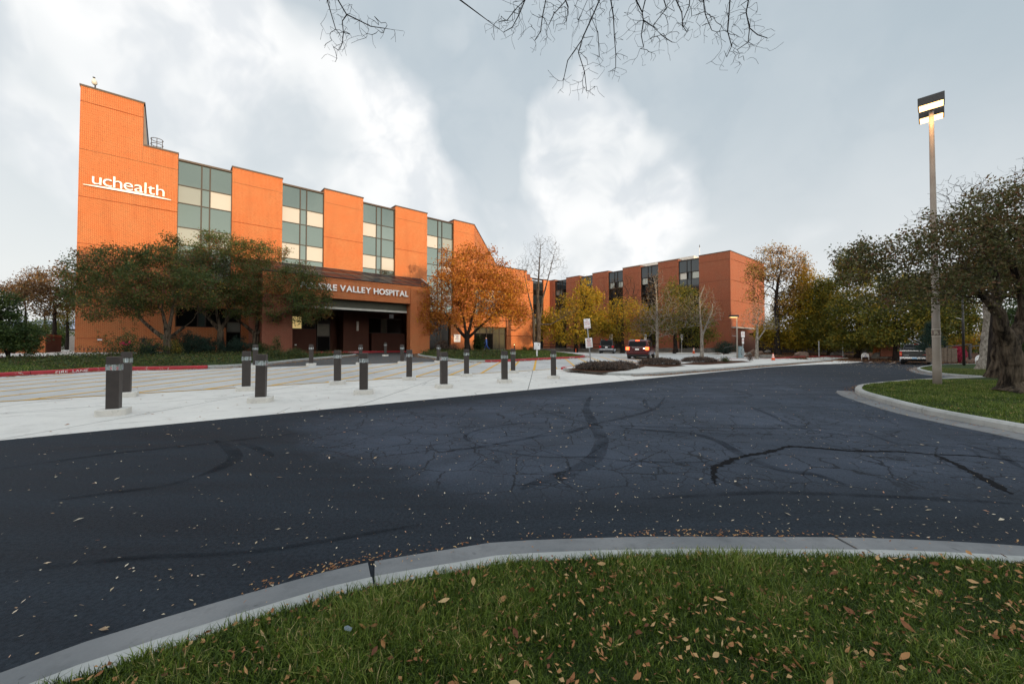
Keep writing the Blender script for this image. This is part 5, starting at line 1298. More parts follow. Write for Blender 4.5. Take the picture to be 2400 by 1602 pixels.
tree('bare_tree', 'leafless fine twigged tree showing above the right crabapple crown', 21,
     [[(2330, 866, .22), (2335, 700, .18), (2330, 600, .12)]], [(2290, 480, 100, 55), (2200, 520, 70, 35), (2380, 430, 70, 55), (2250, 440, 60, 35), (2160, 510, 45, 25), (2420, 400, 40, 50)], 900, None, M_BARKD, seg=.4, r_tip=.008, pw=.05, wob=.05)
tree('poplar_trunk', 'pale mottled forked trunk between the far sign and the rugged trees', 25.6,
     [[(2309, 854, .33), (2312, 800, .26), (2316, 755, .24)], [(2316, 760, .18), (2306, 720, .15), (2300, 690, .12)], [(2316, 760, .17), (2335, 735, .14), (2350, 700, .11)]],
     [(2310, 640, 60, 40), (2350, 620, 60, 50)], 260, (M_L_OLIVE, 14, .2, .1, .03), M_BARKP, seg=.4)
# left side
tree('big_shrub', 'large leafy shrub at the left edge of the photo', 21,
     [[(20, 838, .06), (22, 800, .05)], [(22, 838, .05), (0, 780, .03)], [(22, 830, .05), (45, 790, .03)]],
     [(15, 780, 55, 42), (40, 790, 48, 32), (-20, 760, 50, 50), (0, 730, 40, 30), (55, 815, 28, 14), (-30, 800, 60, 35), (20, 700, 22, 18)], 750, (M_L_GREEN, 34, .13, .07, .022), M_BARKD, seg=.25, r_tip=.004, cat='shrub', flare=1)
for (z, x, y, bl, nn, mt, lb) in [
    (40, 128, 800, [(130, 700, 45, 45), (95, 680, 40, 30), (150, 640, 25, 30), (60, 700, 30, 20), (110, 730, 35, 18)], 520, M_L_BROWN, 'sparse brown tree left of the tower behind the garden wall'),
    (52, 60, 800, [(50, 680, 35, 25), (90, 650, 30, 22), (20, 690, 30, 20)], 420, M_L_BROWN, 'thin topped bare tree far left'),
    (75, 105, 800, [(100, 765, 45, 16), (140, 755, 25, 20), (60, 770, 40, 12)], 380, M_L_GREEN, 'dark low tree mass beyond the garden wall'),
    (58, 158, 800, [(155, 735, 18, 40), (165, 700, 12, 30)], 260, M_L_OLIVE, 'orange tinged tree against the tower edge')]:
    tree('background_tree', lb, z, [[(x, y, .2), (x, y - 40, .15), (x, y - 80, .08)]], bl, nn, (mt, 14, .3, .13, .045), M_BARKD, seg=.5, r_tip=.008, group='trees beyond the garden wall')

# bare branches hanging in from above
def overhang():
    Z = 6.6; root = empty('overhanging_bare_tree', (1.2, -3.2, 0), label='bare tree behind the viewpoint whose twigs hang into the top of the picture', cat='tree'); O = np.array([1.2, -3.2, 0])
    cx_ = lambda x, y: (700 + x / 2.043, y / 2.043)
    L = [[(1470, -110), (1440, 0), (1405, 85), (1360, 180), (1340, 250), (1365, 345), (1382, 435)], [(1500, -110), (1495, 0), (1510, 80), (1512, 170), (1520, 260), (1518, 325)],
         [(1590, -110), (1615, 0), (1645, 60), (1650, 100), (1700, 125), (1740, 170), (1785, 200)], [(1100, -110), (1085, 0), (1055, 70), (1025, 130), (980, 155)],
         [(1195, -110), (1185, 0), (1165, 80), (1160, 150), (1130, 198)], [(1290, -100), (1275, 5), (1225, 60), (1195, 125)], [(1780, -110), (1805, 0), (1835, 60), (1838, 130), (1860, 155)],
         [(1930, -110), (1935, 0), (1950, 70), (1975, 130)], [(2075, -110), (2065, 0), (2055, 90), (2055, 150), (2075, 220), (2050, 275)], [(2160, -110), (2155, 0), (2140, 60), (2160, 130), (2150, 200), (2105, 240)],
         [(2160, 130), (2200, 165), (2245, 178)], [(150, -110), (190, 0), (225, 70), (290, 100), (345, 130), (415, 140)], [(225, 70), (208, 100), (212, 155), (208, 210), (190, 240)], [(120, -110), (135, 0), (175, 135)],
         [(1650, 100), (1640, 170), (1650, 230)], [(1360, 180), (1290, 290), (1270, 375)], [(1085, 0), (1035, 55), (1000, 100), (960, 102)], [(1400, 90), (1435, 160), (1440, 270)],
         [(1240, -100), (1290, 30), (1280, 100)], [(1330, -100), (1385, 0), (1340, 100)], [(1880, -100), (1870, 30), (1835, 110)], [(1720, -100), (1760, 40), (1700, 125)]]
    nodes = [O + np.array([0, 0, -.2]), O + np.array([.05, .1, 2.2]), O + np.array([0, .3, 4.6]), np.array([1.4, -1.2, 7.6]), np.array([1.6, 1.6, 9.2]), np.array([2.0, 4.6, 9.3]), np.array([-1.6, 3.4, 9.2])]
    par = [-1, 0, 1, 2, 3, 4, 4]; rad = [.34, .26, .22, .15, .10, .055, .05]; n_tr = 7
    tips_px = []
    for l in L:
        w_ = [np.array(AT(*cx_(*q), Z + random.uniform(-.25, .25))) for q in l]
        top = w_[0]
        j = int(np.argmin([np.linalg.norm(np.array(nodes[k]) - top) + (0 if k >= 4 else 50) for k in range(len(nodes))]))
        prev = j; m = len(w_)
        seq = w_
        if l[0][1] < -50:
            a = np.array(nodes[j]); seq = [a * (1 - t) + top * t + np.array([0, 0, .5 * math.sin(math.pi * t)]) for t in (.33, .66)] + w_
        for i, q in enumerate(seq):
            f = 1 - i / len(seq)
            nodes.append(q + rng.normal(0, .006, 3)); par.append(prev); rad.append(.0052 + .012 * f * (1 if l[0][1] < -50 else .45)); prev = len(nodes) - 1
            if i > 1: tips_px.append(q)
    base = np.array(tips_px); A = np.repeat(base, 20, 0); A = A + rng.normal(0, 1, A.shape) * np.array([.13, .09, .11]) + np.array([0, 0, -.05])
    P, pr, r, tips, w = grow(nodes, par, rad, A, .0027, .07, .0, 7, .16, 1.0)
    r[len(nodes):] = np.clip(.0026 + .0009 * (w[len(nodes):] - 1), .0026, .0055)
    P = P - O
    tubes('trunk', P[:n_tr], pr[:n_tr], r[:n_tr], w[:n_tr], M_BARKD, root)
    tubes_branches('branches', P, pr, r, w, n_tr, M_BARKD, root)
overhang()

# unseen trees added before the shadow blocks to roughen the shadow line
def caster_tree():
    C = []
    for i in range(420):
        v = np.random.default_rng(i).normal(0, 1, 3); v /= np.linalg.norm(v); v *= random.random() ** .35; C.append((v[0] * 6.2, v[1] * 4.5, 8.8 + v[2] * 5.4))
    root = empty('shadow_tree', (28, -44, 0), label='broad tree added before the shadow blocks to cast shade', cat='tree', group='added shadow casting trees behind the viewpoint')
    MB().tube([(0, 0, 0), (0, 0, 8)], [.35, .15], 8).obj('trunk', M_BARKD, root)
    leafcloud('foliage', np.array(C), 42, .55, .34, .14, M_L_GREEN, root)
    return root
t0_ = caster_tree()
for (x, y, s), lb in zip(((16, -43, 1.0), (40, -45, 1.02), (52, -43.5, .93), (130, -45, 1.0), (146, -44, 1.05), (3, -44, 1.05)), ('second added shadow tree from the left before the shadow blocks', 'added shadow tree right of the middle of the shadow blocks', 'slightly smaller added shadow tree at the step of the shadow blocks', 'added shadow tree before the right end of the shadow blocks', 'last added shadow tree at the far right of the shadow blocks', 'leftmost added shadow tree of the shadow blocks')):
    c = copy_tree(t0_); c['label'] = lb; c.location = (x, y, 0); c.scale = (s, s, s); c.rotation_euler = (0, 0, random.uniform(0, 6))

# ------------------------------------------------------------------ grass and litter
def pip(P, poly):
    x, y = P[:, 0], P[:, 1]; ins = np.zeros(len(P), bool); n = len(poly)
    for i in range(n):
        x1, y1 = poly[i]; x2, y2 = poly[(i + 1) % n]
        c = ((y1 > y) != (y2 > y)) & (x < (x2 - x1) * (y - y1) / ((y2 - y1) + 1e-12) + x1); ins ^= c
    return ins
def sample(poly, n, box, dens=None):
    """n points in poly within box and in view"""
    out = []; tot = 0
    while tot < n:
        P = rng.uniform((box[0], box[1]), (box[2], box[3]), (n * 2, 2)); m = pip(P, poly) & (np.abs(P[:, 0]) < P[:, 1] * 1.36 + .8) & (P[:, 1] > .9)
        if dens is not None: m &= rng.uniform(0, 1, len(P)) < dens(P)
        out.append(P[m]); tot += m.sum()
        if m.sum() == 0: break
    return np.concatenate(out)[:n]
def grass(name, poly, n, box, h, w, mat, dz, parent=None, clump=.5, dens=None, lab='short lawn grass'):
    P = sample(poly, n, box, dens); n = len(P)
    z = gza(P) + dz - .012
    # broad patches of taller and paler grass
    ph = np.sin(P[:, 0] * 2.1 + 1.3 * np.sin(P[:, 1] * 1.7)) * np.sin(P[:, 1] * 2.6 + P[:, 0] * .8)
    ph2 = np.sin(P[:, 0] * 9 + 2 * np.sin(P[:, 1] * 7)) * np.sin(P[:, 1] * 8.3 + 3)
    H = h * rng.uniform(.45, 1.25, n) * (1 + .35 * ph + .18 * ph2); a = rng.uniform(0, 2 * np.pi, n)
    lean = H * rng.uniform(.15, 1.0, n); ld = a + rng.normal(0, .5, n) * 0 + rng.uniform(-1.2, 1.2, n)
    W_ = w * rng.uniform(.6, 1.3, n)
    u = np.stack([np.cos(a + 1.57), np.sin(a + 1.57), np.zeros(n)], 1) * W_[:, None] / 2
    b = np.column_stack([P, z]); L = np.stack([np.cos(ld), np.sin(ld), np.zeros(n)], 1)
    mid = b + L * (lean * .35)[:, None] + np.array([0, 0, 1]) * (H * .6)[:, None]; tip = b + L * lean[:, None] + np.array([0, 0, 1]) * (H * (1 - .35 * (lean / H) ** 2))[:, None]
    V = np.stack([b - u, b + u, mid + u * .7, mid - u * .7, tip], 1).reshape(-1, 3)
    i = np.arange(n)[:, None] * 5
    Fq = np.concatenate([i + np.array([[0, 1, 2, 3]])]); Ft = i + np.array([[3, 2, 4]])
    me = bpy.data.meshes.new(name); nv = len(V)
    me.vertices.add(nv); me.vertices.foreach_set('co', V.astype(np.float32).ravel())
    lp = np.concatenate([Fq.ravel(), Ft.ravel()]); me.loops.add(len(lp)); me.loops.foreach_set('vertex_index', lp.astype(np.int32))
    ls = np.concatenate([np.arange(n) * 4, n * 4 + np.arange(n) * 3]); me.polygons.add(2 * n); me.polygons.foreach_set('loop_start', ls.astype(np.int32)); me.polygons.foreach_set('loop_total', np.concatenate([np.full(n, 4), np.full(n, 3)]).astype(np.int32))
    me.update(calc_edges=True)
    at = me.attributes.new('rnd', 'FLOAT', 'POINT'); c = np.clip(rng.beta(1.6, 2.2, n) + .13 * ph + .12 * ph2 - .12 + (rng.uniform(0, 1, n) > .93) * .45, 0, 1); at.data.foreach_set('value', np.repeat(c, 5).astype(np.float32))
    return link(name, me, mat, parent, label=lab, kind='stuff')
def litter(name, P, dz, L, W, mat, lab, curl=.4, parent=None, fl=.25):
    n = len(P); a = rng.uniform(0, 2 * np.pi, n); l = L * rng.uniform(.4, 1.5, n); w = W * rng.uniform(.4, 1.5, n)
    d = np.stack([np.cos(a), np.sin(a), rng.normal(0, fl, n)], 1); u = np.stack([-np.sin(a), np.cos(a), rng.normal(0, fl, n)], 1)
    c = np.column_stack([P, gza(P) + dz + .006 + np.abs(rng.normal(0, .004, n))]); up = np.array([0, 0, 1.]); cu = (curl * w * rng.uniform(.2, 1, n))[:, None]
    V = np.stack([c - d * l[:, None] / 2, c + u * w[:, None] / 2 + up * cu, c + d * l[:, None] / 2 + up * cu * .5, c - u * w[:, None] / 2 + up * cu], 1).reshape(-1, 3)
    V[:, 2] = np.maximum(V[:, 2], np.repeat(c[:, 2], 4) - .003)
    i = np.arange(n)[:, None] * 4; F_ = np.concatenate([i + np.array([[0, 1, 2]]), i + np.array([[0, 2, 3]])])
    return link(name, np_mesh(name, V, F_, np.repeat(rng.uniform(0, 1, n), 4)), mat, parent, label=lab, kind='stuff')
lf = [p for p in lawn_fore]
soilspot = lambda P: 1 - .8 * np.exp(-(((P[:, 0] + .75) / .45) ** 2 + ((P[:, 1] - 2.32) / .12) ** 2))
grass('foreground_grass', lf, 170000, (-2.6, .95, 6, 3.0), .066, .0050, M_GRASS, .05, dens=soilspot, lab='dense foreground lawn grass with paler blades')
grass('right_island_grass', [(p.x, p.y) for p in in1] + [(40, 10), (32, 2)], 130000, (7.5, 5, 22, 14.6), .06, .009, M_GRASS, .13, lab='short green grass of the right island')
grass('far_island_grass', [(p.x, p.y) for p in offset(isl2, -.16)], 60000, (18, 15, 40, 27), .06, .016, M_GRASS_Y, .12, lab='thin grass of the far island')
grass('left_bed_grass', lawn_l, 45000, (-30, 14, -14, 30), .07, .02, M_GRASS, .13, dens=lambda P: (P[:, 0] < -17.5) * 1.0, lab='lawn strip behind the fire lane curb')
grass('middle_lawn_grass', [(p.x, p.y) for p in offset(cm, .16)] + [FW(52, 4.5), FW(40, 1.5), FW(28, -.3)], 60000, (-9, 30, 9, 56), .07, .026, M_GRASS, .13, lab='lawn of the middle island')
# leaves one can pick out on the near lawn
FV = []
for k in range(9):
    L_ = .038 + .022 * random.random(); w_ = L_ * random.uniform(.35, .6); c_ = random.uniform(.15, .5)
    V = []; 
    for i, (t, ww) in enumerate(((0, .05), (.2, .7), (.45, 1), (.75, .6), (1, .02))):
        z = c_ * L_ * (t - .5) ** 2 * 2; V += [((t - .5) * L_, -ww * w_ / 2, z + .22 * w_ * ww), ((t - .5) * L_, 0, z), ((t - .5) * L_, ww * w_ / 2, z + .22 * w_ * ww)]
    F_ = [(3 * i + j, 3 * i + 3 + j, 3 * i + 4 + j, 3 * i + 1 + j) for i in range(4) for j in range(2)]
    FV.append(np_mesh('fallen_leaf', np.array(V), np.array(F_), np.full(15, k / 8.0)))
for m_ in FV: m_.materials.append(M_FALLEN)
lawn_o = bpy.data.objects['foreground_lawn']
for p in sample(lf, 250, (-2.2, 1.15, 4.2, 2.75)):
    o = bpy.data.objects.new('fallen_leaf', random.choice(FV)); COL.objects.link(o); o.parent = lawn_o
    o.location = (p[0], p[1], .05 + random.uniform(.02, .055)); o.rotation_euler = (random.gauss(0, .45), random.gauss(0, .45), random.uniform(0, 6.28)); s = random.choice([.5, .6, .7, .8, 1.0]) * random.uniform(.9, 1.15); o.scale = (s, s, s)
litter('leaf_scraps', sample(lf, 3200, (-2.4, 1.0, 5, 2.9)), .075, .026, .012, M_FALLEN, 'small brown leaf scraps in the near grass', fl=.5)
road_poly = [(-14, 2), (-12, 4), (29, 36), (34, 36), (40, 30), (12, 4), (4, 2.9), (0, 2.95), (-2, 2), (-3, 1)]
P = sample(road_poly, 9000, (-9, 1.5, 12, 9)); P = P[(P @ np.array([-RD.y, RD.x]) < RE0.dot(RN) + .3)]
arcA = np.array([tuple(p) for p in arc])
def dist_arc(P): return np.min(np.linalg.norm(P[:, None] - arcA[None], axis=2), axis=1)
dd_ = dist_arc(P); keep = (rng.uniform(0, 1, len(P)) < (.12 + .88 * np.exp(-dd_ / .9))) & (P[:, 1] > np.interp(P[:, 0], arcA[3:15, 0], arcA[3:15, 1]) + .02)
litter('road_leaf_scraps', P[keep], .002, .021, .009, M_FALLEN_P, 'tiny pale leaf scraps strewn over the asphalt', .25)
P = sample(road_poly, 1200, (-12, 1.5, 30, 30)); P = P[((P @ np.array([-RD.y, RD.x])) < RE0.dot(RN) + .2) & (P[:, 1] > np.interp(P[:, 0], arcA[3:15, 0], arcA[3:15, 1]) + .02)]
litter('road_leaves', P, .002, .045, .018, M_FALLEN_P, 'loose leaves scattered over the asphalt drive', .4)
def along(pts, n, s0, s1, t0=0, t1=1, clump=None):
    R_ = resample([Vector((p[0], p[1])) for p in pts], .1); m = len(R_); out = []
    while len(out) < n:
        t = random.uniform(t0, t1)
        if clump and random.random() > clump(t): continue
        i = int(t * (m - 2)); p = R_[i]; d = (R_[i + 1] - p).normalized(); o = random.uniform(0, 1) ** 1.6; o = s0 + (s1 - s0) * o
        q = p.lerp(R_[i + 1], random.random()) + Vector((-d.y, d.x)) * o; out.append((q.x, q.y))
    return np.array(out)
litter('gutter_leaves', along(arc, 750, 0, .10, .3, .8, lambda t: .12 + .88 * abs(math.sin(t * 23 + .4)) ** 8), .004, .024, .010, M_FALLEN, 'brown leaves caught along the foreground gutter', .5)
litter('gutter_leaves', along(arc, 260, 0, -.35, .3, .85), .03, .022, .008, M_FALLEN, 'scraps lying on the foreground curb', .3)
litter('gutter_leaves', along(g_, 5200, .05, .5), .012, .075, .035, M_FALLEN, 'brown leaves drifted along the median gutter', .6)
litter('gutter_leaves', along(cl, 1500, -.02, -.5), .004, .09, .04, M_FALLEN, 'leaves along the left planting curb', .5)
litter('gutter_leaves', along(cm, 2200, -.02, -.7), .004, .10, .045, M_FALLEN, 'leaves along the middle island curb', .5)
litter('gutter_leaves', along(isl1, 420, .02, .42, 0, .6), .01, .04, .016, M_FALLEN, 'leaves in the right island gutter', .5)
litter('gutter_leaves', along(isl1[30:48], 260, .02, .3), .01, .05, .02, M_FALLEN, 'leaves heaped at the tip of the right island', .5)
litter('gutter_leaves', along(isl2, 900, .02, .45, .1, .8), .01, .06, .025, M_FALLEN, 'leaves along the far island curb', .5)
litter('gutter_leaves', along([(2.75, 21.0), (4.3, 18.6)], 220, -.02, -.35), .004, .07, .03, M_FALLEN, 'leaves by the median corner', .5)
P = np.array([FW(random.uniform(-24, 46), -random.uniform(20.5, 35)) for _ in range(1500)])
litter('plaza_leaves', P[P[:, 1] > 5], .003, .055, .022, M_FALLEN, 'scattered leaves on the concrete plaza', .4)
P = np.array([FW(random.uniform(10, 31), -random.uniform(8, 20.3)) for _ in range(1300)])
litter('plaza_leaves', P, .008, .07, .03, M_FALLEN, 'scattered leaves on the entrance drive', .4)
Pm = sample([(28.9, 42.6), (31.8, 40.6), (34.6, 37.0), (42, 34.4), (60, 30.4), (90, 50), (38, 69), (36, 64), (8, 66), (4.5, 61), (30, 60), (27, 49)], 9000, (4, 30, 60, 66))
litter('mulch_leaves', Pm, .03, .14, .06, M_FALLEN, 'fallen leaves over the mulch ground', .5)
Pm = sample([(26, 24), (40, 24), (42, 34), (31, 38), (24, 33)], 1700, (20, 22, 44, 38)); litter('lot_leaves', Pm, .003, .07, .03, M_FALLEN_P, 'leaves on the far end of the asphalt', .4)
litter('island_leaves', sample([(p.x, p.y) for p in in1] + [(40, 10), (32, 2)], 500, (7.5, 5, 22, 14.6)), .17, .035, .015, M_FALLEN, 'few leaves on the right island grass', .5)

# ground cover and low shrubs -------------------------------------------
def cover(name, pts, per, sig, L, W, mat, lab, hs=.18, dz=.15):
    C = np.column_stack([pts, gza(pts) + dz + rng.uniform(0, 1, len(pts)) * hs]); return leafcloud(name, C, per, sig, L, W, mat, None, label=lab, kind='stuff')
bedp = [tuple(p) for p in offset(cl, .3)][10:] + [FW(13.5, -8), FW(11, -7.4), FW(8, -3.5), FW(-3, -8)]
P = sample(bedp, 1700, (-28, 15, -6, 40)); cover('ground_cover', P, 22, .14, .075, .028, M_L_COVER, 'low green ground cover in the left planting bed')
cmp_ = [(p.x, p.y) for p in offset(cm, .3)]; P = sample(cmp_ + [FW(40, -1), FW(28, -2)], 1400, (-9, 30, 2.5, 48)); P = P[P[:, 0] < XP(1195, 42) - (P[:, 1] - 36) * .2]
cover('ground_cover', P, 20, .17, .09, .035, M_L_COVER, 'low ground cover left part of the middle island')
def shrub(px, py, Z, w, h, mat, lb, per=26, L=.08, W_=.028, n=110, spiky=0.0):
    p = AT(px, py, Z); x, y = p.x, p.y; s = Z / F_PX; root = empty('shrub', (x, y, gz(x, y) + .1), label=lb, cat='shrub')
    C = []; mb = MB()
    for i in range(n):
        a = random.uniform(0, 6.28); e = random.uniform(0, 1) ** .6; th = random.uniform(.05, 1.35)
        C.append((w * s / 2 * e * math.sin(th) * math.cos(a), w * s / 2 * e * math.sin(th) * math.sin(a) * .8, h * s * e * (math.cos(th) * .8 + .15) + .05))
        if i % 5 == 0: mb.tube([(0, 0, -.1), (C[-1][0] * .5, C[-1][1] * .5, C[-1][2] * .6), C[-1]], [.02, .014, .006], 4)
        if spiky and i % 4 == 0:
            c2 = (C[-1][0] * (1 + spiky), C[-1][1] * (1 + spiky), C[-1][2] * (1 + spiky)); C.append(c2)
            C.append(tuple((a_ + b_) / 2 for a_, b_ in zip(C[-2], c2)))
    mb.obj('stems', M_BARKD, root); leafcloud('foliage', np.array(C), per, .09 * Z / 28, L, W_, mat, root)
    return root
shrub(300, 845, 24, 150, 62, M_L_GREEN, 'sprawling rose bush with long canes in front of the tower base', 20, .07, .022, 150, .6)
shrub(345, 838, 26, 90, 45, M_L_CONIF, 'dark juniper left of the first crabapple trunk', 30, .12, .012, 140, .2)
shrub(440, 834, 29, 110, 52, M_L_CONIF, 'black green juniper between the first two crabapple trunks', 34, .13, .014, 200, .2)
shrub(480, 832, 30, 90, 42, M_L_CONIF, 'dark spreading yew left of the middle crabapple trunk', 34, .13, .014, 150, .15)
shrub(555, 830, 31, 80, 40, M_L_CONIF, 'dark yew between the middle and right crabapple trunks', 34, .13, .014, 140, .15)
shrub(615, 830, 31, 60, 30, M_L_GREEN, 'low dark shrub behind the pair of bollards', 26, .1, .02, 90)
shrub(410, 838, 26.5, 34, 40, M_L_OLIVE, 'yellow leaved sapling at the foot of the first crabapple', 12, .06, .03, 60, .3)
shrub(648, 834, 29.5, 26, 44, M_L_GREEN, 'small upright dark shrub before the shaded portico pillar', 20, .07, .02, 60, .2)
shrub(690, 836, 27, 60, 20, M_L_COVER, 'bright green daylily clump by the curb before the portico', 24, .28, .012, 60)
shrub(640, 838, 26.5, 60, 18, M_L_COVER, 'green daylily clump left of the upright dark shrub', 24, .28, .012, 60)
shrub(1038, 830, 42, 55, 27, M_L_HEATH, 'grey green rounded bush at the right portico pillar', 26, .1, .03, 110)
shrub(1121, 829, 44, 30, 40, M_L_GREEN, 'leafy bush in front of the ground floor glazing', 26, .12, .045, 110)
shrub(1065, 829, 43, 30, 18, M_L_HEATH, 'low dusky plant between the bush and the orange tree', 20, .1, .02, 60)
shrub(1230, 822, 55, 10, 6, M_L_GREEN, 'small round bush at the foot of the sunlit wall', 20, .1, .03, 30)
shrub(1245, 822, 55, 9, 6, M_L_GREEN, 'small round bush right at the sunlit wall corner', 20, .1, .03, 30)
shrub(1700, 826, 58, 75, 26, M_L_CONIF, 'dark evergreen hedge mound left of the hand rail', 26, .16, .04, 160)
shrub(2245, 850, 40, 42, 38, M_L_PINK, 'bright pink shrub beside the second pole', 26, .12, .05, 110)
shrub(1700, 851, 29.5, 30, 9, M_L_COVER, 'low grey green plant in the third mulch bed', 18, .06, .02, 50)
shrub(1758, 846, 33, 12, 16, M_L_HEATH, 'small dark plant at the end of the third mulch bed', 18, .06, .02, 40)
def mound(px, py, Z, w, h, mat, lb, n=260):
    p = AT(px, py, Z); s = Z / F_PX; root = empty('shrub', (p.x, p.y, gz(p.x, p.y) + .13), label=lb, cat='shrub')
    C = []
    for i in range(n):
        a = random.uniform(0, 6.28); r = random.random() ** .5; x, y = w * s / 2 * r * math.cos(a), w * s / 2 * r * math.sin(a) * .7
        C.append((x, y, h * s * math.sqrt(max(0, 1 - r * r)) * random.uniform(.75, 1.05)))
    leafcloud('foliage', np.array(C), 30, .075, .085, .02, mat, root, droop=-.8)
mound(1412, 868, 20.5, 122, 13, M_L_HEATH, 'wide brown heath mound around the leaning sign post', 420)
mound(1455, 864, 21.5, 78, 11, M_L_HEATH, 'grey brown heath mound at the right end of the first bed')
mound(1545, 856, 25.5, 95, 11, M_L_HEATH, 'grey heath mound around the thin grey trunk', 320)
mound(1640, 851, 29, 80, 9, M_L_HEATH, 'brown heath mound under the forked white tree', 240)

# ------------------------------------------------------------------ bollard lights
def make_bollard():
    t = empty('bollard_light', (0, 0, 0))
    fb_ = MB(); q = .27
    pts = [(-q, -q * .8), (-q * .8, -q), (q * .8, -q), (q, -q * .8), (q, q * .8), (q * .8, q), (-q * .8, q), (-q, q * .8)]
    fb_.prism(pts, -.06, .13); o = fb_.obj('footing', M_PAD, t, bevel=.014)
    MB().box(-.115, .115, -.115, .115, .10, .90).obj('post', M_BOLL, t, bevel=.006)
    MB().box(-.117, .117, -.117, .117, 1.02, 1.175).obj('cap', M_BOLL, t, bevel=.008)
    ls = MB(); 
    for sx in (-1, 1):
        for sy in (-1, 1): ls.box(sx * .113 - .010, sx * .113 + .010, sy * .113 - .010, sy * .113 + .010, .90, 1.02)
    lens = MB().box(-.108, .108, -.108, .108, .903, 1.017).obj('lens', M_CLEAR, t)
    ls.obj('lens_frame', M_LOUV, t)
    lv = MB()
    lv.tube([(0, 0, .901), (0, 0, 1.019)], .034, 10)
    for z in (.925, .955, .985): lv.tube([(0, 0, z), (0, 0, z + .006)], .052, 10)
    lv.obj('louvre', M_LOUV, t, smooth=False)
    return t
BOL = [(270, 8.1, 32.85, 'nearest bollard light at the far left of the front row'), (297, 10.5, 29.8, 'near black bollard light close behind the nearest one'),
       (578.6, 12.0, 29.9, 'bollard light second from the left in the middle row, beside the taller looking near one'), (599.3, 20.4, 20.4, 'distant bollard with lit looking top seen between two near bollards left'),
       (613, 9.9, 32.8, 'second bollard light of the front row from the left'), (730, 22.3, 20.2, 'slim distant bollard before the planting, left of the portico opening'),
       (792, 13.8, 29.9, 'middle row bollard left of the one on a broken footing'), (845, 23.5, 20.5, 'distant bollard half hidden behind the third front row bollard'),
       (853.4, 11.5, 32.75, 'third bollard light of the front row, on a broken pale footing'), (903.3, 34.6, 10.9, 'farthest bollard, alone in the portico drive'),
       (942.8, 25.1, 20.7, 'distant bollard left of a nearer one before the right portico pillar'), (959.5, 15.5, 29.9, 'middle row bollard before the right portico pillar'),
       (1027.6, 26.3, 21.0, 'distant black bollard in front of the grey bush'), (1040.4, 13.1, 32.85, 'fourth front row bollard showing two faces'),
       (1093.5, 17.2, 30.0, 'middle row bollard in front of the orange tree trunk'), (1182.5, 14.9, 32.8, 'fifth front row bollard, before the red curb'),
       (1202.6, 19.2, 29.8, 'last middle row bollard, just behind a front one'), (1297.3, 16.7, 32.8, 'rightmost bollard, standing alone near the mulch bed')]
bp = make_bollard(); bp['category'] = 'bollard'; bp['group'] = 'bollard lights on the plaza'
for i, (px, Z, u, lb) in enumerate(BOL):
    o = bp if i == 0 else copy_tree(bp)
    x = XP(px, Z); z = gz(x, Z); o.location = (x, Z, z); o['label'] = lb
    face = math.atan2(-x, Z)
    o.scale = (.86, .86, 1) if px < 320 else (.93, .93, 1)
    o.rotation_euler = (0, R(random.uniform(-.6, .6)), {1040.4: R(24), 1182.5: R(12)}.get(px, face * .75 + R(random.uniform(-5, 5))))
p = AT(1205.5, 820, 52); gl = empty('garden_light', (p.x, 52, gz(p.x, 52) + .12), label='thin black garden light on the lawn before the sunlit wall', cat='lamp')
MB().tube([(0, 0, 0), (0, 0, .75)], .07, 10).obj('post', M_DARKMET, gl); MB().tube([(0, 0, .75), (0, 0, .83)], .05, 8).obj('lens', M_LAMPS, gl); MB().tube([(0, 0, .83), (0, 0, .95)], .1, 10).obj('cap', M_DARKMET, gl)

# ------------------------------------------------------------------ signs
def signpost(px, py, h, lb, lean=0.0, dz=.1, r=.03, Z=None):
    p = G(px, py, dz) if Z is None else Vector((XP(px, Z), Z, gz(XP(px, Z), Z) + dz)); t = empty('road_sign', tuple(p), label=lb, cat='sign'); t.rotation_euler = (0, lean, 0)
    MB().box(-r, r, -r * .5, r * .5, -.1, h).obj('post', M_STEEL, t); return t
def plate(t, z, w, h, name='sign_plate'): return MB().box(-w / 2, w / 2, -.035, -.022, z - h / 2, z + h / 2).obj(name, M_SIGN, t, bevel=.004)
def ring(parent, c, r, mat, w=.012):
    mb = MB(); mb.tube([(c[0] + r * math.cos(a), c[1], c[2] + r * math.sin(a)) for a in np.linspace(0, 2 * math.pi, 17)], w, 4, False); return mb.obj('ring', mat, parent)
s1 = signpost(1386, 864.5, 2.62, 'leaning steel post carrying two white signs in the first mulch bed', R(-5.2), .13)
a = plate(s1, 2.36, .33, .50)
for i, (tx, hh) in enumerate((('NO', .06), ('PARKING', .06), ('ANY TIME', .06))): flat_text(tx, hh, a, (0, -.038, 2.54 - i * .11), 0, M_REDP, (.10, .25, .25)[i])
MB().box(-.10, .10, -.0385, -.036, 2.15, 2.17).obj('arrow', M_REDP, a); MB().add([(-.13, -.038, 2.16), (-.09, -.038, 2.135), (-.09, -.038, 2.185)], [(0, 1, 2)]).obj('arrow_head', M_REDP, a); MB().add([(.13, -.038, 2.16), (.09, -.038, 2.135), (.09, -.038, 2.185)], [(0, 2, 1)]).obj('arrow_head', M_REDP, a)
b = plate(s1, 1.36, .36, .50); ring(b, (0, -.04, 1.49), .08, M_REDP)
MB().box(-.045, .045, -.041, -.037, 1.465, 1.50).obj('pictogram', M_BOLL, b)
for i, (wd, hh) in enumerate(((.26, .012), (.22, .012), (.16, .016), (.24, .016), (.25, .016))): MB().box(-wd / 2, wd / 2, -.0385, -.036, 1.36 - i * .045, 1.36 - i * .045 + hh).obj('text_line', M_REDP, b)
s2 = signpost(1741.5, 840.5, 2.75, 'upright post with two white signs at the right end of the median', 0, .1)
a = plate(s2, 2.42, .36, .56)
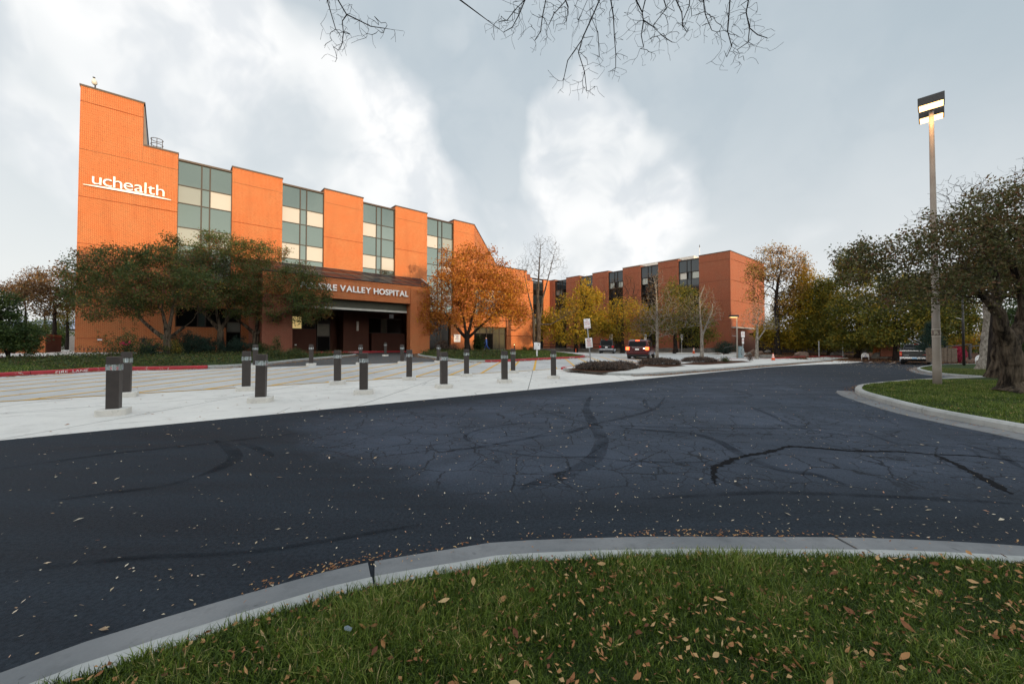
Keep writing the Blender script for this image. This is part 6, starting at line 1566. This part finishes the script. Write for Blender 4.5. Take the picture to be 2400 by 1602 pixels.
for i, tx in enumerate(('NO', 'PARKING', 'ANY TIME')): flat_text(tx, .07, a, (0, -.038, 2.60 - i * .13), 0, M_REDP, (.12, .27, .27)[i])
b = plate(s2, 1.78, .2, .56); ring(b, (0, -.04, 1.8), .07, M_REDP, .014); MB().box(-.03, .03, -.042, -.038, 1.62, 1.66).obj('arrow', M_BLUE, b); flat_text('P', .08, b, (0, -.038, 1.84), 0, M_BLUE)
def wheelchair(parent, c, s, mat):
    mb = MB(); x, y, z = c
    mb.tube([(x + .30 * s * math.cos(a) - .02 * s, y, z - .22 * s + .30 * s * math.sin(a)) for a in np.linspace(2.0, 6.0, 12)], .045 * s, 4)
    mb.tube([(x - .12 * s, y, z + .32 * s), (x - .06 * s, y, z - .05 * s), (x + .2 * s, y, z - .07 * s), (x + .32 * s, y, z - .38 * s), (x + .44 * s, y, z - .34 * s)], .05 * s, 4)
    mb.tube([(x - .1 * s, y, z + .12 * s), (x + .14 * s, y, z + .10 * s)], .04 * s, 4)
    mb.tube([(x - .13 * s, y - .001, z + .42 * s), (x - .13 * s, y + .001, z + .5 * s)], [.07 * s, .07 * s], 8)
    return mb.obj('wheelchair_symbol', mat, parent)
for px, Z, lb in ((1432, 60.8, 'blue wheelchair sign above the black parked car'), (1512, 60.8, 'blue wheelchair sign rising behind the red car'), (1597.5, 60.5, 'blue wheelchair sign on a bare post left of the traffic cone')):
    t = signpost(px, 0, 2.85, lb, 0, .05, .04, Z); t['group'] = 'accessible parking signs'
    a = plate(t, 2.52, .42, .60); MB().box(-.11, .11, -.045, -.036, 2.38, 2.6).obj('symbol_panel', M_BLUE, a); wheelchair(a, (0, -.05, 2.49), .16, M_SIGN)
    plate(t, 2.09, .42, .17, 'lower_plate')
def arch(px, py, lb, w=.92, h=.86):
    p = G(px, py); t = empty('arched_sign', tuple(p), label=lb, cat='sign', group='white arched wheelchair signs')
    pts = [(-w / 2 + .05, 0, -.05), (-w / 2 + .05, 0, h - w / 2 + .08)] + [(-(w / 2 - .05) * math.cos(a), 0, h - w / 2 + .08 + (w / 2 - .12) * math.sin(a)) for a in np.linspace(.2, math.pi - .2, 9)] + [(w / 2 - .05, 0, h - w / 2 + .08), (w / 2 - .05, 0, -.05)]
    MB().tube(pts, .036, 8).obj('arch_tube', M_WPLAST, t, smooth=True)
    n = 12; vs = [((w / 2 - .13) * math.cos(a) * -1, -.012, h - w / 2 + .10 + (w / 2 - .2) * math.sin(a)) for a in np.linspace(0, math.pi, n)]
    vs = [(-(w / 2 - .13), -.012, h - w / 2 - .04)] + vs + [((w / 2 - .13), -.012, h - w / 2 - .04)]
    k = len(vs); MB().add(vs + [(x, .012, z) for x, _, z in vs], [tuple(range(k)), tuple(range(k, 2 * k))[::-1]] + [(i, (i + 1) % k, k + (i + 1) % k, k + i) for i in range(k)]).obj('panel', M_SIGN, t)
    wheelchair(t, (0, -.03, h - w / 2 + .1), .30, M_BLUE); return t
arch(2028, 843.5, 'white arched wheelchair sign at the end of the asphalt, left of the pickup')
arch(2297, 853, 'white arched wheelchair sign partly behind the pale trunk')
# ------------------------------------------------------------------ FIRE LANE lettering on the red curbs
def curb_text(px, py, txt, h, w, lb, dz=.03):
    p = G(px, py); d = Vector((1, 0, 0)); q1 = G(px - 8, py + (.45 if px < 600 else -.2)); q2 = G(px + 8, py - (.45 if px < 600 else -.2))
    return p
def text_on_curb(line, x_px, txt, h, w, side, lb, mat=M_SIGN):
    i = min(range(1, len(line) - 1), key=lambda i: abs((line[i].x / line[i].y) * F_PX + 1200 - x_px)); p = line[i]; d = (line[i + 1] - line[i - 1]).normalized()
    if d.x < 0: d = -d
    t = empty('painted_lettering', (p.x, p.y, gz(p.x, p.y)), math.atan2(d.y, d.x), label=lb, cat='lettering')
    flat_text(txt, h, t, (0, -.008, .066), 0, mat, w); return t
rc = resample(cl, .1); rm = resample(cm, .1)
text_on_curb(rc, 170, 'FIRE  LANE', .10, 1.12, 1, 'white FIRE LANE lettering on the left red curb')
text_on_curb(rm, 1340, 'FIRE LANE', .09, .9, 1, 'white FIRE LANE lettering near the tip of the middle red curb')
pcb = strip([Vector(FW(12.9, -2.0)), Vector(FW(27, -2.0))], -.18, 0, .62 - .42, .62 - .42).obj('entrance_curb', M_RED, kind='structure')
x_, y_ = FW(20.3, -2.0 - .19 + .0)
t = empty('painted_lettering', tuple(FW(20.0, -2.19)) + (gz(*FW(20, -2.2)),), ROT, label='small white NO PARKING lettering on the curb under the portico', cat='lettering')
flat_text('NO PARKING', .10, t, (0, -.006, .12), 0, M_SIGN, 1.3)

# ------------------------------------------------------------------ lamps
def big_lamp():
    b = G(2196.8, 900, .13); Z = b.y
    t = empty('parking_lamp_post', (b.x, b.y, b.z), label='tall tapered concrete lamp post with two glowing box heads on the right island', cat='lamp post')
    zt = AT(2180, 262, Z).z - b.z
    mb = MB(); k = 24; n = 14
    mb.tube([(0, 0, -.1 + (zt + .1) * i / n) for i in range(n + 1)], [.112 + (.058 - .112) * i / n for i in range(n + 1)], k)
    mb.obj('pole', M_POLE, t, smooth=True)
    # painted B band
    zb = AT(2196, 780, Z).z - b.z; r0 = .112 + (.058 - .112) * (zb / zt) + .0035
    bn = MB(); bn.tube([(0, 0, zb - .115), (0, 0, zb + .115)], r0, 24, False); bn.obj('number_band', simple('brown_band_paint', (.16, .12, .10), .6), t, smooth=True)
    for dz in (-.12, .105): MB().tube([(0, 0, zb + dz), (0, 0, zb + dz + .02)], r0 + .002, 24, False).obj('band_edge', simple('cream_band_paint', (.66, .60, .50), .6), t)
    face = math.atan2(-b.x, b.y)
    for da in (0, -84, 84, 168):
        me = text_mesh('B', .17 / .73 * .73, .002, .010); a0, a1 = extent(me)
        for v in me.vertices:
            x = (v.co.x - (a0 + a1) / 2) * 1.05; an = x / r0 + R(-90) + face + R(da)
            rr = r0 + .003; v.co = Vector((rr * math.cos(an), rr * math.sin(an), zb + v.co.y - .062))
        link('letter', me, MATS['cream_band_paint'], t)
    vd = Vector((b.x, b.y)).normalized(); ang = -math.atan2(b.x, b.y)
    for s in (-1, 1):
        hd = empty('lamp_head', (vd.x * .52 * s, vd.y * .52 * s, zt - .02)); hd.parent = t; hd.rotation_euler = (0, 0, ang)
        W2, D2, H2 = .30, .25, .26
        MB().box(-W2, W2, -D2, D2, -.0, H2).obj('housing', M_DARKMET, hd, bevel=.012)
        MB().box(-W2 + .03, W2 - .03, -D2 + .03, D2 - .03, -.012, -.004).obj('lens', M_LAMPON, hd)
        l = bpy.data.lights.new('lamp_glow', 'AREA'); l.shape = 'RECTANGLE'; l.size = .5; l.size_y = .4; l.energy = 22; l.color = (1, .5, .18)
        lo = bpy.data.objects.new('lamp_glow', l); COL.objects.link(lo); lo.parent = hd; lo.location = (0, 0, -.03)
    MB().bar((-vd.x * .3, -vd.y * .3, zt + .1), (vd.x * .3, vd.y * .3, zt + .1), .08, .08).obj('bracket', M_DARKMET, t)
big_lamp()
def small_lamp(px, py, zt, lb, lit=True, Z=None):
    p = G(px, py, .05) if Z is None else Vector((XP(px, Z), Z, gz(XP(px, Z), Z))); t = empty('street_lamp', tuple(p), label=lb, cat='lamp post')
    MB().tube([(0, 0, -.1), (0, 0, zt)], [.09, .06], 10).obj('pole', M_POLE if lit else M_DARKMET, t, smooth=True)
    hd = MB().box(-.80, .10, -.28, .28, zt - .02, zt + .24).obj('lamp_head', M_DARKMET, t, bevel=.01)
    if lit: MB().box(-.74, -.02, -.24, .24, zt - .034, zt - .024).obj('lens', M_LAMPS, hd)
    MB().bar((-.55, 0, zt * .55), (0, 0, zt * .53), .04, .04).obj('side_arm', M_STEEL, t)
    return t
small_lamp(1727.5, 833, 4.75, 'small lit street lamp beside the wing entrance', Z=46)
small_lamp(2258, 849, 7.4, 'dark lamp pole standing behind the big crabapple crown', False, Z=33)

# ------------------------------------------------------------------ small things
def cone(px, Z, h, lb):
    x = XP(px, Z); t = empty('traffic_cone', (x, Z, gz(x, Z) + .03), label=lb, cat='traffic cone', group='traffic cones'); r = lambda z: .15 * (1 - z / h) + .03
    MB().prism([(-.19, -.17), (-.17, -.19), (.17, -.19), (.19, -.17), (.19, .17), (.17, .19), (-.17, .19), (-.19, .17)], 0, .04).obj('base', M_ORNG, t)
    MB().tube([(0, 0, .04), (0, 0, h)], [r(0), .03], 14).obj('cone_body', M_ORNG, t, smooth=True)
    for a, b in ((.48, .63), (.74, .88)): MB().tube([(0, 0, a * h), (0, 0, b * h)], [r(a * h) + .006, r(b * h) + .006], 14, False).obj('white_band', M_SIGN, t)
cone(1625.7, 59, .85, 'traffic cone by the far parking bays')
cone(1811.5, 37.2, .72, 'traffic cone at the end of the concrete block')
x = XP(1349.5, 59); tag(MB().tube([(x, 59, .0), (x, 59, .85)], [.08, .06], 10).obj('marker_tube', M_ORNG), 'plain orange marker tube at the foot of the golden tree', 'marker')
def cabinet():
    p = G(1735, 834, .02); Z = 47; p = Vector((XP(1735.5, Z), Z, gz(XP(1735.5, Z), Z))); t = empty('utility_cabinet', tuple(p), label='blue grey utility cabinet with conduits beside the small lamp', cat='cabinet')
    MB().prism([(-.28, -.2), (.28, -.2), (.28, .2), (-.28, .2)], 0, 1.15).obj('body', M_TEAL, t, bevel=.03)
    MB().prism([(-.2, -.18), (.2, -.18), (.2, .18), (-.2, .18)], 1.15, 1.38).obj('upper_box', M_TEAL, t, bevel=.03)
    MB().tube([(-.1, -.22, .95), (.05, -.24, .5), (.25, -.22, .4), (.33, -.2, .8)], .03, 6).obj('conduit', M_STEEL, t)
    for z in (.45, .7, .95): MB().tube([(0, -.22, z), (0, -.2, z)], .05, 8).obj('knob', M_DARKMET, t)
cabinet()
def elbox():
    p = G(1258.5, 834.5, .13); t = empty('meter_box', tuple(p), label='white twin meter box on a post on the middle lawn', cat='box')
    MB().box(-.06, .06, -.05, .05, -.1, .62).obj('post', M_WPLAST, t); MB().box(-.26, .03, -.12, .1, .60, 1.22).obj('box', M_WPLAST, t, bevel=.01); MB().box(.036, .28, -.13, .1, .58, 1.18).obj('box', M_WPLAST, t, bevel=.01)
    MB().box(.10, .16, -.138, -.131, .95, 1.05).obj('label', M_BOLL, t)
elbox()
p = Vector((XP(1285, 60.5), 60.5, .25)); yt = empty('yellow_trough', tuple(p), label='small curved yellow plastic trough at the stone wall foot', cat='trough')
MB().tube([(-.42 + .84 * i / 8, 0, .08 * ((i - 4) / 4) ** 2) for i in range(9)], [.05] + [.09] * 7 + [.05], 8).obj('trough', M_YPL, yt, smooth=True)
hr = empty('hand_rail', (0, 0, 0), label='dark hand rail along the ramp to the wing door', cat='railing'); hz_ = lambda x, y: gz(x, y)
a0 = Vector((XP(1696, 52), 52, .05)); a1 = Vector((XP(1722, 58), 58, .35))
for i in range(4):
    q = a0.lerp(a1, i / 3); MB().tube([tuple(q), tuple(q + Vector((0, 0, .95)))], .03, 6).obj('post', M_DARKMET, hr)
MB().tube([tuple(a0 + Vector((0, 0, .95))), tuple(a1 + Vector((0, 0, .95)))], .035, 6).obj('rail', M_DARKMET, hr)
mk = empty('parking_lines', kind='structure')
def pline(x0, y0, x1, y1, w=.1, m=None): 
    a, b = gpt(x0, y0), gpt(x1, y1); stripe(a, b, w, .008, m or M_WPAINT, mk, 'line')
pline(2033, 849.5, 2045, 847); pline(2084, 852.5, 2098, 848.5); pline(2180, 856, 2192, 850.5, .12); pline(1392, 831, 1405, 829); pline(1582, 834, 1594, 838); pline(1440, 833, 1470, 829)
for px0, px1, Z in ((1586, 1623, 58), (1660, 1690, 58)): tag(MB().box(XP(px0, Z), XP(px1, Z), Z, Z + .18, gz(XP(px0, Z), Z), gz(XP(px0, Z), Z) + .15).obj('wheel_stop', M_WALK, bevel=.02), 'white concrete wheel stop ' + ('left of the white forked tree' if px0 == 1586 else 'right of the white forked tree'), 'wheel stop')
far_c = [Vector((XP(1263, 60), 60)), Vector((XP(1400, 61), 61)), Vector((XP(1660, 59), 59)), Vector((XP(1690, 52), 52))]
curb('far_curb', spline(far_c, 3), 1, h=.12, mat=M_WALK)
# drain marker and a scrap of litter on the grass
tag(MB().add([(p_.x, p_.y, p_.z) for p_ in (G(808, 1476, .10), G(822, 1478, .10), G(826, 1470, .125), G(815, 1464, .135), G(806, 1468, .12))], [(0, 1, 2, 3, 4)]).obj('plastic_scrap', simple('pale_blue_plastic', (.45, .55, .68), .4)), 'crumpled pale blue scrap lying on the near lawn', 'litter')

# ------------------------------------------------------------------ vehicles (rear at y=0, front +y)
def loft(secs, name, mat, parent, smooth=True):
    """secs: list of (y, [(x,z)...]) right half profile from bottom to top; mirrored"""
    mb = MB(); vs = []; n = len(secs[0][1])
    for y, pr in secs: vs += [(x, y + (q[2] if len(q) > 2 else 0), q[1]) for q in pr for x in (q[0],)] + [(-q[0], y + (q[2] if len(q) > 2 else 0), q[1]) for q in reversed(pr)]
    m = 2 * n; fs = []
    for s in range(len(secs) - 1):
        for j in range(m): fs.append((s * m + j, s * m + (j + 1) % m, (s + 1) * m + (j + 1) % m, (s + 1) * m + j))
    fs += [tuple(range(m))[::-1], tuple(range((len(secs) - 1) * m, len(secs) * m))]
    mb.add(vs, fs); me = mb.mesh(name, [mat]); bm = bmesh.new(); bm.from_mesh(me)
    bmesh.ops.bevel(bm, geom=[e for e in bm.edges if e.calc_face_angle(0) > .5], offset=.03, segments=2, affect='EDGES'); bm.to_mesh(me); bm.free()
    if smooth: me.polygons.foreach_set('use_smooth', [True] * len(me.polygons)); 
    o = link(name, me, None, parent)
    if smooth:
        try: me.set_sharp_from_angle(angle=R(35))
        except Exception: pass
    return o
def wheel(parent, x, y, r, w, rimm):
    wh = empty('wheel', (x, y, r)); wh.parent = parent
    s = 1 if x > 0 else -1
    MB().tube([(-w / 2, 0, 0), (-w / 2 + .03, 0, 0), (w / 2 - .03, 0, 0), (w / 2, 0, 0)], [r * .9, r, r, r * .9], 24).obj('tyre', M_RUB, wh, smooth=False)
    rm_ = MB(); rm_.tube([(s * (w / 2 - .02), 0, 0), (s * (w / 2 + .012), 0, 0)], [r * .62, r * .60], 20)
    for k in range(5):
        a = k * 2 * math.pi / 5; rm_.bar((s * (w / 2 + .016), 0, 0), (s * (w / 2 + .016), r * .55 * math.cos(a), r * .55 * math.sin(a)), .09, .02)
    rm_.obj('rim', rimm, wh)
def paint(name, c, rough=.25):
    q = NT(name); q.col(c).rough(rough); q.b.inputs['Specular IOR Level'].default_value = .35; q.b.inputs['Coat Weight'].default_value = .25; q.b.inputs['Coat Roughness'].default_value = .05; return q.m
M_TAIL = NT('red_tail_lamp'); M_TAIL.col((.45, .01, .01)).rough(.15); M_TAIL = M_TAIL.m
M_TAILON = NT('lit_tail_lamp'); M_TAILON.col((.8, .03, .02)).rough(.2); M_TAILON.b.inputs['Emission Color'].default_value = (1, .08, .02, 1); M_TAILON.b.inputs['Emission Strength'].default_value = 4.5; M_TAILON = M_TAILON.m
M_REVON = NT('lit_reverse_lamp'); M_REVON.col((.9, .9, .85)); M_REVON.b.inputs['Emission Color'].default_value = (1, .85, .75, 1); M_REVON.b.inputs['Emission Strength'].default_value = 1.4; M_REVON = M_REVON.m
M_AMB = simple('amber_lamp', (.7, .22, .03), .3)
M_CARG = glass_mat('car_glass', (.004, .005, .006), .12, .12)
def suv(name, loc, rz, lb, body, W=1.93, H=1.70, L=4.7, lit=False, chrome=False):
    t = empty(name, loc, rz, label=lb, cat='car'); w = W / 2; P_ = body
    zb = .42
    low = lambda k, top, dy=0: [(w * .80 * k, zb - .10), (w * .97 * k, zb), (w * k, .75), (w * .985 * k, top)]
    loft([(0.05, low(.95, .98)), (.18, low(1, 1.02)), (L * .35, low(1, 1.02)), (L * .72, low(1, 1.0)), (L * .93, low(.96, .86)), (L, low(.82, .70))], 'body', P_, t)
    gh = lambda k, z0, z1, kt: [(w * .96 * k, z0), (w * .93 * k, z0 + (z1 - z0) * .35), (w * kt, z1 - .06), (w * kt * .82, z1)]
    loft([(.12, gh(.97, .98, 1.12, .90)), (.30, gh(.98, 1.0, H - .10, .80)), (.55, gh(1, 1.0, H, .80)), (L * .5, gh(1, 1.0, H, .80)), (L * .60, gh(1, 1.0, H - .06, .78)), (L * .74, gh(.97, .98, 1.04, .9))], 'cabin', P_, t)
    # rear window, side glass
    MB().add([(-w * .80, .145, 1.12), (w * .80, .145, 1.12), (w * .70, .29, H - .16), (-w * .70, .29, H - .16)], [(0, 1, 2, 3)]).obj('rear_window', M_CARG, t).location = (0, -.03, .0)
    for s in (-1, 1):
        MB().add([(s * w * .965, .55, 1.08), (s * w * .965, L * .66, 1.06), (s * w * .83, L * .57, H - .16), (s * w * .83, .62, H - .14)], [(0, 1, 2, 3) if s > 0 else (3, 2, 1, 0)]).obj('side_window', M_CARG, t).location = (s * .022, 0, 0)
    MB().box(-w * .93, w * .93, -.06, .20, .45, .70).obj('rear_bumper', P_ if not chrome else M_CHROME, t, bevel=.04)
    MB().box(-w * .86, w * .86, -.02, .3, .28, .44).obj('rear_valance', M_RUB, t, bevel=.02)
    tg = MB().box(-w * .60, w * .60, -.005, .06, .74, 1.06).obj('tailgate', P_, t, bevel=.02)
    MB().box(-.16, .16, -.022, -.008, .80, .94).obj('number_plate', M_SIGN, tg); MB().box(-.42, .42, -.03, -.008, .985, 1.03).obj('trim_strip', M_CHROME, tg)
    lm_ = M_TAILON if lit else M_TAIL
    for s in (-1, 1):
        tl = MB().box(s * w * .70, s * w * .985, -.012, .24, .80, 1.07).obj('tail_light', lm_, t, bevel=.03)
        if lit and s > 0: MB().box(w * .52, w * .68, -.015, .03, .90, .99).obj('reverse_light', M_REVON, t, bevel=.01)
    MB().box(-.15, .15, .20, .30, H - .10, H - .05).obj('high_brake_light', M_TAILON if lit else M_TAIL, t)
    for s in (-1, 1):
        MB().box(s * (w + .02), s * (w + .22), L * .62, L * .62 + .1, 1.05, 1.2).obj('mirror', P_, t, bevel=.03)
        for y in (.85, L - .95): wheel(t, s * (w - .13), y, .36 if not chrome else .39, .24, M_CHROME)
        MB().tube([(s * w * .72, .7, H - .02), (s * w * .72, .75, H + .05), (s * w * .72, L * .55, H + .05), (s * w * .72, L * .58, H)], .022, 6).obj('roof_rail', M_CHROME if not lit else M_DARKMET, t)
        MB().box(s * w * .9, s * (w - .02), L * .40, L * .42, .5, 1.5).obj('pillar', M_DARKMET, t)
    MB().box(-w * .8, w * .8, .3, L - .3, .2, .4).obj('underbody', M_RUB, t)
    return t
x, Z = XP(1493, 34.4), 34.4
red = suv('red_suv', (x, Z, gz(x, Z)), R(-27), 'dark red sport utility car with lit brake lights driving past the median', paint('dark_red_car_paint', (.07, .006, .009)), lit=True)
x, Z = XP(1421, 54), 54.0
suv('black_suv', (x, Z, gz(x, Z) - .02), R(-17), 'black sport utility vehicle parked nose in before the stone wall', paint('black_car_paint', (.010, .010, .012)), 2.0, 1.93, 5.2, chrome=True)
def pickup():
    Z = 36.3; x = XP(2143, Z); t = empty('pickup_truck', (x, Z, gz(x, Z)), R(-48), label='dark pickup truck parked with its silver topped tailgate towards the viewer', cat='car'); W = 2.02; w = W / 2; P_ = paint('dark_pewter_truck_paint', (.018, .019, .020)); L = 5.8
    pr = lambda k, z1: [(w * .84 * k, .52), (w * .98 * k, .60), (w * k, .95), (w * .97 * k, z1)]
    loft([(.02, pr(.98, 1.24)), (.3, pr(1, 1.26)), (2.05, pr(1, 1.26))], 'cargo_bed', P_, t)
    loft([(2.07, pr(1, 1.26)), (4.2, pr(1, 1.24)), (5.5, pr(.96, 1.14)), (5.8, pr(.88, .95))], 'front_body', P_, t)
    g2 = lambda k, z1: [(w * .96, 1.25), (w * .93, 1.40), (w * k, z1 - .06), (w * k * .85, z1)]
    loft([(2.15, g2(.86, 1.5)), (2.35, g2(.80, 1.88)), (3.6, g2(.80, 1.90)), (4.4, [(w * .95, 1.24), (w * .92, 1.26), (w * .88, 1.28), (w * .8, 1.29)])], 'cab', P_, t)
    MB().add([(-w * .84, 2.14, 1.34), (w * .84, 2.14, 1.34), (w * .72, 2.30, 1.82), (-w * .72, 2.30, 1.82)], [(0, 1, 2, 3)]).obj('rear_window', M_CARG, t).location = (0, -.03, 0)
    MB().box(-.14, .14, 2.26, 2.32, 1.855, 1.905).obj('high_brake_light', M_TAIL, t); MB().box(-.22, -.15, 2.26, 2.32, 1.86, 1.90).obj('cargo_light', M_SIGN, t); MB().box(.15, .22, 2.26, 2.32, 1.86, 1.90).obj('cargo_light', M_SIGN, t)
    tg = MB().box(-w * .80, w * .80, -.03, .03, .76, 1.24).obj('tailgate', P_, t, bevel=.015)
    MB().box(-w * .95, w * .97, -.035, .06, 1.245, 1.305).obj('tailgate_cap', M_CHROME, t, bevel=.008)
    MB().box(-.09, .09, -.045, -.031, 1.12, 1.2).obj('handle', M_RUB, tg); MB().box(-w * .72, -w * .36, -.036, -.031, .845, .875).obj('name_strip', M_STEEL, tg); MB().box(w * .50, w * .72, -.036, -.031, .90, .94).obj('badge', M_REDP, tg)
    MB().box(-w * .97, w * .97, -.14, .0, .52, .70).obj('rear_bumper', M_CHROME, t, bevel=.03); MB().box(-.17, .17, -.155, -.141, .54, .66).obj('number_plate', simple('blue_white_plate', (.25, .42, .60), .5), t)
    for s in (-1, 1):
        tl = MB().box(s * w * .82, s * w * .985, -.035, .12, .80, 1.20).obj('tail_light', M_TAIL, t, bevel=.015); MB().box(s * w * .84, s * w * .97, -.042, -.036, .92, 1.0).obj('amber_section', M_AMB, tl)
        MB().box(s * (w + .03), s * (w + .26), 3.75, 3.87, 1.28, 1.52).obj('mirror', P_, t, bevel=.03)
        for y in (1.15, 4.75): wheel(t, s * (w - .15), y, .39, .26, M_CHROME)
        MB().add([(s * w * .975, 2.5, 1.32), (s * w * .975, 4.1, 1.32), (s * w * .83, 3.5, 1.78), (s * w * .83, 2.5, 1.78)], [(0, 1, 2, 3) if s > 0 else (3, 2, 1, 0)]).obj('side_window', M_CARG, t).location = (s * .02, 0, 0)
    MB().box(-w * .7, w * .7, .2, 5.4, .32, .5).obj('chassis', M_RUB, t)
pickup()
lr = empty('long_rack', (0, 0, 0), label='silver tubular rack standing beyond the pickup', cat='rack')
for dx in (0, .5): MB().tube([(XP(2130, 38) + dx, 38, 1.95), (XP(2160, 38) + dx, 38.5, 1.6), (XP(2225, 38) + dx, 39, .62)], .035, 6).obj('rail', M_STEEL, lr)
for k in range(3): MB().tube([(XP(2170 + 20 * k, 38), 38.6, 1.35 - .33 * k), (XP(2170 + 20 * k, 38), 38.6, 0)], .03, 6).obj('post', M_STEEL, lr)

# ------------------------------------------------------------------ walking person in blue scrubs
def person():
    Z = 54.0; x = XP(1140, Z); t = empty('person', (x, Z, gz(x, Z) + .15), R(95), label='person in blue scrubs walking past the dark ground floor glazing', cat='person')
    J = [(0, 0, .92), (0, 0, 1.15), (0, .0, 1.38), (0, .02, 1.50), (0, .05, 1.62), (0, .06, 1.74),
         (.10, 0, .88), (.11, .16, .48), (.11, .22, .08), (.11, .36, .05),
         (-.10, 0, .88), (-.11, -.08, .48), (-.11, -.42, .16), (-.11, -.34, .05),
         (.19, 0, 1.40), (.24, -.10, 1.14), (.22, .02, .90), (.22, .06, .82),
         (-.19, 0, 1.40), (-.24, .10, 1.14), (-.22, .28, .98), (-.22, .34, .94)]
    Ed = [(0, 1), (1, 2), (2, 3), (3, 4), (4, 5), (0, 6), (6, 7), (7, 8), (8, 9), (0, 10), (10, 11), (11, 12), (12, 13), (2, 14), (14, 15), (15, 16), (16, 17), (2, 18), (18, 19), (19, 20), (20, 21)]
    Rr = [.15, .14, .16, .06, .095, .07, .10, .07, .05, .045, .10, .07, .05, .045, .07, .05, .04, .035, .07, .05, .04, .035]
    me = bpy.data.meshes.new('body'); me.from_pydata(J, Ed, [])
    blue = simple('blue_scrubs', (.02, .08, .35), .8); skin = simple('skin', (.45, .25, .17), .6)
    q = NT('scrubs_and_skin'); sx = q.n('ShaderNodeSeparateXYZ'); q.l(q.coord(), sx.inputs[0])
    c = q.mix(q.rng(sx.outputs['Z'], 1.485, 1.50), (.02, .075, .33), (.42, .24, .17)); c = q.mix(q.rng(sx.outputs['Z'], .10, .09), c, (.5, .5, .5)); q.col(c).rough(.8)
    o = link('body', me, q.m, t); o.modifiers.new('skin', 'SKIN'); sub = o.modifiers.new('sub', 'SUBSURF'); sub.levels = 2; sub.render_levels = 2
    for i, v in enumerate(me.skin_vertices[0].data): v.radius = (Rr[i], Rr[i] * (.75 if i in (0, 1, 2) else 1)); v.use_root = (i == 0)
    MB().tube([(0, .03, 1.66), (0, .035, 1.72), (0, .04, 1.80), (0, .05, 1.84)], [.095, .108, .09, .03], 12).obj('hair', M_BARKD, t, smooth=True)
    MB().box(.02, .10, .155, .185, 1.2, 1.36).obj('badge', M_SIGN, t); MB().tube([(-.07, .145, 1.43), (0, .165, 1.30), (.07, .145, 1.43)], .02, 5).obj('collar', M_LOUV, t)
person()

# bits of flower on the rose bush
fl = []
for px, py in ((288, 802), (297, 806), (303, 802), (283, 805), (291, 806)):
    p = AT(px, py, 23); fl.append(tuple(p))
rb = leafcloud('rose_blossom', np.array(fl), 14, .03, .07, .045, M_L_PINK, None); tag(rb, 'cluster of pink blossoms on the rose canes by the tower', 'flowers')

bpy.context.view_layer.update()
